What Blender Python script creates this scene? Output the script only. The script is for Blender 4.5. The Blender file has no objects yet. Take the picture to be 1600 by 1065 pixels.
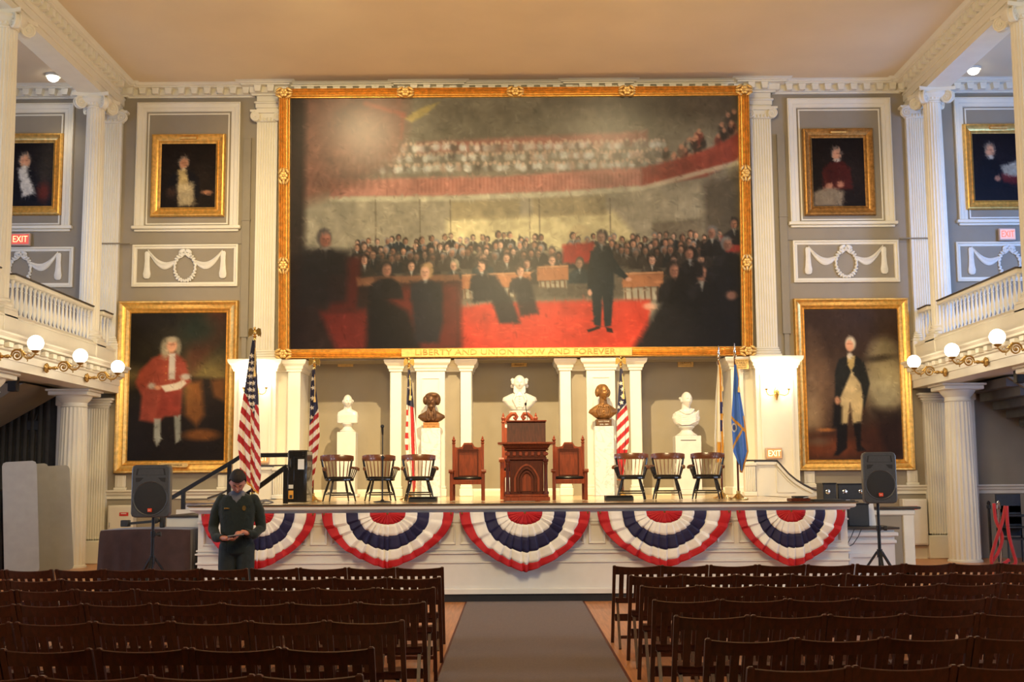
import bpy, math, random
import numpy as np
from mathutils import Vector, Matrix, Euler, noise
PI = math.pi
random.seed(7)
rng = np.random.default_rng(5)
SC = bpy.context.scene
COL = SC.collection

# ------------------------------------------------------------------ camera
FOC, CAMH, TILT, ROLL = 1900.0, 1.62, math.atan(218 / 1900.0), -0.0065
cam_d = bpy.data.cameras.new('camera')
cam_d.sensor_width = 36.0
cam_d.lens = 36.0 * FOC / 1600.0
cam_d.clip_end = 200
cam = bpy.data.objects.new('camera', cam_d)
COL.objects.link(cam)
ct, st = math.cos(TILT), math.sin(TILT)
FWD = Vector((0, ct, st)); UP0 = Vector((0, -st, ct)); RT0 = Vector((1, 0, 0))
RT = RT0 * math.cos(ROLL) + UP0 * math.sin(ROLL)
UP = RT0 * -math.sin(ROLL) + UP0 * math.cos(ROLL)
mw = Matrix((RT, UP, -FWD)).transposed().to_4x4()
mw.translation = (0, 0, CAMH)
cam.matrix_world = mw
SC.camera = cam

# ------------------------------------------------------------------ view, world, lights
SC.view_settings.view_transform = 'Standard'
SC.view_settings.look = 'None'
SC.view_settings.gamma = 1
SC.view_settings.use_curve_mapping = False
SC.view_settings.exposure = 0.0
world = bpy.data.worlds.new('world'); SC.world = world
world.use_nodes = True
world.node_tree.nodes['Background'].inputs[0].default_value = (0.55, 0.68, 1.0, 1)
world.node_tree.nodes['Background'].inputs[1].default_value = 0.15

WARM = (1.0, 0.77, 0.41); WARM2 = (1.0, 0.87, 0.62); COOL = (0.56, 0.73, 1.0); COOL2 = (0.09, 0.33, 1.0)


def light(kind, name, loc, energy, color, aim=None, **kw):
    d = bpy.data.lights.new(name, kind); d.energy = energy; d.color = color
    for k, v in kw.items(): setattr(d, k, v)
    o = bpy.data.objects.new(name, d); COL.objects.link(o); o.location = loc
    if aim is not None:
        o.rotation_euler = (Vector(aim) - Vector(loc)).to_track_quat('-Z', 'Y').to_euler()
    return o


# unseen warm fill lamps added high in the hall, one turned up to the ceiling
light('AREA', 'warm_fill_light', (0.0, 3.5, 8.6), 380, WARM, aim=(0.0, 15.5, 3.0), shape='DISK', size=3.0)
light('AREA', 'warm_fill_light', (0.0, 9.0, 6.2), 640, WARM, aim=(0.0, 16.0, 10.0), shape='DISK', size=2.5)
# picture spots on the ceiling, above the frame of the photograph
light('SPOT', 'picture_spot', (-3.7, 18.6, 9.85), 1800, WARM, aim=(-3.0, 24.8, 6.2), spot_size=1.5, spot_blend=0.9, shadow_soft_size=0.35)
light('SPOT', 'picture_spot', (2.6, 17.2, 9.8), 900, WARM, aim=(2.0, 24.8, 6.0), spot_size=1.5, spot_blend=0.9, shadow_soft_size=0.30)
light('SPOT', 'stage_spot', (0.07, 17.1, 9.75), 7500, WARM, aim=(0.07, 23.6, 1.6), spot_size=1.15, spot_blend=0.75, shadow_soft_size=0.10)
light('SPOT', 'picture_spot', (-5.5, 17.0, 9.7), 900, WARM, aim=(-6.9, 24.9, 4.2), spot_size=1.0, spot_blend=0.9, shadow_soft_size=0.25)
light('SPOT', 'picture_spot', (5.6, 17.0, 9.7), 900, WARM, aim=(7.0, 24.9, 4.2), spot_size=1.0, spot_blend=0.9, shadow_soft_size=0.25)
# daylight through the side windows of the hall and of the galleries
for sx, en in ((-1, 55), (1, 70)):
    for yy in (6.0, 11.0, 16.0):
        light('AREA', 'window_daylight', (sx * 11.35, yy, 2.5), en * 2.1, COOL, aim=(0, yy + 1.0, 1.6), shape='RECTANGLE', size=1.5, size_y=2.2)
        light('AREA', 'window_daylight', (sx * 11.35, yy + 1.5, 6.9), en, COOL, aim=(sx * 7.0, yy + 6.0, 5.6), shape='RECTANGLE', size=1.5, size_y=2.6)
    light('AREA', 'window_daylight', (sx * 11.35, 20.5, 6.6), (70, 300)[sx > 0], COOL2, aim=(sx * 10.0, 25, 5.2), shape='RECTANGLE', size=1.3, size_y=2.4)
    light('AREA', 'window_daylight', (sx * 11.35, 20.5, 2.2), (2, 30)[sx > 0], COOL2, aim=(sx * 10.0, 25, 2.2), shape='RECTANGLE', size=1.2, size_y=1.8)


def ray(u, v):
    return FWD + RT * ((u - 800) / FOC) + UP * ((532.5 - v) / FOC)


def P(u, v, Y):                     # photograph point -> world X, Z at depth Y
    d = ray(u, v); t = Y / d.y
    return d.x * t, CAMH + d.z * t


def PZ(u, v, Z):                    # photograph point -> world X, Y at height Z
    d = ray(u, v); t = (Z - CAMH) / d.z
    return d.x * t, d.y * t


XA = 0.07                            # the hall's axis
CEIL = 9.97
STAGE = 1.31

# ------------------------------------------------------------------ materials
def lin(c):
    c = np.asarray(c, dtype=float)
    return np.where(c <= 0.04045, c / 12.92, ((c + 0.055) / 1.055) ** 2.4)


def s8(r, g, b): return tuple(lin(np.array((r, g, b)) / 255.0))


def mat(name, rgb, rough=0.5, metal=0.0, var=0.08, scale=6.0, bump=0.0, bscale=80.0, spec=None, stretch=None, coat=0.0, detail=4.0, emit=None, estr=0.0, veins=None, attr=None, sheen=0.0, trans=0.0):
    m = bpy.data.materials.new(name); m.use_nodes = True
    nt = m.node_tree; b = nt.nodes['Principled BSDF']
    b.inputs['Roughness'].default_value = rough
    b.inputs['Metallic'].default_value = metal
    if spec is not None: b.inputs['Specular IOR Level'].default_value = spec
    b.inputs['Coat Weight'].default_value = coat
    b.inputs['Sheen Weight'].default_value = sheen
    tc = nt.nodes.new('ShaderNodeTexCoord')
    mp = nt.nodes.new('ShaderNodeMapping'); nt.links.new(tc.outputs['Object'], mp.inputs[0])
    if stretch: mp.inputs['Scale'].default_value = stretch
    nz = nt.nodes.new('ShaderNodeTexNoise'); nz.inputs['Scale'].default_value = scale; nz.inputs['Detail'].default_value = detail
    nt.links.new(mp.outputs[0], nz.inputs['Vector'])
    rp = nt.nodes.new('ShaderNodeValToRGB')
    lo = tuple(max(0, c * (1 - var)) for c in rgb) + (1,); hi = tuple(min(1, c * (1 + var)) for c in rgb) + (1,)
    rp.color_ramp.elements[0].position = 0.3; rp.color_ramp.elements[1].position = 0.7
    rp.color_ramp.elements[0].color = lo; rp.color_ramp.elements[1].color = hi
    nt.links.new(nz.outputs['Fac'], rp.inputs[0])
    out = rp.outputs[0]
    if veins:
        rp.color_ramp.elements[0].position = 0.0; rp.color_ramp.elements[1].position = 1.0
        wv = nt.nodes.new('ShaderNodeTexNoise'); wv.inputs['Scale'].default_value = 2.2; wv.inputs['Detail'].default_value = 8; wv.inputs['Distortion'].default_value = 2.5
        nt.links.new(mp.outputs[0], wv.inputs['Vector'])
        r2 = nt.nodes.new('ShaderNodeValToRGB')
        e = r2.color_ramp.elements; e[0].position = 0.47; e[0].color = (1, 1, 1, 1); e[1].position = 0.53; e[1].color = (1, 1, 1, 1)
        k = e.new(0.5); k.color = (veins, veins, veins, 1)
        nt.links.new(wv.outputs['Fac'], r2.inputs[0])
        mx = nt.nodes.new('ShaderNodeMix'); mx.data_type = 'RGBA'; mx.blend_type = 'MULTIPLY'; mx.inputs[0].default_value = 1
        nt.links.new(out, mx.inputs[6]); nt.links.new(r2.outputs[0], mx.inputs[7]); out = mx.outputs[2]
    if attr:
        at = nt.nodes.new('ShaderNodeAttribute'); at.attribute_name = attr
        mx = nt.nodes.new('ShaderNodeMix'); mx.data_type = 'RGBA'; mx.blend_type = 'MULTIPLY'; mx.inputs[0].default_value = 1
        nt.links.new(at.outputs['Color'], mx.inputs[6]); nt.links.new(out, mx.inputs[7]); out = mx.outputs[2]
    nt.links.new(out, b.inputs['Base Color'])
    if bump:
        bn = nt.nodes.new('ShaderNodeTexNoise'); bn.inputs['Scale'].default_value = bscale; bn.inputs['Detail'].default_value = 3
        nt.links.new(mp.outputs[0], bn.inputs['Vector'])
        bp = nt.nodes.new('ShaderNodeBump'); bp.inputs['Strength'].default_value = bump; bp.inputs['Distance'].default_value = 0.01
        nt.links.new(bn.outputs['Fac'], bp.inputs['Height']); nt.links.new(bp.outputs[0], b.inputs['Normal'])
    if emit is not None:
        b.inputs['Emission Color'].default_value = tuple(emit) + (1,)
        b.inputs['Emission Strength'].default_value = estr
    return m


MT = dict(
    white=mat('white_paint', (0.74, 0.70, 0.59), 0.45, var=0.03, scale=3),
    stagew=mat('stage_white_paint', (0.74, 0.73, 0.72), 0.4, var=0.04, scale=4),
    taupe=mat('taupe_wall_paint', (0.285, 0.245, 0.185), 0.75, var=0.05, scale=2.5, bump=0.05, bscale=60),
    taupe2=mat('taupe_trim_paint', (0.25, 0.215, 0.155), 0.6, var=0.04),
    ceil=mat('ceiling_plaster', (0.70, 0.57, 0.39), 0.85, var=0.04, scale=0.7, bump=0.03, bscale=20),
    gold=mat('gilt_wood', (0.78, 0.47, 0.13), 0.36, metal=0.75, var=0.22, scale=14, bump=0.12, bscale=50),
    gold2=mat('pale_gilt', (0.72, 0.47, 0.16), 0.42, metal=0.5, var=0.15, scale=18, bump=0.15, bscale=90),
    golddk=mat('dark_antique_gilt', (0.42, 0.22, 0.06), 0.38, metal=0.7, var=0.35, scale=16, bump=0.2, bscale=60),
    brass=mat('polished_brass', (0.70, 0.45, 0.14), 0.25, metal=0.9, var=0.1, scale=20),
    brassdk=mat('old_brass_lamp_arm', (0.42, 0.26, 0.08), 0.35, metal=0.8, var=0.2, scale=20),
    globe=mat('lit_opal_globe', (0.9, 0.88, 0.82), 0.3, emit=(1.0, 0.86, 0.62), estr=9.0),
    shade=mat('lit_frosted_shade', (0.9, 0.88, 0.8), 0.3, emit=(1.0, 0.82, 0.52), estr=16.0),
    bulb=mat('lit_downlight_bulb', (0.9, 0.9, 0.9), 0.3, emit=(1.0, 0.9, 0.75), estr=14.0),
    chairw=mat('dark_chair_wood', s8(66, 27, 14), 0.40, var=0.4, scale=5, stretch=(8, 8, 1), bump=0.05, bscale=30, coat=0.05),
    mahog=mat('mahogany', s8(138, 58, 26), 0.4, var=0.28, scale=7, stretch=(6, 6, 1), bump=0.04, bscale=40, coat=0.05),
    mahogdk=mat('dark_mahogany', s8(88, 36, 18), 0.45, var=0.3, scale=7, stretch=(6, 6, 1), bump=0.04, bscale=40, spec=0.3),
    walnutr=mat('brown_chair_crest', s8(112, 64, 36), 0.28, var=0.2, scale=8, coat=0.3),
    blackw=mat('black_lacquer', (0.014, 0.013, 0.013), 0.25, var=0.2, scale=10, coat=0.3),
    leather=mat('black_leather', (0.012, 0.012, 0.013), 0.28, var=0.2, scale=20, bump=0.1, bscale=120),
    floorw=mat('floor_boards', s8(196, 132, 82), 0.38, var=0.22, scale=2.5, stretch=(14, 0.7, 1), bump=0.03, bscale=30, coat=0.15),
    stagefl=mat('varnished_stage_boards', s8(214, 184, 138), 0.22, var=0.1, scale=3, stretch=(1, 10, 1), coat=0.3),
    carpet=mat('taupe_carpet', s8(112, 94, 82), 0.95, var=0.2, scale=90, bump=0.3, bscale=260, sheen=0.1),
    stageedge=mat('dark_stage_nosing', (0.045, 0.035, 0.028), 0.5, var=0.1),
    blackbase=mat('black_plinth_paint', (0.012, 0.013, 0.02), 0.6, var=0.2),
    marble=mat('white_marble', (0.60, 0.58, 0.53), 0.35, var=0.05, scale=5),
    vein=mat('veined_marble', (0.66, 0.65, 0.62), 0.25, var=0.04, scale=3, veins=0.72),
    plaster=mat('white_plaster_relief', (0.72, 0.70, 0.64), 0.6, var=0.04, scale=12),
    bronze=mat('brown_bronze', (0.105, 0.048, 0.02), 0.48, metal=0.45, var=0.35, scale=12, bump=0.2, bscale=40),
    bronze2=mat('golden_bronze', (0.21, 0.10, 0.03), 0.45, metal=0.5, var=0.35, scale=12, bump=0.2, bscale=40),
    copper=mat('copper_plate', (0.55, 0.25, 0.09), 0.35, metal=0.7, var=0.1),
    blackp=mat('black_plastic', (0.022, 0.023, 0.026), 0.5, var=0.15, scale=30, bump=0.15, bscale=300),
    spk=mat('charcoal_speaker_shell', (0.05, 0.054, 0.062), 0.42, var=0.12, scale=40, bump=0.15, bscale=300),
    grille=mat('black_grille', (0.008, 0.008, 0.009), 0.6, var=0.3, scale=200, bump=0.4, bscale=400),
    darkmetal=mat('black_metal', (0.015, 0.016, 0.02), 0.35, metal=0.4, var=0.1),
    chrome=mat('chrome', (0.7, 0.7, 0.7), 0.15, metal=1.0, var=0.05),
    cabw=mat('cream_cabinet_paint', (0.70, 0.66, 0.58), 0.4, var=0.03),
    red=mat('red_label', (0.55, 0.03, 0.03), 0.5, var=0.1),
    redexit=mat('lit_exit_letters', (0.8, 0.5, 0.3), 0.4, emit=(1.0, 0.50, 0.22), estr=1.6),
    redexit2=mat('lit_red_exit_letters', (0.8, 0.1, 0.03), 0.4, emit=(1.0, 0.12, 0.04), estr=1.3),
    exitface2=mat('pink_lit_exit_face', (0.4, 0.25, 0.2), 0.4, emit=(1.0, 0.60, 0.50), estr=0.55),
    exitface3=mat('amber_lit_exit_face', (0.3, 0.2, 0.1), 0.4, emit=(1.0, 0.42, 0.12), estr=0.5),
    exitface=mat('lit_exit_face', (0.4, 0.08, 0.04), 0.4, emit=(1.0, 0.10, 0.04), estr=0.55),
    exitglow=mat('lit_warm_exit_letters', (0.9, 0.6, 0.2), 0.4, emit=(1.0, 0.80, 0.40), estr=2.2),
    exitbox=mat('exit_sign_housing', (0.5, 0.36, 0.30), 0.4, var=0.03),
    badge=mat('orange_red_badge', (0.75, 0.07, 0.02), 0.4, var=0.05),
    paper=mat('white_paper', (0.75, 0.75, 0.76), 0.7, var=0.04),
    silver=mat('pale_lettering', (0.7, 0.68, 0.6), 0.4, var=0.05),
    inkdk=mat('dark_engraved_lettering', (0.10, 0.05, 0.015), 0.6, var=0.1),
    cloth=mat('brown_table_cloth', s8(62, 42, 40), 0.95, var=0.2, scale=8, bump=0.15, bscale=120, sheen=0.3),
    red_f=mat('red_bunting', (0.46, 0.006, 0.012), 0.7, var=0.1, scale=12, bump=0.1, bscale=200),
    blue_f=mat('navy_bunting', (0.012, 0.010, 0.058), 0.7, var=0.15, scale=12, bump=0.1, bscale=200),
    white_f=mat('white_bunting', (0.86, 0.83, 0.79), 0.7, var=0.04, scale=12, bump=0.1, bscale=200),
    flag=mat('flag_cloth', (1, 1, 1), 0.65, var=0.06, scale=8, bump=0.05, bscale=150, attr='paint', sheen=0.2),
    canvas=mat('oil_on_canvas', (0.96, 0.96, 0.96), 0.31, var=0.03, scale=9, bump=0.05, bscale=45, attr='paint', spec=0.28),
    canvas2=mat('old_varnished_canvas', (0.96, 0.96, 0.96), 0.42, var=0.03, scale=9, bump=0.05, bscale=45, attr='paint', spec=0.10),
    polydk=mat('beige_grey_table_plastic', (0.25, 0.24, 0.22), 0.5, var=0.05, bump=0.1, bscale=200),
    poly=mat('grey_folding_table_plastic', (0.33, 0.335, 0.36), 0.5, var=0.05, bump=0.1, bscale=200),
    grey=mat('grey_edge_plastic', (0.18, 0.18, 0.19), 0.5, var=0.05),
    rope=mat('red_velvet_rope', (0.50, 0.012, 0.02), 0.7, var=0.15, sheen=0.6),
    skin=mat('skin', s8(196, 128, 104), 0.5, var=0.06, scale=25),
    hair=mat('dark_hair', (0.014, 0.008, 0.006), 0.8, var=0.4, scale=60, bump=0.4, bscale=160),
    green=mat('dark_green_wool', (0.008, 0.014, 0.012), 0.9, var=0.2, scale=30, bump=0.2, bscale=260, sheen=0.15),
    trous=mat('dark_grey_green_cloth', (0.018, 0.024, 0.024), 0.85, var=0.2, scale=20, bump=0.1, bscale=200),
    shirt=mat('grey_shirt', (0.16, 0.16, 0.19), 0.8, var=0.06),
    stairshade=mat('shaded_stair_colour', (0.13, 0.125, 0.12), 0.8, var=0.1),
    glass=mat('window_pane', (0.8, 0.85, 0.9), 0.1, emit=(0.75, 0.86, 1.0), estr=1.6),
    yellow=mat('orange_sticker', (0.75, 0.36, 0.05), 0.5, var=0.05),
)

# ------------------------------------------------------------------ mesh helpers
WL = {}


class M:
    def __init__(s): s.v = []; s.f = []; s.m = []

    def add(s, vs, fs, mi=0):
        b = len(s.v); s.v.extend([tuple(p) for p in vs])
        for f in fs: s.f.append(tuple(b + i for i in f)); s.m.append(mi)
        return s

    def box(s, x0, x1, y0, y1, z0, z1, mi=0):
        if x0 > x1: x0, x1 = x1, x0
        if y0 > y1: y0, y1 = y1, y0
        if z0 > z1: z0, z1 = z1, z0
        v = [(x, y, z) for z in (z0, z1) for y in (y0, y1) for x in (x0, x1)]
        return s.add(v, [(0, 2, 3, 1), (4, 5, 7, 6), (0, 1, 5, 4), (2, 6, 7, 3), (0, 4, 6, 2), (1, 3, 7, 5)], mi)

    def cbox(s, x0, x1, y0, y1, z0, z1, c=0.005, mi=0):
        if x0 > x1: x0, x1 = x1, x0
        if y0 > y1: y0, y1 = y1, y0
        if z0 > z1: z0, z1 = z1, z0
        c = min(c, (x1 - x0) * .45, (y1 - y0) * .45, (z1 - z0) * .45)
        X, Y, Z = (x0, x1), (y0, y1), (z0, z1)
        v = []; idx = {}
        for i in (0, 1):
            for j in (0, 1):
                for k in (0, 1):
                    sx, sy, sz = (1 if i == 0 else -1), (1 if j == 0 else -1), (1 if k == 0 else -1)
                    for a in range(3):
                        p = [X[i] + sx * c, Y[j] + sy * c, Z[k] + sz * c]
                        p[a] = (X[i], Y[j], Z[k])[a]
                        idx[(i, j, k, a)] = len(v); v.append(tuple(p))
        f = []
        g = lambda i, j, k, a: idx[(i, j, k, a)]
        f += [(g(0, 0, 0, 0), g(0, 0, 1, 0), g(0, 1, 1, 0), g(0, 1, 0, 0)), (g(1, 0, 0, 0), g(1, 1, 0, 0), g(1, 1, 1, 0), g(1, 0, 1, 0))]
        f += [(g(0, 0, 0, 1), g(1, 0, 0, 1), g(1, 0, 1, 1), g(0, 0, 1, 1)), (g(0, 1, 0, 1), g(0, 1, 1, 1), g(1, 1, 1, 1), g(1, 1, 0, 1))]
        f += [(g(0, 0, 0, 2), g(0, 1, 0, 2), g(1, 1, 0, 2), g(1, 0, 0, 2)), (g(0, 0, 1, 2), g(1, 0, 1, 2), g(1, 1, 1, 2), g(0, 1, 1, 2))]
        for j in (0, 1):
            for k in (0, 1): f.append((g(0, j, k, 1), g(1, j, k, 1), g(1, j, k, 2), g(0, j, k, 2)))
        for i in (0, 1):
            for k in (0, 1): f.append((g(i, 0, k, 0), g(i, 1, k, 0), g(i, 1, k, 2), g(i, 0, k, 2)))
        for i in (0, 1):
            for j in (0, 1): f.append((g(i, j, 0, 0), g(i, j, 1, 0), g(i, j, 1, 1), g(i, j, 0, 1)))
        for i in (0, 1):
            for j in (0, 1):
                for k in (0, 1): f.append((g(i, j, k, 0), g(i, j, k, 1), g(i, j, k, 2)))
        return s.add(v, f, mi)

    def bar(s, a, b, w, d, mi=0, up=(0, 0, 1), c=0.0):
        a = Vector(a); b = Vector(b); t = (b - a).normalized(); u = Vector(up)
        if abs(t.dot(u)) > .95: u = Vector((0, 1, 0))
        r = t.cross(u).normalized(); u = r.cross(t).normalized()
        vs = []
        for p in (a, b):
            for sx, sy in ((-1, -1), (1, -1), (1, 1), (-1, 1)): vs.append(p + r * (sx * w / 2) + u * (sy * d / 2))
        return s.add(vs, [(0, 1, 2, 3), (7, 6, 5, 4), (0, 4, 5, 1), (1, 5, 6, 2), (2, 6, 7, 3), (3, 7, 4, 0)], mi)

    def grid(s, pts, nu, nv, mi=0, wrap=False):
        b = len(s.v); s.v.extend([tuple(p) for p in pts])
        for j in range(nv - 1):
            for i in range(nu if wrap else nu - 1):
                i2 = (i + 1) % nu
                s.f.append((b + j * nu + i, b + j * nu + i2, b + (j + 1) * nu + i2, b + (j + 1) * nu + i)); s.m.append(mi)
        return s

    def lathe(s, prof, n=24, c=(0, 0), flutes=0, depth=0.0, mi=0, cap=True, axis='z', ph=0.0):
        if flutes: n = flutes * 5
        pts = []
        for r, z in prof:
            for i in range(n):
                a = 2 * PI * i / n + ph; rr = r
                if flutes and depth:
                    q = (i % 5); rr = r * (1 - depth * (0, 0, .75, 1, .75)[q])
                x, y = rr * math.cos(a), rr * math.sin(a)
                pts.append((c[0] + x, c[1] + y, z) if axis == 'z' else ((c[0] + x, z, c[1] + y) if axis == 'y' else (z, c[0] + x, c[1] + y)))
        b = len(s.v); s.grid(pts, n, len(prof), mi, True)
        if cap:
            s.f.append(tuple(b + i for i in reversed(range(n)))); s.m.append(mi)
            e = b + (len(prof) - 1) * n; s.f.append(tuple(e + i for i in range(n))); s.m.append(mi)
        return s

    def ball(s, c, r, n=16, m=10, mi=0, rot=None):
        rx, ry, rz = (r, r, r) if not hasattr(r, '__len__') else r
        pts = []
        for j in range(m + 1):
            th = PI * j / m
            for i in range(n):
                a = 2 * PI * i / n
                p = Vector((rx * math.sin(th) * math.cos(a), ry * math.sin(th) * math.sin(a), -rz * math.cos(th)))
                if rot is not None: p = rot @ p
                pts.append((c[0] + p.x, c[1] + p.y, c[2] + p.z))
        return s.grid(pts, n, m + 1, mi, True)

    def tube(s, pts, r, n=8, mi=0, closed=False, cap=True):
        P_ = [Vector(p) for p in pts]; k = len(P_)
        R = r if hasattr(r, '__len__') else [r] * k
        rings = []; up = None
        for i in range(k):
            a = P_[(i - 1) % k] if closed or i else P_[0]; b2 = P_[(i + 1) % k] if closed or i < k - 1 else P_[-1]
            t = (b2 - a)
            t = t.normalized() if t.length > 1e-9 else Vector((0, 0, 1))
            if up is None:
                up = Vector((0, 0, 1)) if abs(t.z) < .9 else Vector((0, 1, 0))
            x = t.cross(up)
            if x.length < 1e-6: x = t.cross(Vector((1, 0, 0)))
            x.normalize(); up = x.cross(t).normalized()
            for q in range(n):
                an = 2 * PI * q / n
                rings.append(P_[i] + (x * math.cos(an) + up * math.sin(an)) * R[i])
        b = len(s.v); s.grid(rings, n, k, mi, True)
        if closed:
            for q in range(n):
                q2 = (q + 1) % n; e = b + (k - 1) * n
                s.f.append((e + q, e + q2, b + q2, b + q)); s.m.append(mi)
        elif cap:
            s.f.append(tuple(b + i for i in reversed(range(n)))); s.m.append(mi)
            e = b + (k - 1) * n; s.f.append(tuple(e + i for i in range(n))); s.m.append(mi)
        return s

    def prism(s, poly, a0, a1, axis='y', mi=0):       # polygon in the plane across axis, extruded a0..a1
        n = len(poly)
        f = {'y': lambda p, a: (p[0], a, p[1]), 'x': lambda p, a: (a, p[0], p[1]), 'z': lambda p, a: (p[0], p[1], a)}[axis]
        vs = [f(p, a0) for p in poly] + [f(p, a1) for p in poly]
        fs = [tuple(range(n)), tuple(reversed(range(n, 2 * n)))] + [(i, n + i, n + (i + 1) % n, (i + 1) % n) for i in range(n)]
        return s.add(vs, fs, mi)

    def loft(s, rings, mi=0, cap=True):
        n = len(rings[0]); b = len(s.v)
        s.grid([p for r in rings for p in r], n, len(rings), mi, True)
        if cap:
            s.f.append(tuple(b + i for i in reversed(range(n)))); s.m.append(mi)
            e = b + (len(rings) - 1) * n; s.f.append(tuple(e + i for i in range(n))); s.m.append(mi)
        return s

    def ext(s, prof, path, mi=0):
        """profile (out, z) carried along an XY path with mitred corners; out is to the right of the path's direction"""
        k = len(path); nr = []
        for i in range(k):
            d0 = Vector(path[i]) - Vector(path[i - 1]) if i else None
            d1 = Vector(path[i + 1]) - Vector(path[i]) if i < k - 1 else None
            f = lambda d: Vector((d[1], -d[0])).normalized()
            if d0 is None: o = f(d1)
            elif d1 is None: o = f(d0)
            else:
                a, b2 = f(d0), f(d1); o = (a + b2).normalized(); o = o / max(.3, o.dot(a))
            nr.append(o)
        pts = []
        for i in range(k):
            for (d, z) in prof: pts.append((path[i][0] + nr[i][0] * d, path[i][1] + nr[i][1] * d, z))
        b = len(s.v); n = len(prof)
        s.grid(pts, n, k, mi, True)
        s.f.append(tuple(b + i for i in range(n))); s.m.append(mi)
        e = b + (k - 1) * n; s.f.append(tuple(e + i for i in reversed(range(n)))); s.m.append(mi)
        return s

    def move(s, loc=(0, 0, 0), rot=None, sc=None, start=0):
        for i in range(start, len(s.v)):
            p = Vector(s.v[i])
            if sc is not None: p = Vector((p.x * sc[0], p.y * sc[1], p.z * sc[2]))
            if rot is not None: p = rot @ p
            s.v[i] = tuple(p + Vector(loc))
        return s

    def mesh(s, name, mats, smooth=True, off=(0, 0, 0)):
        me = bpy.data.meshes.new(name)
        o = Vector(off)
        me.from_pydata([(x - o.x, y - o.y, z - o.z) for x, y, z in s.v], [], s.f)
        if not isinstance(mats, (list, tuple)): mats = [mats]
        for m_ in mats: me.materials.append(m_)
        if len(mats) > 1: me.polygons.foreach_set('material_index', s.m)
        fix_normals(me)
        if smooth:
            me.polygons.foreach_set('use_smooth', [True] * len(me.polygons))
            try: me.set_sharp_from_angle(angle=math.radians(38))
            except Exception: pass
        me.update()
        return me

    def build(s, name, mats, parent=None, smooth=True, local=False):
        off = (0, 0, 0) if (local or parent is None) else WL.get(parent.name, Vector((0, 0, 0)))
        o = bpy.data.objects.new(name, s.mesh(name, mats, smooth, off))
        COL.objects.link(o)
        if parent is not None:
            o.parent = parent; WL[o.name] = WL.get(parent.name, Vector((0, 0, 0)))
        else: WL[o.name] = Vector((0, 0, 0))
        return o


import bmesh


def fix_normals(me):
    bm = bmesh.new(); bm.from_mesh(me)
    bmesh.ops.recalc_face_normals(bm, faces=bm.faces)
    bm.to_mesh(me); bm.free()


def tag(o, label=None, cat=None, group=None, kind=None):
    if label: o['label'] = label
    if cat: o['category'] = cat
    if group: o['group'] = group
    if kind: o['kind'] = kind
    return o


def thing(name, label, cat, loc=(0, 0, 0), rz=0.0, group=None):
    o = bpy.data.objects.new(name, None); COL.objects.link(o)
    o.empty_display_size = 0.1
    o.location = loc; o.rotation_euler = (0, 0, rz)
    WL[o.name] = Vector(loc)
    return tag(o, label, cat, group)


def struct(name, m, mats, parent=None, smooth=True):
    o = m.build(name, mats, parent, smooth)
    if parent is None: o['kind'] = 'structure'
    return o


def meshobj(name, me, parent=None):
    o = bpy.data.objects.new(name, me); COL.objects.link(o)
    if parent is not None:
        o.parent = parent; WL[o.name] = WL.get(parent.name, Vector((0, 0, 0)))
    return o


def kids(o): return list(o.children)


def dup(root, loc, rz=0.0, label=None, group=None):
    r = root.copy(); COL.objects.link(r); r.location = loc; r.rotation_euler = (0, 0, rz)
    WL[r.name] = Vector(loc)
    if label: r['label'] = label
    if group: r['group'] = group
    for ch in kids(root):
        c = ch.copy(); COL.objects.link(c); c.parent = r
        for g in kids(ch):
            d = g.copy(); COL.objects.link(d); d.parent = c
    return r


def text_mesh(body, size, ext=0.002, align='CENTER', sx=1.0):
    cu = bpy.data.curves.new('lettering', 'FONT'); cu.body = body; cu.size = size; cu.extrude = ext
    cu.align_x = align; cu.align_y = 'CENTER'; cu.resolution_u = 2
    o = bpy.data.objects.new('lettering', cu); COL.objects.link(o)
    dg = bpy.context.evaluated_depsgraph_get()
    me = bpy.data.meshes.new_from_object(o.evaluated_get(dg))
    bpy.data.objects.remove(o); bpy.data.curves.remove(cu)
    # stand it up, facing the audience (-Y)
    me.transform(Matrix.Rotation(PI / 2, 4, 'X') @ Matrix.Diagonal((sx, 1, 1, 1)))
    return me


def lettering(name, body, size, loc, m, parent, ext=0.003, sx=1.0, local=False, rot=None):
    me = text_mesh(body, size, ext, sx=sx)
    me.materials.clear(); me.materials.append(m)
    off = Vector((0, 0, 0)) if local or parent is None else WL[parent.name]
    mm = Matrix.Translation(Vector(loc) - off)
    if rot is not None: mm = mm @ rot.to_4x4()
    me.transform(mm)
    return meshobj(name, me, parent)


def fuse(m, voxel=0.01, smooth=6, fac=0.5):
    """one continuous skin round the pieces in m"""
    me = m.mesh('fuse_tmp', MT['white'], smooth=False)
    o = bpy.data.objects.new('fuse_tmp', me); COL.objects.link(o)
    r = o.modifiers.new('r', 'REMESH'); r.mode = 'VOXEL'; r.voxel_size = voxel
    s = o.modifiers.new('s', 'SMOOTH'); s.iterations = smooth; s.factor = fac
    dg = bpy.context.evaluated_depsgraph_get()
    out = bpy.data.meshes.new_from_object(o.evaluated_get(dg))
    bpy.data.objects.remove(o); bpy.data.meshes.remove(me)
    out.materials.clear()
    out.polygons.foreach_set('use_smooth', [True] * len(out.polygons))
    return out


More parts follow.
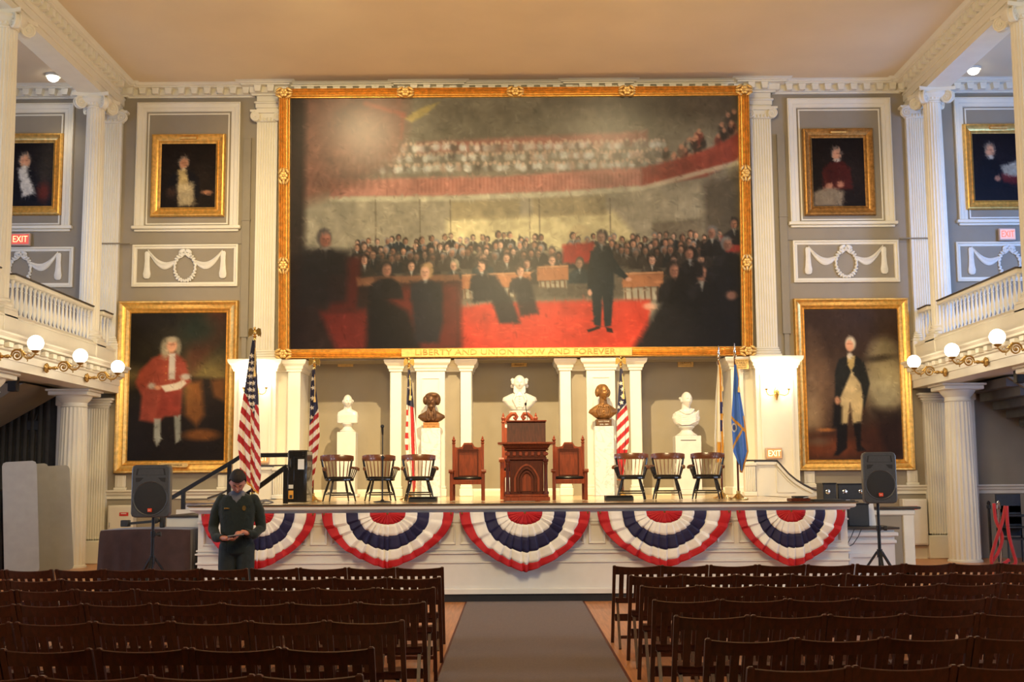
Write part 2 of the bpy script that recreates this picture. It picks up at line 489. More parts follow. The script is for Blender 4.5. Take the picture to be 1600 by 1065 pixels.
def rail(m, oa, ob, ia, ib, prof, y):
    """moulding between two mitred corners given in (x, z); prof = (t outer->inner, depth towards the hall)"""
    pts = []
    for (o, i) in ((oa, ia), (ob, ib)):
        for t, d in prof:
            pts.append((o[0] + (i[0] - o[0]) * t, y - d, o[1] + (i[1] - o[1]) * t))
    n = len(prof)
    fs = [(i, i + 1, n + i + 1, n + i) for i in range(n - 1)] + [(n - 1, 0, n, 2 * n - 1)]
    fs += [tuple(range(n)), tuple(reversed(range(n, 2 * n)))]
    return m.add(pts, fs)


def frame4(x0, x1, z0, z1, w, prof, y, name, mtl, parent, wz=None):
    wz = wz or w
    oc = [(x0, z0), (x1, z0), (x1, z1), (x0, z1)]; ic = [(x0 + w, z0 + wz), (x1 - w, z0 + wz), (x1 - w, z1 - wz), (x0 + w, z1 - wz)]
    for i in range(4):
        j = (i + 1) % 4
        rail(M(), oc[i], oc[j], ic[i], ic[j], prof, y).build(name, mtl, parent)

# ------------------------------------------------------------------ the shell of the hall
YB, YN = 25.0, 25.75
CEIL = 9.95
HW = 11.6
Y0 = -9.0
struct('floor', M().box(-HW, HW, Y0, 26.2, -0.12, 0), MT['floorw'], smooth=False)
struct('ceiling', M().box(-HW, HW, Y0, 26.2, CEIL, CEIL + 0.12), MT['ceil'], smooth=False)
wb = M()
wb.box(-HW, HW, YB, YB + 0.25, 4.10, CEIL)
wb.box(-HW, XA - 4.65, YB, YB + 0.25, 0, 4.10); wb.box(XA + 4.65, HW, YB, YB + 0.25, 0, 4.10)
wb.box(XA - 4.65, XA + 4.65, YN, YN + 0.2, 0, 4.10)
wb.box(XA - 4.65, XA - 4.64, YB, YN, 0, 4.10); wb.box(XA + 4.64, XA + 4.65, YB, YN, 0, 4.10)
wb.box(XA - 4.65, XA + 4.65, YB + .2, YN, 4.10, 4.2)
struct('wall_back', wb, MT['taupe'], smooth=False)
struct('wall_rear', M().box(-HW, HW, Y0 - .2, Y0, 0, CEIL), MT['taupe'], smooth=False)
WINS = [(6.0, 1.3, 3.7), (11.0, 1.3, 3.7), (16.0, 1.3, 3.7), (7.5, 5.4, 8.4), (12.5, 5.4, 8.4), (17.5, 5.4, 8.4), (20.5, 5.4, 8.4)]
for sx, nm in ((-1, 'wall_left'), (1, 'wall_right')):
    struct(nm, M().box(sx * HW, sx * (HW + .25), Y0, 26.2, 0, CEIL), MT['taupe'], smooth=False)
    for k, (yy, z0, z1) in enumerate(WINS):
        f = M(); x = sx * HW
        for a, b, c_, d in ((yy - .9, yy - .75, z0 - .15, z1 + .15), (yy + .75, yy + .9, z0 - .15, z1 + .15), (yy - .75, yy + .75, z1, z1 + .15), (yy - .75, yy + .75, z0 - .15, z0)):
            f.box(x, x - sx * .08, a, b, c_, d)
        w = struct('window_%d' % (k + 1 + (0 if sx < 0 else len(WINS))), f, MT['white'], smooth=False)
        M().box(x - sx * .005, x - sx * .02, yy - .75, yy + .75, z0, z1).build('pane', MT['glass'], w, False)
        b = M()
        for q in (-.25, .25): b.box(x - sx * .02, x - sx * .05, yy + q - .015, yy + q + .015, z0, z1)
        for q in range(1, 6): b.box(x - sx * .02, x - sx * .05, yy - .75, yy + .75, z0 + (z1 - z0) * q / 6 - .015, z0 + (z1 - z0) * q / 6 + .015)
        b.build('glazing_bar', MT['white'], w, False)

# cornice round the hall: crown mouldings and modillion blocks
CPROF = [(0, 9.70), (.05, 9.70), (.05, 9.73), (.09, 9.75), (.09, 9.87), (.24, 9.875), (.24, 9.895), (.285, 9.905), (.305, 9.93), (.35, 9.95), (0, 9.95)]
bx = (5.19, 8.48)                     # pilaster centres
path = [(-HW, YB)]
for c_, w_, o_ in ((-8.48, .30, .10), (-5.19, .27, .14), (-1.78, .50, .08), (1.78, .50, .08), (5.19, .27, .14), (8.48, .30, .10)):
    path += [(XA + c_ - w_, YB), (XA + c_ - w_, YB - o_), (XA + c_ + w_, YB - o_), (XA + c_ + w_, YB)]
path += [(HW, YB)]
corn = struct('trim_1', M().ext(CPROF, path), MT['white'])
dent = M().prism([(-.075, .13), (-.055, 0), (.055, 0), (.075, .13)], -.13, 0, 'y').mesh('modillion', MT['white'])


def dentil(x, y, z, rz, parent):
    o = bpy.data.objects.new('modillion', dent); COL.objects.link(o); o.parent = parent
    o.location = (x, y, z); o.rotation_euler = (0, 0, rz)


x = -11.0
offs = lambda x: max([o_ for c_, w_, o_ in ((-8.48, .30, .10), (-5.19, .27, .14), (-1.78, .50, .08), (1.78, .50, .08), (5.19, .27, .14), (8.48, .30, .10)) if abs(x - XA - c_) < w_] + [0])
while x < 11.1:
    dentil(x, YB - .09 - offs(x), 9.742, 0, corn); x += .272

# entablature beams over the two colonnades
def colonnade_beam(sx, n):
    bm_ = M(); xi = XA + sx * 8.27; xo = XA + sx * 8.74
    bm_.box(xi, xo, Y0, YB, 9.40, CEIL)
    bm_.box(xi - sx * .03, xi, Y0, YB, 9.52, 9.70); bm_.box(xi - sx * .05, xi, Y0, YB, 9.655, 9.70)
    bm_.box(xo, xo + sx * .03, Y0, YB, 9.52, CEIL)
    t = struct('trim_%d' % n, bm_, MT['white'], smooth=False)
    pth = [(xi, YB - .35), (xi, Y0)] if sx < 0 else [(xi, Y0), (xi, YB - .35)]
    pr = [(-d, z) for d, z in CPROF]
    M().ext(pr, pth).build('crown_moulding', MT['white'], t)
    pth2 = [(xo, YB - .35), (xo, Y0)] if sx > 0 else [(xo, Y0), (xo, YB - .35)]
    M().ext([(-d, z) for d, z in CPROF], pth2).build('crown_moulding', MT['white'], t)
    y = 24.3
    while y > 16.5:
        dentil(xi - sx * .09, y, 9.742, sx * -PI / 2, t); y -= .272


colonnade_beam(-1, 2); colonnade_beam(1, 3)


def flat_flutes(m, x0, x1, yf, yb, z0, z1, n=7, depth=.018, edge=.035):
    w = (x1 - x0 - 2 * edge) / n; pts = [(x0, yb), (x0, yf), (x0 + edge, yf)]
    for i in range(n):
        a = x0 + edge + i * w
        pts += [(a + w * .14, yf), (a + w * .25, yf + depth * .75), (a + w * .5, yf + depth), (a + w * .75, yf + depth * .75), (a + w * .86, yf)]
    pts += [(x1, yf), (x1, yb)]
    n_ = len(pts); vs = [(p[0], p[1], z) for z in (z0, z1) for p in pts]
    fs = [(i, (i + 1) % n_, n_ + (i + 1) % n_, n_ + i) for i in range(n_)] + [tuple(range(n_, 2 * n_))]
    return m.add(vs, fs)


def spiral(m, c, d, r0, r1, turns, tr, sgn=1):
    """volute scroll in the vertical plane along unit vector d"""
    pts = []; rr = []; N = int(turns * 18)
    for i in range(N + 1):
        q = i / N; a = PI / 2 - sgn * 0 - q * turns * 2 * PI; r = r0 + (r1 - r0) * q
        pts.append((c[0] + d[0] * math.cos(a) * r, c[1] + d[1] * math.cos(a) * r, c[2] + math.sin(a) * r)); rr.append(tr * (1 - .45 * q))
    m.tube(pts, rr, 6)
    return m


def volute(m, c, d, r=.085, th=.06):
    """solid scroll: drum across d plus raised spiral on both faces"""
    nx, ny = -d[1], d[0]
    st = len(m.v)
    m.lathe([(r * .93, -th / 2), (r * .93, th / 2)], 20, axis='y')
    ang = math.atan2(d[1], d[0])
    m.move(loc=c, rot=Matrix.Rotation(ang, 3, 'Z'), start=st)
    for s_ in (-1, 1):
        cc = (c[0] + nx * th / 2 * s_, c[1] + ny * th / 2 * s_, c[2])
        spiral(m, cc, d, r, r * .2, 2.1, r * .17)
        m.ball(cc, r * .2, 8, 6)


def pilaster(cx, w, yf, z0, z1, parent, cap='ionic', yb=None):
    yb = yb or YB
    flat_flutes(M(), cx - w / 2, cx + w / 2, yf, yb, z0 + .20, z1, 7).build('shaft', MT['white'], parent)
    if cap == 'ionic':
        b = M()
        for dz, e, h in ((0, .07, .06), (.06, .05, .05), (.11, .035, .045), (.155, .02, .045)): b.cbox(cx - w / 2 - e, cx + w / 2 + e, yf - e, yb, z0 + dz, z0 + dz + h, .014)
        b.build('base', MT['white'], parent)
        c = M(); zc = z1
        c.cbox(cx - w / 2 - .03, cx + w / 2 + .03, yf - .05, yb, zc, zc + .10, .02)
        c.prism([(cx - w / 2 - .13, zc + .245), (cx + w / 2 + .13, zc + .245), (cx + w / 2 + .13, zc + .205), (cx + w / 2 + .05, zc + .175), (cx - w / 2 - .05, zc + .175), (cx - w / 2 - .13, zc + .205)], yf - .10, yb)
        c.box(cx - w / 2 - .02, cx + w / 2 + .02, yf - .05, yb, zc + .08, zc + .19)
        for k in range(5): c.ball((cx + (k - 2) * w * .17, yf - .05, zc + .05), (.026, .03, .04), 8, 6)
        c.build('capital', MT['white'], parent)
        for s_ in (-1, 1):
            v = M(); volute(v, (cx + s_ * (w / 2 + .015), yf - .06, zc + .10), (s_, 0), .105, .07); v.build('volute', MT['white'], parent)
    else:
        b = M()
        for dz, e, h in ((0, .015, .03), (.03, .03, .03), (.06, .05, .05), (.11, .085, .05), (.16, .12, .045)): b.cbox(cx - w / 2 - e, cx + w / 2 + e, yf - e, yb, z1 + dz, z1 + dz + h, .012)
        b.build('capital', MT['white'], parent)


tn = 4
for sx in (-1, 1):                     # tall pilasters beside the great picture
    cx = XA + sx * 5.19
    m = M()
    m.box(cx - .225, cx + .225, YB - .12, YB, 9.40, 9.76)
    m.cbox(cx - .28, cx + .28, YB - .17, YB, 9.53, 9.585, .02); m.cbox(cx - .25, cx + .25, YB - .14, YB, 9.44, 9.54, .01)
    m.cbox(cx - .27, cx + .27, YB - .16, YB, 9.71, 9.76, .02)
    t = struct('trim_%d' % tn, m, MT['white']); tn += 1
    pilaster(cx, .435, YB - .10, 4.12, 9.145, t)
for sx in (-1, 1):                     # corner pilasters by the galleries, upper
    cx = XA + sx * 8.45
    t = struct('trim_%d' % tn, M().cbox(cx - .24, cx + .24, YB - .14, YB, 9.39, 9.44, .01), MT['white']); tn += 1
    pilaster(cx, .40, YB - .10, 4.42, 9.145, t)
    M().cbox(cx - .27, cx + .27, YB - .17, YB, 3.98, 4.42, .012).build('pedestal', MT['white'], t)
    m = M()                            # lower
    cx = XA + sx * 8.56
    m.cbox(cx - .25, cx + .25, YB - .18, YB, 0, .47, .02)
    t = struct('trim_%d' % tn, m, MT['white']); tn += 1
    pilaster(cx, .42, YB - .12, .27, 3.14, t, 'plain')
    flat_flutes(M(), cx - .21, cx + .21, YB - .12, YB, .47, .5, 7).build('shaft', MT['white'], t)

# piers under the tall pilasters and wall between pier and niche
def wall_panel(m, x0, x1, z0, z1, y, w=.045, d=.02):
    for a in ((x0, x1, z0, z0 + w), (x0, x1, z1 - w, z1), (x0, x0 + w, z0 + w, z1 - w), (x1 - w, x1, z0 + w, z1 - w)):
        m.box(a[0], a[1], y - d, y, a[2], a[3])


CAPB = [(0, 3.86), (.025, 3.86), (.03, 3.90), (.05, 3.92), (.06, 3.97), (.11, 4.02), (.125, 4.07), (.125, 4.10), (0, 4.10)]
for sx in (-1, 1):
    a, b = sorted((XA + sx * 4.87, XA + sx * 5.71))
    m = M().box(a, b, YB - .38, YB, 0, 3.92)
    m.ext(CAPB, [(a, YB), (a, YB - .38), (b, YB - .38), (b, YB)])
    m.box(a, b, YB - .38, YB, 3.9, 4.10)
    wall_panel(m, a + .09, b - .09, 1.6, 3.72, YB - .38)
    t = struct('trim_%d' % tn, m, MT['white'], smooth=False); tn += 1
    a, b = sorted((XA + sx * 4.65, XA + sx * 4.87))
    m = M().box(a, b, YB - .12, YB, 1.3, 3.9)
    a2, b2 = sorted((XA + sx * 4.40, XA + sx * 4.65))
    m.box(a2, b2, YB - .22, YN, 1.3, 3.9)
    m.ext(CAPB, [(a2, YN), (a2, YB - .22), (b2, YB - .22), (b2, YB - .12), (b, YB - .12)] if sx > 0 else [(a, YB - .12), (a2, YB - .12), (a2, YB - .22), (b2, YB - .22), (b2, YN)])
    m.box(min(a, a2), max(b, b2), YB - .12, YN, 3.9, 4.1); m.box(a2, b2, YB - .22, YN, 3.9, 4.1)
    m.cbox(a2 - .03, b2 + .03, YB - .26, YN, 1.3, 1.47, .02)
    t = struct('trim_%d' % tn, m, MT['white'], smooth=False); tn += 1
# the two pilastered blocks in the alcove
for sx in (-1, 1):
    e = lambda q: XA + sx * q
    m = M(); y1 = YB + .05
    lo, hi = sorted((e(.91), e(2.57)))
    m.box(lo, hi, y1, YN, 1.3, 3.9)
    t = struct('trim_%d' % tn, m, MT['taupe'], smooth=False); tn += 1
    w = M()
    for q0, q1, dd in ((.91, 1.13, .17), (2.345, 2.57, .17), (1.45, 2.03, .26)):
        a, b = sorted((e(q0), e(q1)))
        w.box(a, b, y1 - dd, y1, 1.3, 3.9)
        w.ext(CAPB, [(a, y1), (a, y1 - dd), (b, y1 - dd), (b, y1)]); w.box(a, b, y1 - dd, y1, 3.9, 4.1)
        w.cbox(a - .03, b + .03, y1 - dd - .04, y1, 1.3, 1.47, .02); w.cbox(a - .015, b + .015, y1 - dd - .02, y1, 1.47, 1.52, .01)
        if q1 - q0 > .4: wall_panel(w, a + .10, b - .10, 1.75, 3.72, y1 - dd, .02, .018)
    w.ext(CAPB, [(lo, YN), (lo, y1), (hi, y1), (hi, YN)])
    w.box(lo, hi, y1, YN, 3.9, 4.1)
    for s_ in (lo, hi): w.box(s_ - .005, s_ + .005, y1 - .17, YN, 1.3, 3.9)
    w.build('pilaster_facing', MT['white'], t, False)
m = M()
for a, b in ((-4.40, -2.57), (-.91, .91), (2.57, 4.40)): m.ext([(0, 1.3), (.06, 1.3), (.06, 1.40), (.03, 1.43), (.02, 1.455), (0, 1.455)], [(XA + a, YN), (XA + b, YN)])
struct('baseboard_back', m, MT['white'], smooth=False)

# panel frames, relief panels, string courses and ducts on the upper wall
def bay_frame(x0, x1, z0, z1, sill=True):
    global tn
    m = M(); w = .20
    prof = [(0, 0), (0, .075), (.12, .085), (.2, .06), (.55, .05), (.62, .035), (.95, .03), (1, 0)]
    oc = [(x0, z0), (x1, z0), (x1, z1), (x0, z1)]; ic = [(x0 + w, z0 + .02), (x1 - w, z0 + .02), (x1 - w, z1 - w), (x0 + w, z1 - w)]
    t = None
    for i in (1, 2, 3):
        j = (i + 1) % 4
        r = rail(M(), oc[i], oc[j], ic[i], ic[j], prof, YB)
        if t is None: t = struct('trim_%d' % tn, r, MT['white']); tn += 1
        else: r.build('architrave', MT['white'], t)
    M().cbox(x0 - .05, x1 + .05, YB - .10, YB, z0 - .05, z0 + .02, .012).cbox(x0, x1, YB - .05, YB, z0 - .10, z0 - .05, .01).build('sill_moulding', MT['white'], t)
    p = M(); wall_panel(p, x0 + w + .03, x1 - w - .03, z0 + .05, z1 - w - .03, YB, .03, .022); p.build('inner_bead', MT['white'], t)


def relief(x0, x1, z0, z1, label, full=True, half=1):
    """framed plaster panel with a wreath between two swagged cloths"""
    cx, cz = (x0 + x1) / 2, (z0 + z1) / 2
    t = thing('relief_panel', label, 'plaque', (cx, YB, cz), 0, 'plaster relief panels on the back wall')
    prof = [(0, 0), (0, .05), (.35, .06), (.5, .035), (.9, .03), (1, 0)]
    frame4(x0, x1, z0, z1, .095, prof, YB, 'frame_rail', MT['white'], t)
    w = M()                            # wreath: leaves set round a pointed oval
    for k in range(26):
        a = 2 * PI * k / 26; rx, rz_ = .215, .285
        px_, pz_ = cx + rx * math.sin(a) * (1 if abs(math.sin(a)) < .99 else 1), cz - .04 + rz_ * math.cos(a)
        for q in (-1, 1):
            w.ball((px_ + q * .018 * math.cos(a), YB - .03, pz_ + q * .02 * math.sin(a)), (.036, .03, .026), 7, 5, rot=Matrix.Rotation(a * 2 + q, 3, 'Y'))
    w.build('wreath', MT['plaster'], t)
    b = M()
    for q in (-1, 1):
        b.ball((cx + q * .07, YB - .035, cz + .30), (.075, .03, .042), 10, 6, rot=Matrix.Rotation(q * .5, 3, 'Y'))
        b.tube([(cx, YB - .03, cz + .27), (cx + q * .05, YB - .03, cz + .2), (cx + q * .09, YB - .03, cz + .16)], [.016, .02, .012], 6)
    b.ball((cx, YB - .045, cz + .275), (.03, .03, .03), 8, 6)
    b.build('bow', MT['plaster'], t)
    for q in (-1, 1):                  # swags
        s = M(); N = 14; rows = 7
        pts = []
        for i in range(N + 1):
            u = i / N; xx = cx + q * (.18 + u * .60); zz = cz + .10 + .22 * u ** 2.2 - .25 * math.sin(PI * u) * .55
            th = .025 + .055 * math.sin(PI * u) ** .7
            for k in range(rows):
                v = k / (rows - 1)
                pts.append((xx, YB - .012 - .035 * math.sin(PI * v) * (1 + .35 * math.sin(v * 9.4 + 1)), zz + (v - .5) * 2 * th))
        s.grid(pts, rows, N + 1); s.build('swag', MT['plaster'], t)
        d = M(); xx = cx + q * .79
        rings = []
        for z_, r in ((cz + .30, .035), (cz + .27, .055), (cz + .1, .05), (cz - .08, .062), (cz - .17, .078), (cz - .24, .07), (cz - .27, .04)):
            rings.append([(xx + r * math.cos(2 * PI * k / 12) * (1 + .12 * (k % 2)), YB - .02 - .5 * r * math.sin(2 * PI * k / 12), z_) for k in range(12)])
        d.loft(rings); d.build('tassel_drop', MT['plaster'], t)


for sx in (-1, 1):
    c = XA + sx * 6.86
    bay_frame(c - 1.09, c + 1.09, 6.93, 9.60)
    c2 = XA + sx * 10.45
    bay_frame(c2 - 1.16, c2 + 1.16, 6.95, 9.60)
relief(XA - 7.97, XA - 5.77, 5.67, 6.555, 'white plaster swag and wreath panel above the portrait of the red-coated man')
relief(XA + 5.80, XA + 8.00, 5.67, 6.555, 'white plaster swag and wreath panel above the portrait of the man in buff breeches')
relief(XA - 11.4, XA - 9.2, 5.67, 6.52, 'plaster swag panel seen over the balustrade beside the portrait in the white waistcoat')
relief(XA + 9.2, XA + 11.4, 5.67, 6.50, 'bluish-lit plaster swag panel over the balustrade, under the pink-lit exit sign')
for sx in (-1, 1):
    m = M(); a, b = sorted((XA + sx * 5.53, XA + sx * 5.69))
    m.box(a, b, YB - .07, YB, 4.6, 8.82); m.box(a - .01, b + .01, YB - .085, YB, 7.05, 7.08); m.box(a + .03, b - .03, YB - .05, YB, 4.1, 4.6)
    struct('trim_%d' % tn, m, MT['taupe2'], smooth=False); tn += 1
    a, b = sorted((XA + sx * 8.0, XA + sx * 8.68))
    struct('trim_%d' % tn, M().tube([(a, YB - .125, 6.57), (b, YB - .125, 6.57)], .014, 8).tube([(XA + sx * 5.7, YB - .015, 6.57), (XA + sx * 8.3, YB - .015, 6.57)], .008, 6), MT['taupe2']); tn += 1
    # dado of the outer bays: chair rail, plinth and two stub pilasters under the portrait
    a, b = sorted((XA + sx * 5.71, XA + sx * 8.35))
    m = M().ext([(0, 1.30), (.03, 1.30), (.035, 1.36), (.07, 1.39), (.075, 1.42), (.11, 1.45), (.11, 1.48), (0, 1.48)], [(a, YB), (b, YB)])
    m.box(a, b, YB - .05, YB, 0, .22); m.cbox(a, b, YB - .065, YB, .22, .26, .01)
    for q in (5.98, 8.08):
        cx = XA + sx * q
        m.cbox(cx - .13, cx + .13, YB - .07, YB, 1.48, 1.53, .01); m.cbox(cx - .11, cx + .11, YB - .05, YB, 1.53, 1.775, .01); m.box(cx - .06, cx - .04, YB - .06, YB, 1.55, 1.765); m.box(cx + .04, cx + .06, YB - .06, YB, 1.55, 1.765)
    struct('baseboard_%s' % ('left' if sx < 0 else 'right'), m, MT['white'], smooth=False)
    a, b = sorted((XA + sx * 8.8, sx * HW))
    m = M().ext([(0, 1.30), (.03, 1.30), (.035, 1.36), (.07, 1.39), (.075, 1.42), (.11, 1.45), (.11, 1.48), (0, 1.48)], [(a, YB), (b, YB)])
    cx = XA + sx * 9.30; m.cbox(cx - .11, cx + .11, YB - .08, YB, 0, 3.45, .015); m.cbox(cx - .14, cx + .14, YB - .11, YB, 3.2, 3.45, .02)
    struct('trim_%d' % tn, m, MT['white'], smooth=False); tn += 1

# dark ribbed panel added as the deep shade behind the folding tables
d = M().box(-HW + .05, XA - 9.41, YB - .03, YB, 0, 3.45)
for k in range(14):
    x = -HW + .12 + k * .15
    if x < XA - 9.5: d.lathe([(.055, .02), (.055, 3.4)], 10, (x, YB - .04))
struct('shade_panel_1', d, mat('dark_grey_shade_panel', (0.05, 0.047, 0.042), 0.9, var=0.15))

# ------------------------------------------------------------------ galleries on both sides
GPROF = [(.45, 3.45), (0, 3.45), (0, 3.60), (-.02, 3.60), (-.02, 3.72), (-.06, 3.745), (-.06, 3.86), (-.17, 3.87), (-.17, 3.91), (-.22, 3.95), (-.22, 3.98), (.45, 3.98)]
COLY = [23.94, 19.80, 15.66, 11.52]
gd = M().cbox(-.085, .085, -.09, 0, 0, .085, .008).mesh('dentil_block', MT['white'])
for sx in (-1, 1):
    xf = XA + sx * 8.15
    m = M(); pth = [(xf, YB), (xf, 2.0)] if sx > 0 else [(xf, 2.0), (xf, YB)]
    m.ext([(-d, z) for d, z in GPROF], pth)
    t = struct('trim_%d' % tn, m, MT['white'], smooth=False); tn += 1
    y = 24.7
    while y > 17:
        o = bpy.data.objects.new('dentil_block', gd); COL.objects.link(o); o.parent = t
        o.location = (xf - sx * .06, y, 3.765); o.rotation_euler = (0, 0, -sx * PI / 2); y -= .37
    a, b = sorted((XA + sx * 8.5, sx * HW))
    struct('trim_%d' % tn, M().box(a, b, 2.0, YB, 3.55, 3.97), MT['white'], smooth=False); tn += 1
    a, b = sorted((XA + sx * 8.22, XA + sx * 8.48))
    struct('trim_%d' % tn, M().box(a, b, 2.0, YB, 3.98, 4.33).cbox(a - .02, b + .02, 2.0, YB, 4.30, 4.345, .01), MT['white'], smooth=False); tn += 1

# turned balusters and hand rails
bal = M().lathe([(.034, 0), (.034, .03), (.022, .04), (.022, .06), (.030, .09), (.043, .16), (.040, .22), (.024, .33), (.019, .42), (.021, .44), (.028, .455), (.019, .47), (.024, .52), (.034, .535), (.034, .58)], 12).mesh('baluster', MT['white'])
SIDE = {-1: 'gallery with the white waistcoat portrait', 1: 'gallery with the bluish wall'}
for sx in (-1, 1):
    xr = XA + sx * 8.36
    for (ya, yb2, where) in ((19.86, 23.66, 'balustrade bay'), (24.22, 24.80, 'short balustrade by the pilaster'), (15.9, 19.30, 'balustrade bay nearer the camera')):
        t = thing('balustrade', 'white %s, turned balusters, %s' % (where, SIDE[sx]), 'balustrade', (xr, ya, 4.345))
        M().cbox(xr - .09, xr + .09, ya, yb2, 4.345, 4.40, .012).build('bottom_rail', MT['white'], t)
        M().cbox(xr - .09, xr + .09, ya, yb2, 4.98, 5.06, .02).build('hand_rail', MT['white'], t)
        tag(M().cbox(xr - .10, xr + .10, ya, yb2, 5.06, 5.085, .008).build('rail_cap', MT['stageedge'], t), 'thin dark rail cap')
        n = max(2, int(round((yb2 - ya) / .19)))
        for k in range(n):
            o = bpy.data.objects.new('baluster', bal); COL.objects.link(o); o.parent = t
            o.location = (0, (k + .5) * (yb2 - ya) / n, .055)

# columns
def ionic_column(x, y, label, sub):
    t = thing('ionic_column', label, 'column', (x, y, 3.98), 0)
    M().cbox(x - .27, x + .27, y - .27, y + .27, 3.98, 4.43, .012).build('pedestal', MT['white'], t)
    M().cbox(x - .25, x + .25, y - .25, y + .25, 4.43, 4.48, .01).lathe([(.245, 4.48), (.26, 4.51), (.245, 4.545), (.215, 4.555), (.215, 4.575), (.23, 4.595), (.215, 4.62)], 36, (x, y)).build('base', MT['white'], t)
    pr = [(.208, 4.62), (.20, 4.65)] + [(.20 - .028 * (q ** 1.7), 4.65 + q * 4.48) for q in (.15, .3, .45, .6, .75, .9, 1)] + [(.19, 9.17)]
    M().lathe(pr, c=(x, y), flutes=20, depth=.085).build('shaft', MT['white'], t)
    c = M().lathe([(.185, 9.13), (.20, 9.15), (.185, 9.17), (.215, 9.20), (.235, 9.24), (.22, 9.28)], 32, (x, y))
    for k in range(20):
        a = 2 * PI * k / 20; c.ball((x + .215 * math.cos(a), y + .215 * math.sin(a), 9.215), (.026, .026, .036), 6, 5)
    ab = []
    for k in range(4):
        for q in (-1, -.5, 0, .5, 1):
            a = k * PI / 2; inn = .28 + .09 * abs(q) ** 2; lat = q * .36
            ab.append((x + inn * math.cos(a) - lat * math.sin(a), y + inn * math.sin(a) + lat * math.cos(a)))
    c.prism(ab, 9.33, 9.40, 'z'); c.lathe([(.20, 9.20), (.28, 9.25), (.315, 9.29), (.315, 9.335)], 28, (x, y))
    cap = c.build('capital', MT['white'], t)
    for k in range(4):
        a = PI / 4 + k * PI / 2; d = (math.cos(a), math.sin(a))
        v = M(); volute(v, (x + d[0] * .33, y + d[1] * .33, 9.215), d, .13, .08); v.build('volute', MT['white'], cap)


def doric_column(x, y, label):
    t = thing('doric_column', label, 'column', (x, y, 0), 0)
    M().lathe([(.33, 0), (.33, .03), (.31, .05)], 36, (x, y)).build('base', MT['white'], t)
    pr = [(.30, .05)] + [(.30 - .055 * (q ** 1.6), .05 + q * 3.05) for q in (.15, .3, .45, .6, .75, .9, 1)]
    M().lathe(pr, c=(x, y), flutes=20, depth=.075).build('shaft', MT['white'], t)
    M().lathe([(.245, 3.10), (.262, 3.115), (.245, 3.13), (.245, 3.19), (.26, 3.205), (.275, 3.22), (.315, 3.27), (.335, 3.31), (.335, 3.325)], 36, (x, y)).cbox(x - .39, x + .39, y - .39, y + .39, 3.325, 3.41, .015).cbox(x - .43, x + .43, y - .43, y + .43, 3.405, 3.45, .012).build('capital', MT['white'], t)


WHO = {-1: 'gallery with the white waistcoat portrait', 1: 'gallery with the bluish wall'}
for sx in (-1, 1):
    for k, y in enumerate(COLY[:2]):
        ionic_column(XA + sx * 8.47, y - .22 * k, 'fluted white ionic column, %s, %s' % ('next to the back wall' if k == 0 else 'second from the back wall', WHO[sx]), sx)
        doric_column(XA + sx * 8.70, y, 'fluted white doric column under the %s, %s' % (WHO[sx], 'next to the back wall' if k == 0 else 'second from the back wall'))

# stairs under the galleries, seen past the columns
for sx in (-1, 1):
    N = 9; pts = [(XA + sx * 9.25, 3.50)]
    xs, zs = XA + sx * 9.25, 3.50
    if sx < 0: pts = [(xs, 3.50), (-HW + .02, 3.50), (-HW + .02, 2.15)]
    else:
        pts = [(xs, 3.5), (HW - .02, 3.5), (HW - .02, 3.5 - .17 * 9)]
        for k in range(8, 0, -1): pts += [(xs + (k - .0) * .26, 3.5 - .17 * k), (xs + (k - 1) * .26, 3.5 - .17 * k)]
    t = thing('staircase', 'grey sloping underside of the stair below the gallery, %s' % ('behind the folding tables' if sx < 0 else 'above the red ropes'), 'staircase', (xs, 23.6, 2.2))
    M().prism(pts, 22.9, 24.9).build('soffit', MT['taupe' if sx < 0 else 'stairshade'], t, False)  # right soffit is coloured darker to carry the shade under that gallery
    M().prism([(xs, 3.5), (xs + sx * .35, 3.5), ((HW - .02) * sx, 2.15 + .0), ((HW - .02) * sx, 1.98)], 22.8, 22.9).build('string_board', MT['taupe2'], t, False)

# ------------------------------------------------------------------ the stage
SX0, SX1, SY = -4.28, 4.54, 16.70
t = thing('stage', 'white panelled stage platform across the hall under five striped buntings', 'stage', ((SX0 + SX1) / 2, SY, 0))
m = M().box(SX0, SX1, SY, YN - .01, .105, 1.285)
m.box(SX1, 5.66, 20.6, YB - .4, .105, 1.285); m.box(-5.5, SX0, 20.6, YB - .4, .105, 1.285)
m.build('platform', MT['stagew'], t, False)
m = M()
m.ext([(0, .105), (.045, .105), (.045, .165), (.02, .18), (0, .18)], [(SX0, YB - 3), (SX0, SY), (SX1, SY), (SX1, YB - 3)])
for z, d in ((.53, .022), (.655, .03), (.70, .02), (1.075, .015)): m.ext([(0, z - .018), (d, z - .012), (d, z + .008), (0, z + .014)], [(SX0, 20), (SX0, SY), (SX1, SY), (SX1, 20)])
m.ext([(0, 1.205), (.03, 1.205), (.04, 1.225), (.085, 1.235), (.10, 1.25), (.10, 1.285), (0, 1.285)], [(SX0, 20.6), (SX0, SY), (SX1, SY), (SX1, 20.6)])
m.build('moulding', MT['stagew'], t)
m = M(); x = SX0 + .07
pane_mesh = None
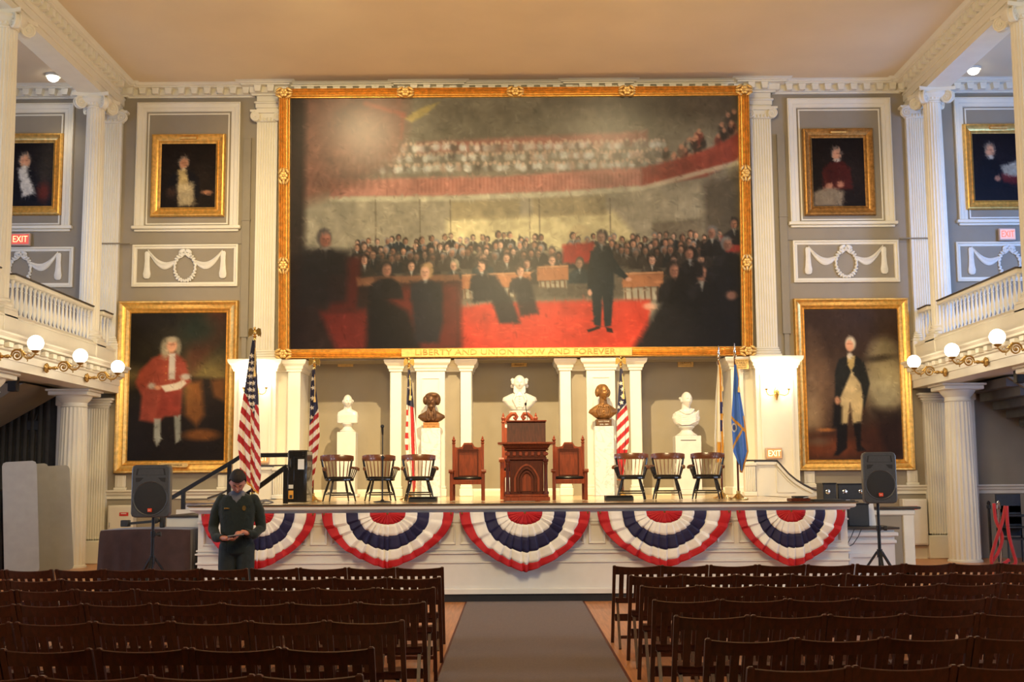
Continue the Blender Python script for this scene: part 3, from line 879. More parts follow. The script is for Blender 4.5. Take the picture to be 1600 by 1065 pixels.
while x + .25 < SX1:
    p = M(); w = .235; a, b, z0, z1 = 0, w, .765, 1.045
    prof = [(0, 0), (.2, .022), (.7, .016), (1, 0)]
    oc = [(a, z0), (b, z0), (b, z1), (a, z1)]; ic = [(a + .035, z0 + .035), (b - .035, z0 + .035), (b - .035, z1 - .035), (a + .035, z1 - .035)]
    if pane_mesh is None:
        for i in range(4): rail(p, oc[i], oc[(i + 1) % 4], ic[i], ic[(i + 1) % 4], prof, 0)
        pane_mesh = p.mesh('panel', MT['stagew'])
    o = bpy.data.objects.new('panel', pane_mesh); COL.objects.link(o); o.parent = t; o.location = (x - WL[t.name].x, -.001, 0)
    x += .2905
M().box(SX0 - .01, SX1 + .01, SY - .015, SY + .3, 0, .105).build('plinth', MT['blackbase'], t, False)
m = M().box(SX0 - .11, SX1 + .11, SY - .11, YN - .01, 1.285, 1.31)
m.box(SX1, 5.66, 20.5, YB - .4, 1.285, 1.31); m.box(-5.5, SX0, 20.5, YB - .4, 1.285, 1.31)
m.build('floor_boards', MT['stagefl'], t, False)
M().cbox(SX0 - .13, SX1 + .13, SY - .13, SY - .02, 1.297, 1.313, .004).build('nosing', MT['stageedge'], t, False)

# low blocks and steps at both ends of the stage
t = thing('step_block', 'white panelled low block with black top beside the stage under the black boxes', 'platform', (5.15, 18.2, 0))
m = M().box(4.70, 5.42, 17.5, 19.5, 0, .90); m.cbox(4.70, 5.46, 17.44, 19.5, .80, .86, .01); m.cbox(4.70, 5.44, 17.46, 19.5, .70, .75, .01)
wall_panel(m, 4.76, 5.25, .14, .56, 17.5, .05, .03); m.cbox(4.70, 5.45, 17.45, 19.5, 0, .12, .01)
m.build('body', MT['stagew'], t, False)
M().cbox(4.69, 5.48, 17.42, 19.5, .90, .93, .01).build('top', MT['stageedge'], t, False)
t = thing('parapet_wall', 'low parapet with grey panel and dark coping near the speaker beside the ropes', 'parapet', (6.1, 20.2, 0))
m = M().box(5.66, 6.48, 19.96, 20.12, 0, 1.10)
for a, b in ((5.66, 5.74), (6.32, 6.50)): m.cbox(a, b, 19.92, 20.14, 0, 1.10, .012)
m.cbox(5.66, 6.52, 19.9, 20.16, 1.02, 1.12, .02); m.cbox(5.66, 6.50, 19.92, 20.12, 0, .12, .01)
wb_ = m.build('wall_body', MT['white'], t, False)
M().box(5.75, 6.31, 19.945, 19.96, .13, 1.02).build('grey_panel', MT['taupe'], t, False)
M().cbox(5.66, 6.60, 19.84, 20.2, 1.12, 1.16, .015).build('coping', MT['stageedge'], t)
t = thing('step_block', 'cream side steps with dark treads behind the brown draped table', 'platform', (-4.9, 18.3, 0))
m = M()
for k in range(4): m.box(-4.95 + k * .15 - .55, -4.46, 17.9, 19.3, k * .28, (k + 1) * .28)
m.box(-5.3, -4.46, 19.3, 19.5, 0, 1.2)
m.build('body', MT['cabw'], t, False)
m = M()
for k in range(4): m.cbox(-4.97 + k * .15 - .55, -4.45, 17.86, 19.3, (k + 1) * .28, (k + 1) * .28 + .03, .008)
m.build('tread', MT['stageedge'], t, False)

# carpet runner
t = thing('carpet_runner', 'taupe carpet runner down the aisle to the stage', 'carpet', (0, 8, 0))
xa, ya = PZ(728, 943, 0.01); xb, yb_ = PZ(912, 941, .01)
M().cbox(xa, xb, 1.0, SY - .03, 0.001, .006, .002).build('pile', MT['carpet'], t, False)
M().cbox(xa - .02, xa, 1.0, SY - .03, 0.001, .005, .002).cbox(xb, xb + .025, 1.0, SY - .03, 0.001, .005, .002).build('edge_binding', MT['mahogdk'], t, False)

# bunting: five pleated half-round fans
def bunting(x0, x1, zt, drop, label, skew=0.0, clip=None):
    cx = (x0 + x1) / 2; hw = (x1 - x0) / 2
    t = thing('bunting', label, 'bunting', (cx, SY - .13, zt), 0, 'red white and navy fans on the stage front')
    rb = [0.02, .27, .45, .63, .85, 1.0]; RX = [0.02, .27, .45, .63, .84, 1.0]; RZ = [0.01, .21, .42, .67, .865, 1.0]; nphi = 145; npl = 13
    cols = ['red_band', 'white_band', 'navy_band', 'white_band', 'red_band']; mts = ['red_f', 'white_f', 'blue_f', 'white_f', 'red_f']
    rs = random.Random(int(x0 * 100))
    jit = [rs.uniform(-.016, .016) for _ in range(40)]; dep = [rs.uniform(.5, 1.4) for _ in range(40)]
    wid = [rs.uniform(.6, 1.4) for _ in range(npl)]; cum = [sum(wid[:i]) / sum(wid) for i in range(npl + 1)]

    def pt(r, k):
        ph = PI * k / (nphi - 1); u_ = min(.9999, ph / PI); qi = max(i for i in range(npl) if cum[i] <= u_); fr = (u_ - cum[qi]) / (cum[qi + 1] - cum[qi]); tri = (fr if fr < .78 else (1 - fr) * .78 / .22)
        c, s = -math.cos(ph), math.sin(ph)
        px_ = .82 + .76 * r ** 1.5; pz_ = .86 + .16 * r
        ex = abs(c) ** px_ * (1 if c > 0 else -1); ez = s ** pz_
        j = 1 + (jit[qi] + .030 * (tri - .36)) * (1 if .05 < r < .99 else .3) * min(1, s * 3)
        lift = (tri - .3) * .075 * (r ** .8) * dep[qi] * min(1, s * 2.5)
        sag = .012 * math.sin(u_ * 25 + r * 9) * r * s
        rx = np.interp(r, rb, RX); rz = np.interp(r, rb, RZ)
        return (cx + hw * rx * (j if r < .99 else 1) * ex + skew * r * s, SY - .135 - .03 * s - lift - sag, zt - drop * rz * j * ez)
    for b in range(5):
        m = M(); sub = 4; pts = []
        for i in range(sub + 1):
            r = rb[b] + (rb[b + 1] - rb[b]) * i / sub
            for k in range(nphi): pts.append(pt(r, k))
        m.grid(pts, nphi, sub + 1)
        o = m.build(cols[b], MT[mts[b]], t)
        sd = o.modifiers.new('thickness', 'SOLIDIFY'); sd.thickness = .004; sd.offset = 1
    g = M()
    for gx in (x0 + .035, cx, x1 - .035): g.lathe([(.012, -.165), (.014, -.172), (.012, -.176)], 10, (0, 0), axis='y'); g.move((gx, SY, zt - .012), start=len(g.v) - 30)
    g.build('grommet', MT['brass'], t)


BU = [(315, 494), (503, 709), (718, 922), (933, 1142), (1150, 1320)]
BUY = [(802, 889), (798, 888), (797, 893), (794, 886), (792, 885)]
DES = ['partly behind the man in the green sweater', 'below the first three stage armchairs', 'longest and pointed, below the lectern', 'below the three chairs beside the marble toga bust', 'beside the loudspeaker by the black cases']
for (a, b), (v0, v1), d in zip(BU, BUY, DES):
    xa2, zt = P(a, v0, SY - .12); xb2, _ = P(b, v0, SY - .12); _, zb = P((a + b) / 2, v1, SY - .15)
    bunting(xa2, xb2, 1.20, 1.20 - zb, 'red white and navy pleated fan bunting %s' % d)

# ------------------------------------------------------------------ paintings
rr_ = random.Random(21)


class Pic:
    """paints a colour field in the photograph's own coordinates, later laid on a real canvas as vertex colours"""
    def __init__(s, u0, u1, v0, v1, step, base):
        s.u0, s.u1, s.v0, s.v1 = u0, u1, v0, v1
        s.nu = int((u1 - u0) / step) + 1; s.nv = int((v1 - v0) / step) + 1
        s.U, s.V = np.meshgrid(np.linspace(u0, u1, s.nu), np.linspace(v0, v1, s.nv))
        s.a = np.zeros((s.nv, s.nu, 3)); s.a[:] = np.array(base) / 255.0

    def mixin(s, w, col):
        w = np.clip(w, 0, 1)[..., None]; s.a = s.a * (1 - w) + w * (np.array(col) / 255.0)

    def ell(s, cx, cy, rx, ry, col, al=1.0, soft=.25, rot=0.0):
        pad = 1 + soft; R = max(rx, ry) * pad + 2
        i0 = max(0, int((cx - R - s.u0) / (s.u1 - s.u0) * (s.nu - 1))); i1 = min(s.nu, int((cx + R - s.u0) / (s.u1 - s.u0) * (s.nu - 1)) + 2)
        j0 = max(0, int((cy - R - s.v0) / (s.v1 - s.v0) * (s.nv - 1))); j1 = min(s.nv, int((cy + R - s.v0) / (s.v1 - s.v0) * (s.nv - 1)) + 2)
        if i1 <= i0 or j1 <= j0: return
        U = s.U[j0:j1, i0:i1] - cx; V = s.V[j0:j1, i0:i1] - cy
        if rot: c, q = math.cos(rot), math.sin(rot); U, V = U * c + V * q, -U * q + V * c
        d = np.sqrt((U / rx) ** 2 + (V / ry) ** 2)
        w = np.clip((1 + soft - d) / (2 * soft), 0, 1) * al; w = w[..., None]
        s.a[j0:j1, i0:i1] = s.a[j0:j1, i0:i1] * (1 - w) + w * (np.array(col) / 255.0)

    def poly(s, pts, col, al=1.0, soft=1.5):
        """filled polygon with a soft edge (soft in photograph px)"""
        p = np.array(pts, float)
        ins = np.zeros(s.U.shape, bool); dist = np.full(s.U.shape, 1e9)
        for i in range(len(p)):
            x1, y1 = p[i]; x2, y2 = p[(i + 1) % len(p)]
            c = ((y1 > s.V) != (y2 > s.V))
            with np.errstate(divide='ignore', invalid='ignore'): xi = (x2 - x1) * (s.V - y1) / (y2 - y1 + 1e-12) + x1
            ins ^= c & (s.U < xi)
            dx, dy = x2 - x1, y2 - y1; L = dx * dx + dy * dy + 1e-9
            t_ = np.clip(((s.U - x1) * dx + (s.V - y1) * dy) / L, 0, 1)
            dist = np.minimum(dist, np.hypot(s.U - x1 - t_ * dx, s.V - y1 - t_ * dy))
        sd = np.where(ins, dist, -dist)
        s.mixin(np.clip(.5 + sd / (2 * soft), 0, 1) * al, col)

    def line(s, x1, y1, x2, y2, w, col, al=1.0, soft=.7):
        dx, dy = x2 - x1, y2 - y1; L = dx * dx + dy * dy + 1e-9
        t_ = np.clip(((s.U - x1) * dx + (s.V - y1) * dy) / L, 0, 1)
        d = np.hypot(s.U - x1 - t_ * dx, s.V - y1 - t_ * dy)
        s.mixin(np.clip(.5 + (w / 2 - d) / (2 * soft), 0, 1) * al, col)

    def noise(s, amp, sizes=(4, 12, 40)):
        n = np.zeros(s.U.shape)
        for q in sizes:
            hu, hv = int((s.u1 - s.u0) / q) + 3, int((s.v1 - s.v0) / q) + 3
            g = rng.normal(size=(hv, hu)); uu = (s.U - s.u0) / q; vv = (s.V - s.v0) / q
            i, j = uu.astype(int), vv.astype(int); fu, fv = uu - i, vv - j; fu = fu * fu * (3 - 2 * fu); fv = fv * fv * (3 - 2 * fv)
            n += (g[j, i] * (1 - fu) + g[j, i + 1] * fu) * (1 - fv) + (g[j + 1, i] * (1 - fu) + g[j + 1, i + 1] * fu) * fv
        s.a = np.clip(s.a * (1 + amp * n[..., None]), 0, 1)

    def head(s, x, y, r, hair=(60, 50, 42), flesh=(188, 132, 96), coat=(34, 29, 25), shirt=True, w=2.0):
        tn = rr_.uniform(-.45, .45); dk = rr_.uniform(.72, 1.0)
        flesh = tuple(c * dk for c in flesh); hi = tuple(min(255, c * 1.12) for c in flesh); sh = tuple(c * .62 for c in flesh)
        s.poly([(x - r * w, y + r * 4.2), (x - r * w * .92, y + r * 2.2), (x - r * .75, y + r * 1.25), (x + r * .75, y + r * 1.25), (x + r * w * .92, y + r * 2.1), (x + r * w, y + r * 4.2)], coat, .96, max(.8, r * .22))
        s.poly([(x - r * w * .8, y + r * 2.3), (x - r * .7, y + r * 1.35), (x - r * .2, y + r * 1.7), (x - r * .9, y + r * 3.4)], tuple(c * 1.45 + 6 for c in coat), .45, max(.8, r * .3))
        if shirt: s.poly([(x - r * .34 + tn * r * .3, y + r * .95), (x + r * .34 + tn * r * .3, y + r * .95), (x + r * .05 + tn * r * .2, y + r * (1.9 + .4 * dk))], (188 * dk, 172 * dk, 142 * dk), .8, max(.7, r * .14))
        s.ell(x - tn * r * .25, y - r * .22, r * .86, r * 1.05, hair, 1, .2); s.ell(x - tn * r * .5, y + r * .1, r * .75, r * .8, hair, .9, .3)
        s.ell(x + tn * r * .35, y + r * .10, r * .62, r * .90, flesh, 1, .22); s.ell(x + tn * r * .35 - r * .3, y + r * .2, r * .32, r * .7, sh, .55, .6); s.ell(x + tn * r * .45 + r * .12, y - r * .3, r * .34, r * .26, hi, .8, .6)
        if r > 6:
            fx = x + tn * r * .45
            for q in (-1, 1): s.ell(fx + q * r * .24, y + r * .0, r * .13, r * .07, sh, .9, .6)
            s.ell(fx + r * .04, y + r * .24, r * .09, r * .22, sh, .45, .6); s.ell(fx, y + r * .52, r * .22, r * .06, (130 * dk, 70 * dk, 54 * dk), .8, .6); s.ell(x - tn * r * .3, y - r * .75, r * .7, r * .35, tuple(c * 1.3 for c in hair), .4, .6)

    def strokes(s, n, ln, wd, amp, seed=1):
        q = random.Random(seed)
        for _ in range(n):
            i, j = q.randrange(s.nu), q.randrange(s.nv); c = s.a[j, i] * 255 * (1 + q.gauss(0, amp)) + q.gauss(0, 3)
            s.ell(s.U[j, i] + q.uniform(-2, 2), s.V[j, i] + q.uniform(-2, 2), ln * q.uniform(.5, 1.3), wd * q.uniform(.6, 1.3), np.clip(c, 0, 255), .6, .5, q.choice((0.1, .5, -.5, 1.3, 1.57, q.uniform(0, 3))))

    def lay(s, quad, name, parent, gain=(.78, .98, 1.45)):
        """quad: four world points (top left, top right, bottom right, bottom left)"""
        q = [np.array(p) for p in quad]
        fu = np.linspace(0, 1, s.nu)[None, :, None]; fv = np.linspace(0, 1, s.nv)[:, None, None]
        pos = (q[0] * (1 - fu) + q[1] * fu) * (1 - fv) + (q[3] * (1 - fu) + q[2] * fu) * fv
        off = np.array(WL[parent.name]) if parent is not None else np.zeros(3)
        return colour_grid(name, pos - off, np.clip(lin(np.clip(s.a, 0, 1)) * np.array(gain), 0, 1), MT['canvas' if s.nu > 300 else 'canvas2'], parent)


def colour_grid(name, pos, col, m, parent, smooth=True):
    nv, nu = pos.shape[:2]
    me = bpy.data.meshes.new(name)
    n = nu * nv; nf = (nu - 1) * (nv - 1)
    me.vertices.add(n); me.vertices.foreach_set('co', pos.reshape(-1).astype(np.float32))
    ii, jj = np.meshgrid(np.arange(nu - 1), np.arange(nv - 1)); a = (jj * nu + ii).reshape(-1)
    fc = np.stack([a, a + nu, a + nu + 1, a + 1], 1)
    me.loops.add(nf * 4); me.loops.foreach_set('vertex_index', fc.reshape(-1).astype(np.int32))
    me.polygons.add(nf); me.polygons.foreach_set('loop_start', np.arange(0, nf * 4, 4, dtype=np.int32))
    if smooth: me.polygons.foreach_set('use_smooth', np.ones(nf, bool))
    me.update(calc_edges=True)
    at = me.color_attributes.new('paint', 'FLOAT_COLOR', 'POINT')
    c4 = np.ones((n, 4), np.float32); c4[:, :3] = col.reshape(-1, 3)
    at.data.foreach_set('color', c4.reshape(-1))
    me.materials.append(m)
    return meshobj(name, me, parent)


def W3(u, v, Y): x, z = P(u, v, Y); return (x, Y, z)


# the great picture: a generic crowded assembly hall, in the colours of the photograph's
pc = Pic(459, 1150, 152, 543, 1.5, (122, 106, 80))
pc.poly([(440, 140), (1170, 140), (1170, 215), (440, 235)], (104, 90, 66), .9, 14)
pc.poly([(820, 140), (1170, 140), (1170, 200), (900, 175)], (70, 56, 40), .8, 16)
pc.poly([(440, 300), (1170, 290), (1170, 395), (440, 400)], (150, 132, 98), .9, 10)
for k in range(7): pc.poly([(690 + k * 42, 168), (720 + k * 42, 165), (722 + k * 42, 186), (690 + k * 42, 188)], (92, 78, 56), .45, 4)
pc.poly([(655, 222), (1010, 206), (1010, 228), (655, 240)], (164, 92, 70), .65, 4)           # back of gallery
rr = random.Random(3)
for row, y0 in enumerate((226, 242, 258)):
    for k in range(70):
        x = 560 + k * 7.0 + rr.uniform(-3, 3); y = y0 - (x - 560) * .012 + rr.uniform(-2, 2)
        if x > 1035: continue
        sh = rr.choice([(198, 186, 158), (150, 138, 112), (120, 106, 84), (214, 200, 170), (96, 82, 64), (176, 140, 108), (188, 172, 140)])
        pc.ell(x, y + 6, rr.uniform(4, 6), 6, sh, .65, .4); pc.ell(x, y, 2.4, 3, (186, 148, 112), .75, .4)
for k in range(40):                       # curving tiers of people at the right of the gallery
    q = rr.random(); x = 1035 + q * 112; y = 262 - q * 62 + rr.uniform(-26, 10)
    pc.ell(x, y + 8, 6, 8, rr.choice([(40, 32, 26), (60, 48, 36), (110, 78, 56), (86, 40, 30), (120, 108, 84)]), .85, .35); pc.ell(x, y, 3.2, 4, (168, 112, 78), .85, .4)
pc.poly([(520, 280), (660, 277), (790, 276), (960, 264), (1000, 264), (1000, 292), (880, 300), (700, 306), (520, 306)], (176, 108, 82), .9, 3)
pc.poly([(1000, 264), (1060, 250), (1110, 232), (1160, 205), (1160, 248), (1100, 278), (1000, 294)], (132, 52, 36), .9, 3)
for k in range(60):
    x = 655 + k * 6; pc.line(x, 281 - k * .16, x, 301 - k * .14, 1.6, (142, 78, 58), .55)
pc.poly([(520, 306), (700, 306), (880, 300), (1000, 292), (1160, 250), (1160, 258), (1000, 300), (880, 309), (700, 314), (520, 314)], (190, 172, 128), .75, 2)
pc.poly([(700, 344), (956, 332), (1010, 392), (700, 392)], (206, 180, 118), .85, 6)           # lit back wall
pc.poly([(706, 315), (812, 312), (812, 342), (706, 344)], (150, 126, 78), .6, 3); pc.poly([(832, 311), (945, 306), (945, 336), (832, 340)], (146, 122, 76), .6, 3)
for x in (590, 658, 705, 827, 842, 951): pc.line(x, 312, x + 1, 392, 2.2, (104, 88, 62), .7)
pc.ell(905, 372, 19, 20, (186, 158, 104), .8, .12)
pc.poly([(1016, 350), (1092, 343), (1092, 400), (1016, 400)], (96, 80, 58), .75, 3); pc.poly([(1095, 290), (1160, 270), (1160, 420), (1095, 420)], (62, 50, 36), .8, 8)
pc.poly([(440, 140), (640, 140), (638, 200), (628, 240), (560, 290), (440, 330)], (112, 66, 46), .85, 12)   # hanging at the left
for k in range(12): pc.line(556 + k * 3, 150, 480 + k * 13, 290, 5, (78, 44, 30), .35, 4)
pc.line(575, 160, 634, 178, 7, (160, 76, 48), .6, 3); pc.line(632, 178, 630, 215, 5, (150, 70, 46), .5, 3)
pc.poly([(634, 184), (660, 168), (690, 158), (668, 178), (646, 190)], (164, 134, 62), .7, 2)
pc.poly([(440, 140), (482, 140), (480, 560), (440, 560)], (34, 22, 16), .92, 6)
pc.noise(.03, (6, 16, 50))
# rows of seated people
for row, (y0, n, r) in enumerate(((372, 52, 5.0), (385, 50, 5.6), (397, 44, 6.2))):
    for k in range(n):
        x = 556 + (1150 - 556) * (k + rr.random() * .6) / n; y = y0 + rr.uniform(-5, 5) + (4 if x < 700 else 0)
        if 846 < x < 884 and row < 2: continue
        pc.head(x, y, r * rr.uniform(.85, 1.1), rr.choice([(70, 58, 46), (44, 36, 30), (120, 110, 96), (54, 40, 28)]), rr.choice([(186, 130, 92), (170, 114, 80), (198, 146, 108)]), rr.choice([(36, 31, 26), (48, 40, 32), (30, 34, 34), (64, 54, 42)]))
pc.poly([(560, 398), (1150, 392), (1150, 470), (560, 470)], (40, 31, 24), .55, 8)
pc.poly([(878, 384), (925, 380), (925, 412), (878, 412)], (164, 40, 26), .9, 3); pc.poly([(1120, 372), (1152, 370), (1152, 396), (1120, 400)], (150, 40, 28), .8, 3)
for k in range(16):
    x = 568 + k * 37 + rr.uniform(-6, 6)
    if 905 < x < 985: continue
    pc.head(x, 410 + rr.uniform(-7, 7), 7.6, rr.choice([(70, 56, 42), (120, 104, 76), (40, 30, 24)]), (196, 140, 102), rr.choice([(32, 38, 36), (34, 28, 24), (44, 36, 28)]), True, 2.3)
# desks
for (a, b, y0, y1) in ((722, 772, 432, 466), (772, 828, 430, 464), (838, 886, 420, 450), (968, 1032, 431, 470)):
    pc.poly([(a, y0), (b, y0 - 2), (b, y0 + 18), (a, y0 + 20)], (150, 92, 54), .95, 1.2); pc.poly([(a + 3, y0 + 21), (b - 3, y0 + 19), (b - 3, y1), (a + 3, y1)], (150, 132, 100), .85, 1.5)
    for k in range(6): pc.line(a + 5 + k * (b - a) / 6.5, y0 + 20, a + 6 + k * (b - a) / 6.5, y1, 2.4, (84, 56, 36), .9)
    pc.poly([(a, y0 - 3), (b, y0 - 5), (b, y0 - 2), (a, y0)], (176, 118, 74), .9, .8)
pc.poly([(716, 560), (716, 486), (760, 474), (1010, 472), (1010, 560)], (166, 46, 28), .95, 4)      # red carpet
pc.poly([(716, 560), (716, 520), (800, 540), (860, 560)], (150, 40, 26), .7, 6)
pc.poly([(716, 478), (900, 470), (1010, 470), (1010, 490), (830, 500), (716, 505)], (158, 50, 32), .8, 4)
for k in range(120): x, y = rr.uniform(720, 985), rr.uniform(498, 541); pc.line(x, y, x + rr.uniform(4, 12), y, 1.0, rr.choice([(206, 78, 48), (160, 42, 28)]), .5)
# dark foreground groups at both sides, all of them anonymous backs and shoulders
pc.poly([(440, 395), (560, 400), (575, 445), (720, 432), (722, 560), (440, 560)], (34, 21, 17), .96, 5)
pc.poly([(515, 400), (568, 402), (560, 480), (520, 484)], (72, 24, 18), .85, 4); pc.poly([(505, 486), (575, 482), (590, 545), (530, 545)], (94, 28, 20), .8, 6)
pc.poly([(596, 450), (720, 440), (720, 545), (640, 545)], (112, 32, 22), .55, 8)
pc.poly([(560, 432), (718, 428), (720, 438), (562, 446)], (120, 74, 46), .8, 2)
pc.poly([(582, 446), (596, 460), (640, 486), (660, 545), (575, 545)], (20, 16, 15), .95, 5)
pc.head(512, 372, 13, (78, 66, 54), (150, 92, 66), (26, 21, 19), True, 2.3); pc.poly([(476, 385), (550, 390), (545, 470), (470, 480)], (27, 21, 19), .85, 6)
pc.head(606, 420, 11, (40, 32, 26), (150, 100, 72), (24, 20, 19), False, 2.4)
pc.head(668, 424, 11, (140, 106, 66), (200, 142, 104), (30, 28, 29), True, 2.2); pc.poly([(644, 440), (692, 440), (694, 500), (686, 535), (650, 535)], (27, 25, 26), .95, 4)
pc.head(754, 416, 9, (40, 32, 26), (194, 136, 98), (30, 27, 26), True, 2.2); pc.poly([(738, 430), (774, 430), (800, 470), (812, 505), (780, 505), (768, 470), (738, 472)], (29, 27, 27), .95, 3)
pc.head(812, 424, 8, (52, 40, 30), (194, 136, 98), (32, 28, 27), True, 2.2); pc.poly([(800, 436), (826, 436), (840, 490), (812, 494)], (30, 27, 27), .9, 3)
# a standing pair in the middle ground
for (x, y, s_) in ((938, 372, 1.0),):
    pc.poly([(x - 17 * s_, y + 24 * s_), (x + 17 * s_, y + 24 * s_), (x + 18 * s_, y + 74 * s_), (x + 13 * s_, y + 138 * s_), (x + 3, y + 140 * s_), (x, y + 92 * s_), (x - 3, y + 140 * s_), (x - 13 * s_, y + 136 * s_), (x - 18 * s_, y + 70 * s_)], (28, 31, 30), 1, 1.5)
    pc.poly([(x - 17, y + 26), (x - 23, y + 54), (x - 22, y + 82), (x - 16, y + 82), (x - 13, y + 56)], (26, 29, 28), 1, 1.4); pc.poly([(x + 14, y + 26), (x + 27, y + 46), (x + 40, y + 62), (x + 36, y + 67), (x + 18, y + 56)], (26, 29, 28), 1, 1.4)
    pc.ell(x - 19, y + 86, 3.4, 5, (184, 128, 94), .9, .3); pc.ell(x + 40, y + 66, 4.5, 3.2, (184, 128, 94), .9, .3); pc.poly([(x - 24, y + 144), (x - 4, y + 138), (x - 4, y + 142), (x - 22, y + 148)], (22, 18, 17), .95, 1); pc.poly([(x + 4, y + 140), (x + 14, y + 142), (x + 16, y + 149), (x + 6, y + 147)], (22, 18, 17), .95, 1)
    pc.head(x, y, 10 * s_, (62, 52, 42), (194, 142, 106), (28, 31, 30), True, 1.7)
pc.poly([(975, 560), (1000, 520), (1030, 470), (1045, 440), (1090, 420), (1160, 420), (1160, 560)], (25, 21, 19), .97, 6)
for (x, y, r) in ((1048, 424, 12), (1090, 428, 13), (1120, 404, 11), (1108, 366, 9), (1142, 352, 8), (1130, 384, 10), (1074, 398, 9)):
    pc.head(x, y, r, rr.choice([(40, 32, 26), (96, 86, 72), (30, 24, 20)]), (172, 112, 80), (25, 21, 19), rr.random() < .6, 2.2)
pc.ell(1010, 480, 10, 5, (180, 128, 92), .8, .4); pc.ell(1136, 464, 8, 7, (150, 98, 70), .8, .4)
pc.strokes(5200, 4.6, 1.3, .09); pc.noise(.04, (12, 40, 90))

TILT_D = .32                           # the top of the great picture leans out from the wall
YT, YBOT = 24.38, 24.74
g_tl, g_tr, g_br, g_bl = W3(442, 137, YT), W3(1167, 137, YT), W3(1176, 556.5, YBOT), W3(435, 560, YBOT)
xl = -4.78; xr = 4.93
gz1 = (g_tl[2] + g_tr[2]) / 2; gz0 = (g_bl[2] + g_br[2]) / 2
t = thing('large_painting', 'huge gilt-framed painting of a crowded assembly hall above the stage alcove', 'painting', ((xl + xr) / 2, YBOT, gz0))


def lean(m, ang):
    st_ = m; piv = Vector((0, YBOT, gz0)); R = Matrix.Rotation(ang, 3, 'X')
    st_.v = [tuple(R @ (Vector(p) - piv) + piv) for p in st_.v]; return m


ang = math.atan2(YBOT - YT, gz1 - gz0)
H_ = (gz1 - gz0) / math.cos(ang)
cz0, cz1 = gz0, gz0 + H_
reed = [(0, -.12), (0, .05), (.03, .075)]
for k in range(5):
    a = .04 + k * .17
    reed += [(a, .07), (a + .03, .10 - k * .008), (a + .085, .118 - k * .008), (a + .14, .10 - k * .008), (a + .165, .065 - k * .008)]
reed += [(.90, .035), (.93, .05), (.97, .05), (1, .0), (1, -.12)]
fw = .235; fb = .20
oc = [(xl, cz0), (xr, cz0), (xr, cz1), (xl, cz1)]; ic = [(xl + fw, cz0 + fb), (xr - fw, cz0 + fb), (xr - fw, cz1 - fb), (xl + fw, cz1 - fb)]
for i in range(4): lean(rail(M(), oc[i], oc[(i + 1) % 4], ic[i], ic[(i + 1) % 4], reed, YBOT), ang).build('frame_rail', MT['gold'], t)
cv = lean(M().add([(ic[3][0], YBOT + .02, ic[3][1]), (ic[2][0], YBOT + .02, ic[2][1]), (ic[1][0], YBOT + .02, ic[1][1]), (ic[0][0], YBOT + .02, ic[0][1])], [(0, 1, 2, 3)]), ang)
pc.lay(cv.v, 'canvas', t)
lean(M().box(xl + .1, xr - .1, YBOT + .03, YBOT + .09, cz0 + .1, cz1 - .1), ang).build('backing_board', MT['mahogdk'], t, False)
# straps, rosettes and corner leaves of the frame
def clasp(cx, cz, vert, name='rosette'):
    m = M()
    for k in range(6):
        a = 2 * PI * k / 6; m.ball((cx + .055 * math.cos(a), YBOT - .13, cz + .055 * math.sin(a)), (.04, .03, .04), 8, 5)
    m.ball((cx, YBOT - .16, cz), .028, 8, 6)
    for s_ in (-1, 1):
        for q in (-.07, 0, .07):
            dx, dz = (q, s_ * .11) if vert else (s_ * .11, q)
            m.ball((cx + dx, YBOT - .11, cz + dz), (.03, .03, .075) if vert else (.075, .03, .03), 8, 5, rot=Matrix.Rotation((.5 * q / .07 * s_) * (-1 if vert else 1), 3, 'Y'))
    lean(m, ang).build(name, MT['gold2'], t)


for u in (634, 805, 979): clasp(P(u, 145, YT)[0], cz1 - fb / 2, False)
for s_, xx in ((-1, xl + fw / 2), (1, xr - fw / 2)):
    for v in (275, 414): clasp(xx, cz0 + H_ * (558 - v) / 421, True)
    for zz in (cz0 + fb / 2, cz1 - fb / 2): clasp(xx, zz, False, 'corner_leaf')
pa, pb = P(627, 552, YBOT - .13)[0], P(988, 552, YBOT - .13)[0]
lean(M().cbox(pa, pb, YBOT - .145, YBOT - .05, cz0 + .015, cz0 + .185, .012), ang).build('inscription_plate', MT['gold2'], t)
o = lettering('raised_lettering', 'LIBERTY AND UNION NOW AND FOREVER', .155, ((P(650, 552, YBOT)[0] + P(961, 552, YBOT)[0]) / 2, YBOT - .15, cz0 + .10), MT['golddk'], t, .016, 1.0)
w_ = max(v.co.x for v in o.data.vertices) - min(v.co.x for v in o.data.vertices); k_ = (P(961, 552, YBOT)[0] - P(650, 552, YBOT)[0]) / w_
mx_ = sum(v.co.x for v in o.data.vertices) / len(o.data.vertices)
o.data.transform(Matrix.Translation((mx_, 0, 0)) @ Matrix.Diagonal((k_, 1, 1, 1)) @ Matrix.Translation((-mx_, 0, 0)))
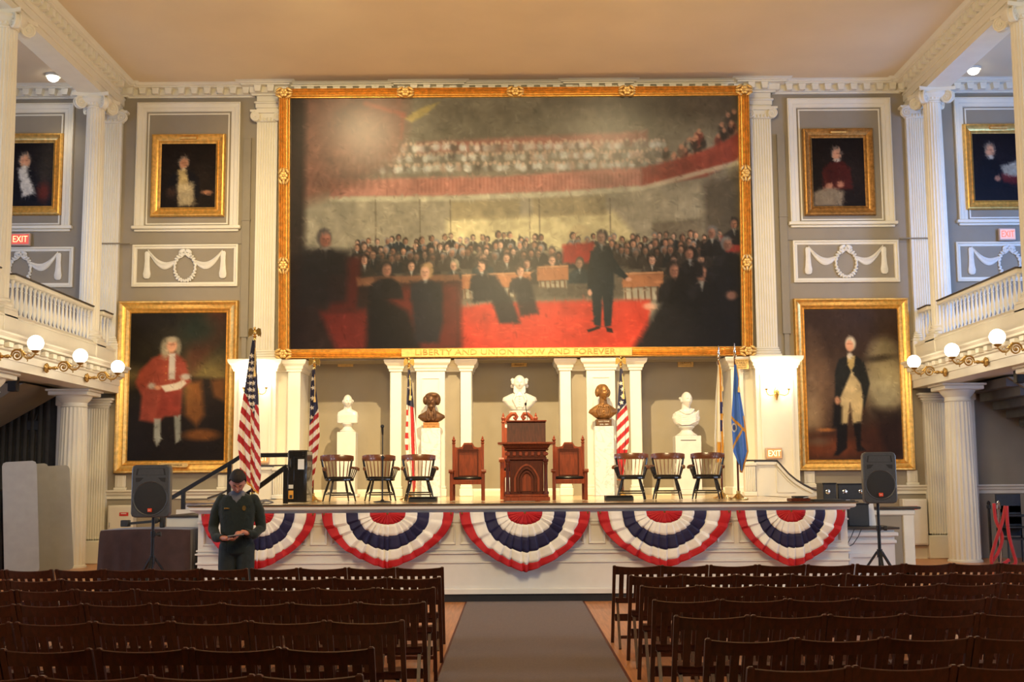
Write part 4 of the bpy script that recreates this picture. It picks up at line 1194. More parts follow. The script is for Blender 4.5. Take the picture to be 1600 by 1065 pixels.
# artist's tablet under the corner of the frame, and three name plates
t = thing('brass_plaque', 'square gilt tablet with four lines under the corner of the great frame', 'plaque', W3(1161, 577, 24.6))
a, b = P(1151, 561, 24.62), P(1170, 576, 24.62)
M().cbox(a[0] - .03, b[0], 24.62, 24.66, b[1], a[1], .006).build('plate', MT['gold2'], t)
M().box(a[0], b[0] - .03, 24.66, 24.78, b[1] + .03, a[1] - .03).build('bracket', MT['mahogdk'], t, False)
cxp = (a[0] - .03 + b[0]) / 2; hh = a[1] - b[1]
for k, (tx, sz) in enumerate((('PAINTED BY', .042), ('A.HEALY', .06), ('AND GIVEN', .03), ('TO THE CITY', .03))): lettering('engraved_line', tx, sz, (cxp, 24.617, a[1] - hh * (.17 + .23 * k)), MT['inkdk'], t, .002)
for (u, v, ln, wh) in ((540, 568, ('S. ADAMS', ''), 'the bald bust'), (811, 568, ('JOHN ADAMS', 'PRESIDENT'), 'the large bust behind the lectern'), (1071, 568.5, ('J.Q.ADAMS', ''), 'the bust in the toga')):
    x, z = P(u, v, YN)
    t = thing('name_plate', 'small brass name plate on the shaded alcove wall above %s' % wh, 'name plate', (x, YN, z))
    M().cbox(x - .165, x + .165, YN - .03, YN, z - .063, z + .063, .006).build('plate', MT['gold2'], t)
    for k, l in enumerate(ln):
        if l: lettering('engraved_line', l, .05 if k == 0 else .04, (x, YN - .033, z + (.025 if k == 0 else -.03)), MT['inkdk'], t, .002)


def portrait(name, label, corners, fwid, mtl, pic, prof, Yd=24.9, plate=None, gain=(.95, .98, 1.08)):
    (u0, v0), (u1, v1) = corners
    a, b = P(u0, v0, Yd), P(u1, v1, Yd); x0, x1, z1, z0 = a[0], b[0], a[1], b[1]
    t = thing(name, label, 'painting', ((x0 + x1) / 2, YB, z0))
    frame4(x0, x1, z0, z1, fwid, prof, YB, 'frame_rail', mtl, t)
    y = YB - .03
    pic.lay([(x0 + fwid, y, z1 - fwid), (x1 - fwid, y, z1 - fwid), (x1 - fwid, y, z0 + fwid), (x0 + fwid, y, z0 + fwid)], 'canvas', t, gain)
    M().box(x0 + fwid * .8, x1 - fwid * .8, YB - .028, YB - .005, z0 + fwid * .8, z1 - fwid * .8).build('stretcher', MT['mahogdk'], t, False)
    if plate:
        top, txt, pw, hgt = plate; zz = z1 - fwid * .5 if top else z0 + fwid * .62
        xx = (x0 + x1) / 2
        M().prism([(xx - pw, zz), (xx - pw + hgt * .4, zz + hgt / 2), (xx + pw - hgt * .4, zz + hgt / 2), (xx + pw, zz), (xx + pw - hgt * .4, zz - hgt / 2), (xx - pw + hgt * .4, zz - hgt / 2)], YB - .135, YB - .06).build('title_plate', MT['gold2'], t, False)
        if txt: lettering('lettering', txt, hgt * .62, (xx, YB - .138, zz), MT['inkdk'], t, .002)
    return t


BIGF = [(0, 0), (0, .10), (.06, .125), (.16, .125), (.22, .105), (.42, .085), (.62, .075), (.68, .09), (.74, .075), (.9, .05), (.94, .06), (1, .03)]
OLDF = [(0, 0), (0, .07), (.08, .11), (.2, .12), (.28, .10), (.55, .065), (.7, .055), (.76, .07), (.84, .05), (1, .03)]
# man in a red coat
p = Pic(207, 352, 488, 722, 1.0, (30, 24, 18))
p.ell(310, 560, 60, 70, (58, 52, 36), .8, .6); p.ell(330, 590, 45, 30, (124, 104, 58), .8, .7); p.poly([(300, 590), (352, 520), (352, 470), (330, 470), (290, 560)], (84, 46, 32), .7, 9)
p.ell(312, 515, 26, 22, (40, 48, 38), .8, .6); p.ell(210, 588, 22, 14, (110, 92, 56), .7, .8); p.poly([(205, 640), (352, 640), (352, 725), (205, 725)], (28, 20, 15), .9, 14)
p.poly([(298, 590), (352, 594), (352, 645), (312, 660)], (34, 24, 18), .9, 4); p.poly([(292, 600), (316, 596), (322, 650), (310, 668), (292, 650)], (140, 84, 36), .75, 5); p.ell(318, 682, 26, 9, (132, 78, 34), .75, .4)
p.poly([(330, 596), (352, 594), (352, 630), (336, 622)], (126, 76, 36), .7, 4)
p.poly([(240, 560), (256, 552), (278, 552), (292, 566), (300, 598), (288, 608), (286, 650), (262, 652), (252, 664), (224, 658), (226, 620), (216, 600), (222, 580)], (140, 62, 46), .95, 3)
p.poly([(256, 610), (284, 610), (284, 652), (250, 652)], (122, 48, 36), .9, 3); p.poly([(266, 552), (276, 552), (276, 594), (266, 594)], (176, 170, 158), .9, 1.6)
for k in range(5): p.ell(262, 562 + k * 11, 1.3, 1.3, (170, 110, 60), .7, .4)
p.ell(260, 545, 7, 15, (140, 128, 104), .95, .4); p.ell(280, 543, 4.5, 12, (130, 118, 96), .9, .4); p.ell(270, 540, 8, 11, (196, 140, 108), 1, .25); p.ell(270, 530, 9, 5, (160, 146, 120), .9, .4); p.ell(270, 538, 5, 1.5, (130, 84, 64), .6, .5)
p.poly([(254, 604), (276, 600), (290, 594), (294, 600), (284, 610), (262, 614)], (200, 190, 168), .9, 1.4); p.ell(241, 604, 6, 5, (170, 160, 146), .9, .4); p.ell(292, 590, 8, 5, (168, 160, 146), .9, .4); p.ell(250, 607, 5, 3.5, (196, 136, 104), .9, .4)
p.poly([(246, 656), (256, 656), (257, 690), (251, 700), (246, 690)], (150, 150, 140), .9, 1.8); p.poly([(276, 652), (286, 650), (287, 690), (279, 696)], (140, 140, 130), .9, 1.8); p.ell(252, 704, 6, 3, (24, 18, 14), .9, .4); p.ell(286, 697, 7, 3, (24, 18, 14), .9, .4)
p.strokes(900, 3.4, 1.0, .08); p.noise(.04, (9, 30))
portrait('large_portrait', 'gilt-framed full-length portrait of a man in a red coat holding papers', ((185, 470), (367, 738)), .255, MT['gold'], p, BIGF, plate=(False, 'PETER FANEUIL', .30, .085), gain=(1.05, 1.1, 1.15))
# man in a dark coat and buff breeches
p = Pic(1253, 1417, 482, 718, 1.0, (58, 42, 32))
p.poly([(1250, 480), (1420, 480), (1420, 560), (1250, 590)], (56, 42, 34), .9, 20); p.ell(1264, 610, 22, 60, (150, 116, 84), .8, .8); p.ell(1258, 640, 16, 40, (172, 146, 112), .7, .8); p.ell(1300, 600, 50, 30, (92, 70, 54), .6, .9)
p.poly([(1250, 675), (1420, 660), (1420, 720), (1250, 720)], (62, 34, 22), .9, 9); p.ell(1292, 700, 46, 14, (110, 58, 34), .8, .5); p.ell(1285, 672, 12, 2.5, (190, 120, 60), .7, .7); p.ell(1270, 690, 18, 6, (104, 90, 74), .6, .7)
p.ell(1388, 596, 34, 52, (150, 140, 112), .9, .35); p.ell(1400, 604, 20, 34, (176, 166, 136), .8, .6); p.ell(1392, 548, 24, 20, (118, 108, 86), .85, .5); p.poly([(1366, 640), (1417, 640), (1417, 718), (1390, 718)], (34, 22, 17), .85, 8); p.ell(1382, 560, 30, 5, (44, 36, 30), .7, .6, rot=-.1)
p.poly([(1310, 562), (1324, 556), (1342, 556), (1356, 566), (1364, 600), (1352, 640), (1340, 600), (1318, 610), (1313, 622), (1302, 620), (1304, 580)], (30, 30, 28), .96, 2)
p.poly([(1333, 580), (1348, 600), (1352, 622), (1346, 662), (1332, 664), (1328, 630), (1322, 664), (1308, 664), (1312, 620)], (190, 168, 124), .96, 2.2); p.poly([(1326, 556), (1340, 556), (1338, 572), (1332, 580), (1326, 570)], (196, 166, 104), .9, 1.6)
p.poly([(1304, 664), (1322, 662), (1320, 700), (1304, 712), (1296, 712), (1302, 700)], (22, 18, 16), .96, 2); p.poly([(1332, 662), (1346, 660), (1344, 696), (1352, 704), (1338, 706)], (22, 18, 16), .96, 2); p.poly([(1300, 630), (1314, 636), (1312, 668), (1296, 668)], (20, 17, 15), .9, 3)
p.ell(1333, 536, 9, 11, (190, 176, 150), 1, .25); p.ell(1331, 540, 7, 9, (206, 150, 116), 1, .25); p.ell(1331, 537, 4.6, 1.4, (140, 92, 70), .6, .5); p.ell(1331, 556, 5, 5, (206, 196, 176), .9, .4); p.ell(1306, 626, 4, 6, (196, 140, 106), .9, .4)
p.strokes(900, 3.4, 1.0, .08); p.noise(.04, (9, 30))
portrait('large_portrait', 'gilt-framed full-length portrait of a man in buff breeches beside a pale mass', ((1240, 466), (1431, 734)), .225, MT['gold'], p, BIGF, gain=(1.15, 1.15, 1.1))


def bust_pic(u0, u1, v0, v1, base, face, coat, extra=None):
    p = Pic(u0, u1, v0, v1, .9, base); cx, cy, r = face
    p.ell(cx + r * 2.4, cy + r * 3, r * 4, r * 4, tuple(c * 1.5 + 8 for c in base), .5, .8)
    p.poly([(cx - r * 1.2, cy + r * 1.4), (cx + r * 1.2, cy + r * 1.4), (cx + r * 2.6, cy + r * 2.6), (cx + r * 3.0, cy + r * 6.6), (cx - r * 2.8, cy + r * 6.6), (cx - r * 2.6, cy + r * 2.6)], coat, .96, 2)
    p.ell(cx, cy - r * .12, r * .98, r * 1.22, (120, 108, 92), .95, .25); p.ell(cx + r * .08, cy + r * .12, r * .78, r * 1.0, (196, 140, 102), 1, .25); p.ell(cx + r * .1, cy - r * .05, r * .5, r * .14, (124, 80, 58), .6, .5)
    p.ell(cx + r * .12, cy + r * 1.2, r * .6, r * .35, (190, 178, 154), .9, .4)
    if extra: extra(p)
    p.strokes(900, 3.4, 1.0, .08); p.noise(.04, (9, 30)); return p


def ex1(p): p.poly([(277, 264), (290, 262), (296, 292), (280, 300)], (196, 170, 110), .9, 2); p.poly([(276, 288), (302, 284), (304, 320), (280, 322)], (186, 166, 122), .9, 3); p.ell(322, 300, 8, 3.5, (186, 128, 92), .9, .4); p.ell(268, 300, 7, 8, (70, 48, 34), .8, .5)


portrait('portrait', 'gilt-framed portrait of a grey-haired man in dark coat and buff waistcoat', ((237, 209), (349, 337)), .20, MT['gold'], bust_pic(252, 335, 222, 324, (26, 19, 14), (286, 253, 8.5), (24, 21, 22), ex1), OLDF, plate=(True, '', .19, .045))


def ex2(p): p.poly([(1271, 300), (1296, 290), (1320, 300), (1316, 322), (1270, 322)], (176, 156, 122), .7, 3); p.ell(1296, 290, 6, 4, (190, 130, 96), .9, .4); p.ell(1314, 288, 6, 5, (190, 130, 96), .9, .4)


portrait('portrait', 'dark antique-framed portrait of a man in a dark red suit', ((1254, 200), (1370, 335)), .20, MT['golddk'], bust_pic(1270, 1354, 215, 322, (24, 17, 13), (1309, 240, 8.5), (70, 26, 20), ex2), OLDF, plate=(True, '', .17, .04))


def ex3(p): p.poly([(26, 262), (38, 260), (54, 302), (34, 308)], (206, 198, 180), .95, 2.5); p.ell(70, 262, 14, 40, (66, 58, 46), .6, .8); p.ell(66, 300, 9, 14, (104, 42, 30), .8, .5)


portrait('portrait', 'gilt-framed portrait of a balding man in a white waistcoat', ((-18, 208), (93, 335)), .20, MT['gold'], bust_pic(-4, 79, 222, 322, (22, 18, 18), (36, 250, 9.5), (20, 18, 20), ex3), OLDF)


def ex4(p): p.poly([(1566, 258), (1600, 250), (1600, 276), (1572, 276)], (176, 166, 140), .85, 2.5); p.poly([(1566, 272), (1604, 276), (1600, 288), (1570, 284)], (110, 34, 30), .8, 2.5); p.ell(1560, 278, 5, 4, (190, 130, 96), .9, .4)


portrait('portrait', 'greenish gilt-framed portrait of a powdered man in black at a table', ((1505, 193), (1622, 326)), .20, MT['gold'], bust_pic(1521, 1606, 208, 312, (20, 16, 18), (1549, 234, 9), (18, 17, 22), ex4), OLDF, plate=(True, '', .19, .045))

# ------------------------------------------------------------------ lamps and signs
def wall_lamp(sx, y, label):
    xf = XA + sx * 8.13; s = -sx; z = 3.60
    t = thing('globe_lamp', label, 'lamp', (xf, y, z), 0, 'gilt bracket lamps along the galleries')
    m = M().lathe([(.02, 0), (.075, .005), (.085, .02), (.06, .035), (.05, .05), (.03, .06)], 18, (0, 0), axis='x')
    for k in range(8): m.ball((.03, .068 * math.cos(k * PI / 4), .068 * math.sin(k * PI / 4)), .02, 6, 5)
    if s < 0: m.v = [(-p[0], p[1], p[2]) for p in m.v]
    m.build('rosette', MT['brassdk'], t, local=True)
    m = M().lathe([(.02, .05), (.032, .08), (.018, .11), (.030, .15), (.034, .18), (.015, .20), (.028, .215), (.012, .23)], 14, (0, 0), axis='x')
    if s < 0: m.v = [(-p[0], p[1], p[2]) for p in m.v]
    m.build('stem', MT['brassdk'], t, local=True)
    m = M(); pts = []; rr = []
    c0 = (s * .315, 0, .015)
    for i in range(40):               # inner scroll unwinding into the S-shaped arm
        q = i / 39; a = -PI * 3.2 + q * PI * 3.75; r = .016 + .074 * q
        pts.append((c0[0] + s * r * math.cos(a), 0, c0[2] + r * math.sin(a))); rr.append(.008 + .007 * q)
    m.tube(pts, rr, 7); m.ball(c0, .024, 8, 6)
    arm = [(s * .23, 0, 0), (s * .225, 0, .03), (s * .24, 0, .075), (s * .285, 0, .105), (s * .345, 0, .105), (s * .39, 0, .06), (s * .42, 0, .0), (s * .47, 0, -.035), (s * .53, 0, -.03), (s * .575, 0, .005), (s * .60, 0, .04)]
    m.tube(arm, [.013, .015, .016, .017, .016, .016, .016, .016, .015, .014, .012], 8)
    m.tube([(s * .47, 0, -.03), (s * .485, 0, -.075), (s * .47, 0, -.085)], [.012, .009, .004], 6)
    m.tube([(s * .60, 0, .03), (s * .64, 0, .02), (s * .655, 0, .03)], [.01, .008, .004], 6)
    pts = [(s * (.50 + .035 * math.cos(a)), 0, .015 + .03 * math.sin(a)) for a in [k * .5 for k in range(12)]]; m.tube(pts, .007, 6)
    for k in range(3): m.ball((s * (.37 + .03 * k), 0, .10 - .03 * k), (.03, .02, .02), 8, 5, rot=Matrix.Rotation(s * .7, 3, 'Y'))
    m.build('arm', MT['brassdk'], t, local=True)
    cx = s * .60
    M().lathe([(.012, .03), (.016, .05), (.045, .062), (.062, .085), (.066, .095), (.05, .097)], 18, (cx, 0)).build('gallery', MT['brassdk'], t, local=True)
    M().ball((cx, 0, .205), .124, 28, 18).build('globe', MT['globe'], t, local=True)
    return t


for sx, nm in ((-1, 'red-coat portrait side'), (1, 'buff-breeches portrait side')):
    for k, y in enumerate((22.9, 20.9, 18.92)):
        w = ('nearest the back wall', 'second from the back wall', 'third from the back wall')[k]
        wall_lamp(sx, y, 'lit globe lamp on gilt arm, %s, %s' % (w, nm))
        light('POINT', 'globe_light', (XA + sx * 7.50, y, 3.80), 42, WARM2, shadow_soft_size=0.14).data.use_shadow = True


def sconce(x, z, label):
    y = YB - .38
    t = thing('wall_sconce', label, 'sconce', (x, y, z), 0, 'brass two-arm wall sconces')
    M().lathe([(.01, -.16), (.02, -.12), (.045, -.06), (.06, 0), (.05, .05), (.03, .09), (.01, .11)], 16, (0, -.03)).build('back_plate', MT['brass'], t, local=True)
    for q in (-1, 1):
        M().tube([(0, -.05, 0), (q * .06, -.10, -.05), (q * .14, -.13, -.075), (q * .20, -.14, -.05), (q * .225, -.14, .0), (q * .225, -.14, .05)], .010, 8).lathe([(.012, .03), (.03, .04), (.034, .07), (.02, .075)], 12, (q * .225, -.14)).build('arm', MT['brass'], t, local=True)
        M().lathe([(.022, .07), (.05, .10), (.066, .15), (.07, .20), (.062, .25), (.06, .27)], 18, (q * .225, -.14)).build('glass_shade', MT['shade'], t, local=True)
    light('POINT', 'sconce_light', (x, y - .20, z + .34), 48, (1.0, .83, .52), shadow_soft_size=.12)


sconce(XA - 5.26, P(418, 610, 24.5)[1], 'lit brass two-arm sconce partly behind the nearest tall flag')
sconce(XA + 5.28, P(1207, 612, 24.5)[1], 'lit brass two-arm sconce on white pier beside the blue flag')


def exit_sign(u0, u1, v0, v1, y, label, glow, face='exitface'):
    a, b = P(u0, v0, y), P(u1, v1, y); cx, cz = (a[0] + b[0]) / 2, (a[1] + b[1]) / 2; w, h = b[0] - a[0], a[1] - b[1]
    t = thing('exit_sign', label, 'exit sign', (cx, y, cz), 0)
    M().cbox(cx - w / 2, cx + w / 2, y, y + .09, cz - h / 2, cz + h / 2, .012).build('housing', MT['exitbox'], t)
    M().box(cx - w * .45, cx + w * .45, y - .006, y, cz - h * .40, cz + h * .40).build('face', MT[face], t, False)
    o = lettering('lettering', 'EXIT', h * .74, (cx, y - .012, cz - h * .02), MT[glow], t, .004)
    w_ = max(v.co.x for v in o.data.vertices) - min(v.co.x for v in o.data.vertices); mx_ = cx - WL[t.name].x
    o.data.transform(Matrix.Translation((mx_, 0, 0)) @ Matrix.Diagonal((w * .76 / w_, 1, 1, 1)) @ Matrix.Translation((-mx_, 0, 0)))
    return t


exit_sign(17, 46, 364, 383, 24.86, 'lit red exit sign under the white waistcoat portrait', 'redexit')
exit_sign(1561, 1588, 356, 375, 24.86, 'pinkish exit sign under the portrait of the powdered man at a table', 'redexit2', 'exitface2')
exit_sign(1197, 1223, 699, 717, 24.50, 'small yellow-lit exit sign on the white pier above the curved wall', 'exitglow', 'exitface3')
exit_sign(396, 420, 707, 724, 24.50, 'yellow-lit exit sign half hidden behind the tall flag near the handrail', 'exitglow', 'exitface3')
for sx, (u, v), w in ((-1, (83, 119), 'white waistcoat portrait'), (1, (1521, 108), 'bluish wall')):
    y = 23.2 if sx < 0 else 23.0
    z = CEIL; d = ray(u, v); tt = (CEIL - .03 - CAMH) / d.z; x, y = d.x * tt, d.y * tt
    t = thing('ceiling_spotlight', 'lit round ceiling spot over the gallery with the %s' % w, 'ceiling light', (x, y, CEIL))
    M().lathe([(.12, -.05), (.15, -.045), (.15, 0), (.12, 0)], 24).build('trim_ring', MT['white'], t, local=True)
    M().ball((0, 0, -.06), (.115, .115, .085), 18, 10).build('bulb', MT['bulb'], t, local=True)
    light('SPOT', 'spot_light', (x, y, CEIL - .18), (60, 25)[sx > 0], WARM2, aim=(x - sx * .2, y + .4, 0), spot_size=1.9, spot_blend=.8, shadow_soft_size=.12)

# ------------------------------------------------------------------ busts
def head_pts(c, s=1.0, yaw=0.0, pitch=0.0, n=40, mm=30, rx=.078, ry=.098, rz=.118, nose=1.0, roll=0.0):
    pts = []
    R = Euler((pitch, roll, yaw)).to_matrix()
    g = lambda x, z, x0, z0, sx, sz: math.exp(-((x - x0) / sx) ** 2 - ((z - z0) / sz) ** 2)
    for j in range(mm + 1):
        th = PI * j / mm
        for i in range(n):
            a = 2 * PI * i / n
            x, y, z = math.sin(th) * math.sin(a), -math.sin(th) * math.cos(a), -math.cos(th)
            X, Y, Z = rx * x, ry * y, rz * z
            if z < -.15:
                k = (-.15 - z) / .85; X *= 1 - .34 * k; Y *= 1 - (.12 if y < 0 else .55) * k
            if y > 0 and z > -.2: Y *= 1.06
            if y < .1:
                ax = abs(x); d = 0
                d += nose * .030 * g(x, z, 0, -.20, .10, .13) + nose * .014 * g(x, z, 0, .0, .07, .18)
                d -= .014 * g(ax, z, .33, .06, .15, .10)
                d += .006 * g(ax, z, .33, .05, .09, .05)
                d += .009 * g(ax, z, .28, .22, .22, .07)
                d += .008 * g(x, z, 0, -.50, .20, .05) + .008 * g(x, z, 0, -.60, .17, .05) - .008 * g(x, z, 0, -.55, .22, .022)
                d += .016 * g(x, z, 0, -.84, .20, .12) + .006 * g(ax, z, .45, -.2, .2, .15) - .006 * g(x, z, 0, -.70, .25, .05)
                Y -= d * (1 if y < 0 else .3)
            pts.append(Vector(c) + R @ (Vector((X, Y, Z)) * s))
    return pts, n, mm + 1, R


def add_head(m, c, s=1.0, yaw=0.0, pitch=0.0, ears=True, **kw):
    pts, n, k, R = head_pts(c, s, yaw, pitch, **kw); m.grid(pts, n, k, 0, True)
    if ears:
        for q in (-1, 1):
            p = Vector(c) + R @ (Vector((q * .080, .012, -.005)) * s); m.ball(p, (.012 * s, .022 * s, .032 * s), 10, 8, rot=R)
    return R


def ring(cx, cy, z, rx, ry, n=28, pw=1.0, wob=0.0, ph=0.0):
    o = []
    for k in range(n):
        a = 2 * PI * k / n; c, s = math.cos(a), math.sin(a)
        c = math.copysign(abs(c) ** pw, c); s = math.copysign(abs(s) ** pw, s); w = 1 + wob * math.sin(7 * a + ph)
        o.append((cx + rx * c * w, cy + ry * s * w, z))
    return o


def make_bust(name, label, cat, loc, s, spec, mtl, voxel=.008, yaw=0.0):
    """spec(m): adds pieces round the neck base at the origin, unit size"""
    m = M(); spec(m)
    m.v = [(x * s, y * s, z * s) for x, y, z in m.v]
    zmin = min(p[2] for p in m.v); m.v = [(x, y, z - zmin) for x, y, z in m.v]
    t = thing(name, label, cat, loc, yaw)
    me = fuse(m, voxel * s, 3, .4); me.materials.append(mtl)
    meshobj('figure', me, t); return t


def neck(m, z0=-.04, z1=.12, r=.058, dy=0.0): m.loft([ring(0, dy + .016, z0 - .06, r * 2.5, r * 1.7), ring(0, dy + .012, z0 - .015, r * 1.75, r * 1.4), ring(0, dy + .006, z0 + .02, r * 1.28, r * 1.2), ring(0, dy, (z0 + z1) / 2 + .01, r * 1.14, r * 1.12), ring(0, dy - .005, z1, r * 1.1, r * 1.1)])


def spec_herm(m):                      # square-cut shoulders, bald head
    m.loft([ring(0, .02, -.34, .235, .13, pw=.45), ring(0, .02, -.16, .24, .135, pw=.5), ring(0, .02, -.09, .225, .12, pw=.6), ring(0, .015, -.045, .15, .10, pw=.8), ring(0, .01, -.01, .075, .075)])
    neck(m, -.03, .10, .072); add_head(m, (0, -.02, .150), 1.36, .28, .05)
    for k in range(10):
        a = PI * (.1 + .8 * k / 9); m.ball((.108 * math.cos(a), .04 + .06 * math.sin(a), .165 + .02 * math.sin(k)), .03, 8, 6)


def spec_large(m):                     # broad draped shoulders, round cut, bald crown with side curls and high collar
    m.loft([ring(0, .02, -.36, .10, .08), ring(0, .01, -.33, .17, .11), ring(0, .01, -.26, .25, .13, wob=.02), ring(0, .02, -.16, .335, .14, wob=.02), ring(0, .02, -.10, .32, .135), ring(0, .02, -.05, .22, .115), ring(0, .01, 0, .10, .09)])
    neck(m, -.02, .10, .085); add_head(m, (0, -.022, .165), 1.40, 0, .02, rx=.086)
    for q in (-1, 1):
        m.prism([(q * .02, .06), (q * .11, .115), (q * .12, .01), (q * .07, -.06), (q * .03, -.03)], -.105, -.06)
        for k in range(9): m.ball((q * (.122 + .012 * math.sin(k * 2)), -.035 + .022 * k, .18 + .06 * math.sin(k * 1.1)), .042, 8, 6)
        m.tube([(q * .06, -.10, -.02), (q * .12, -.125, -.15), (q * .05, -.12, -.30)], [.02, .026, .02], 8)
    for k in range(5): m.ball((0, -.128, -.08 - k * .05), .012, 8, 6)


def spec_toga(m):                      # draped toga with cross folds
    m.loft([ring(0, .02, -.34, .17, .11), ring(0, .01, -.29, .23, .13, wob=.02), ring(0, .02, -.18, .275, .14, wob=.02), ring(0, .02, -.10, .255, .135), ring(0, .02, -.05, .19, .11), ring(0, .01, 0, .085, .08)])
    neck(m, -.03, .12, .072); add_head(m, (.01, -.02, .170), 1.34, .32, .0)
    for k in range(6):
        q = k / 5; m.tube([(-.22 + .02 * q, -.05, -.07 - .035 * k), (-.10, -.125, -.13 - .036 * k), (.04, -.135, -.155 - .03 * k), (.16, -.11, -.10 - .03 * k), (.24, -.03, -.04 - .035 * k)], .017, 8)
    m.tube([(-.13, -.08, -.03), (-.03, -.13, -.10), (.07, -.12, -.09), (.14, -.07, -.02), (.10, .03, .0)], .022, 8)
    for k in range(9):
        a = PI * (.05 + .9 * k / 8); m.ball((.106 * math.cos(a), .03 + .06 * math.sin(a), .205), .03, 8, 6)


def spec_coat(m):                      # wide coat, thick side-parted hair, beard
    m.loft([ring(0, .03, -.25, .12, .09), ring(0, .02, -.21, .20, .12, wob=.02), ring(0, .02, -.15, .275, .13, wob=.02), ring(0, .02, -.10, .265, .125), ring(0, .02, -.05, .17, .105), ring(0, .01, 0, .09, .08)])
    neck(m, -.03, .10, .07); hs = len(m.v); add_head(m, (0, -.012, .195), 1.06, -.06, .02, ears=False)
    m.ball((.015, .025, .275), (.125, .12, .075), 20, 12); m.ball((-.095, .02, .215), (.05, .075, .075), 14, 10); m.ball((.10, .02, .225), (.055, .08, .095), 14, 10); m.ball((.0, .06, .21), (.11, .09, .11), 16, 10); m.ball((.04, -.06, .295), (.075, .05, .035), 14, 8)
    m.ball((0, -.085, .105), (.045, .03, .032), 12, 8)
    m.move((0, -.008, -.062), None, (1.22, 1.22, 1.22), hs)
    for q in (-1, 1):
        m.tube([(q * .055, -.07, .05), (q * .075, -.11, -.05), (q * .075, -.12, -.17), (q * .04, -.12, -.22)], [.022, .024, .02, .014], 8)
        m.tube([(q * .03, -.085, .02), (q * .025, -.12, -.10), (q * .02, -.12, -.2)], .012, 8)
    m.ball((0, -.10, .02), (.035, .02, .02), 10, 8)


def spec_lady(m):                      # hair drawn down over the ears, buttoned bodice, tapered cut
    m.loft([ring(0, .03, -.30, .10, .08), ring(0, .02, -.265, .15, .10), ring(0, .02, -.22, .205, .115, wob=.02), ring(0, .02, -.175, .275, .12), ring(0, .02, -.12, .25, .115), ring(0, .02, -.06, .165, .095), ring(0, .01, -.01, .075, .07)])
    neck(m, -.03, .12, .06); hs = len(m.v); add_head(m, (.005, -.012, .205), 1.02, .38, .02, ears=False)
    m.ball((-.01, .03, .245), (.098, .105, .085), 18, 12); m.ball((-.085, .0, .205), (.036, .065, .07), 14, 10); m.ball((.075, .035, .20), (.036, .06, .065), 14, 10); m.ball((-.01, .085, .19), (.07, .06, .06), 14, 10)
    m.move((0, -.008, -.06), None, (1.25, 1.25, 1.25), hs)
    m.tube([(.06 * math.cos(k * .524), .005 + .055 * math.sin(k * .524), .005) for k in range(12)], .014, 6, closed=True)
    for k in range(5): m.ball((0, -.085 - .008 * k, -.03 - .045 * k), .012, 8, 6)
    for q in (-1, 1):
        for k in range(3): m.tube([(q * (.02 + .03 * k), -.08, -.03), (q * (.04 + .045 * k), -.10, -.13), (q * (.03 + .03 * k), -.09, -.24)], .010, 6)


def pedestal(x, y, z1, w, d, mtl, label, cap=.0, base=.06, groove=False):
    t = thing('pedestal', label, 'pedestal', (x, y, STAGE), 0)
    M().cbox(x - w / 2, x + w / 2, y - d / 2, y + d / 2, STAGE + base, z1 - cap, .008).build('shaft', mtl, t)
    M().cbox(x - w / 2 - .05, x + w / 2 + .05, y - d / 2 - .05, y + d / 2 + .05, STAGE + .002, STAGE + base, .012).build('base', mtl, t)
    if cap: M().cbox(x - w / 2 - .03, x + w / 2 + .03, y - d / 2 - .03, y + d / 2 + .03, z1 - cap, z1, .012).build('cap', mtl, t)
    if groove: M().box(x - w * .3, x + w * .3, y - d / 2 - .004, y - d / 2 + .02, z1 - .10, z1 - .085).build('inlaid_line', MT['stageedge'], t, False)
    return t


def socle(x, y, z0, z1, w, label, mtl):
    h = z1 - z0
    t = thing('socle', label, 'socle', (x, y, z0))
    M().lathe([(w * .52, z0), (w * .54, z0 + h * .12), (w * .36, z0 + h * .35), (w * .27, z0 + h * .6), (w * .36, z0 + h * .82), (w * .40, z0 + h * .9), (w * .40, z1)], 28, (x, y)).build('turned_foot', mtl, t)


YP = 24.95
# left marble bust on tall white pedestal
x, z1 = P(543, 675, YP); pedestal(x, YP, z1, .38, .36, MT['marble'], 'tall plain white pedestal behind the first stage armchair by the flags'); zb = P(543, 661, YP)[1]
socle(x, YP, z1, zb, .30, 'small turned white foot under the square-cut bald bust', MT['marble'])
make_bust('marble_bust', 'white bald bust with square-cut shoulders on a tall plain pedestal', 'bust', (x, YP, zb), .90, spec_herm, MT['marble'])
# centre
x = P(812, 640, YP)[0]; zb = P(812, 642, YP)[1]; z1 = P(812, 664, YP)[1]
pedestal(x, YP, z1, .62, .50, MT['marble'], 'broad white pedestal behind the lectern and middle throne', .08)
t = thing('socle', 'plain white waisted block under the largest marble bust', 'socle', (x, YP, z1))
M().loft([ring(x, YP, z1, .28, .2, pw=.5), ring(x, YP, z1 + .06, .22, .17, pw=.6), ring(x, YP, z1 + .16, .2, .16, pw=.6), ring(x, YP, zb, .22, .17, pw=.6)]).build('turned_foot', MT['marble'], t)
make_bust('marble_bust', 'largest white marble bust, broad shoulders and high collar, above the lectern', 'bust', (x, YP, zb), 1.07, spec_large, MT['marble'])
# right, toga
x = P(1072, 640, YP)[0]; z1 = P(1072, 681, YP)[1]; zb = P(1072, 666, YP)[1]
pedestal(x, YP, z1, .52, .46, MT['marble'], 'white marble pedestal with a short dark line, behind the armchairs near the blue flag', .0, .10, True)
socle(x, YP, z1, zb, .40, 'turned marble foot under the toga bust', MT['marble'])
make_bust('marble_bust', 'cream marble bust of a man in a draped toga, head turned', 'bust', (x, YP, zb), 1.06, spec_toga, MT['marble'])
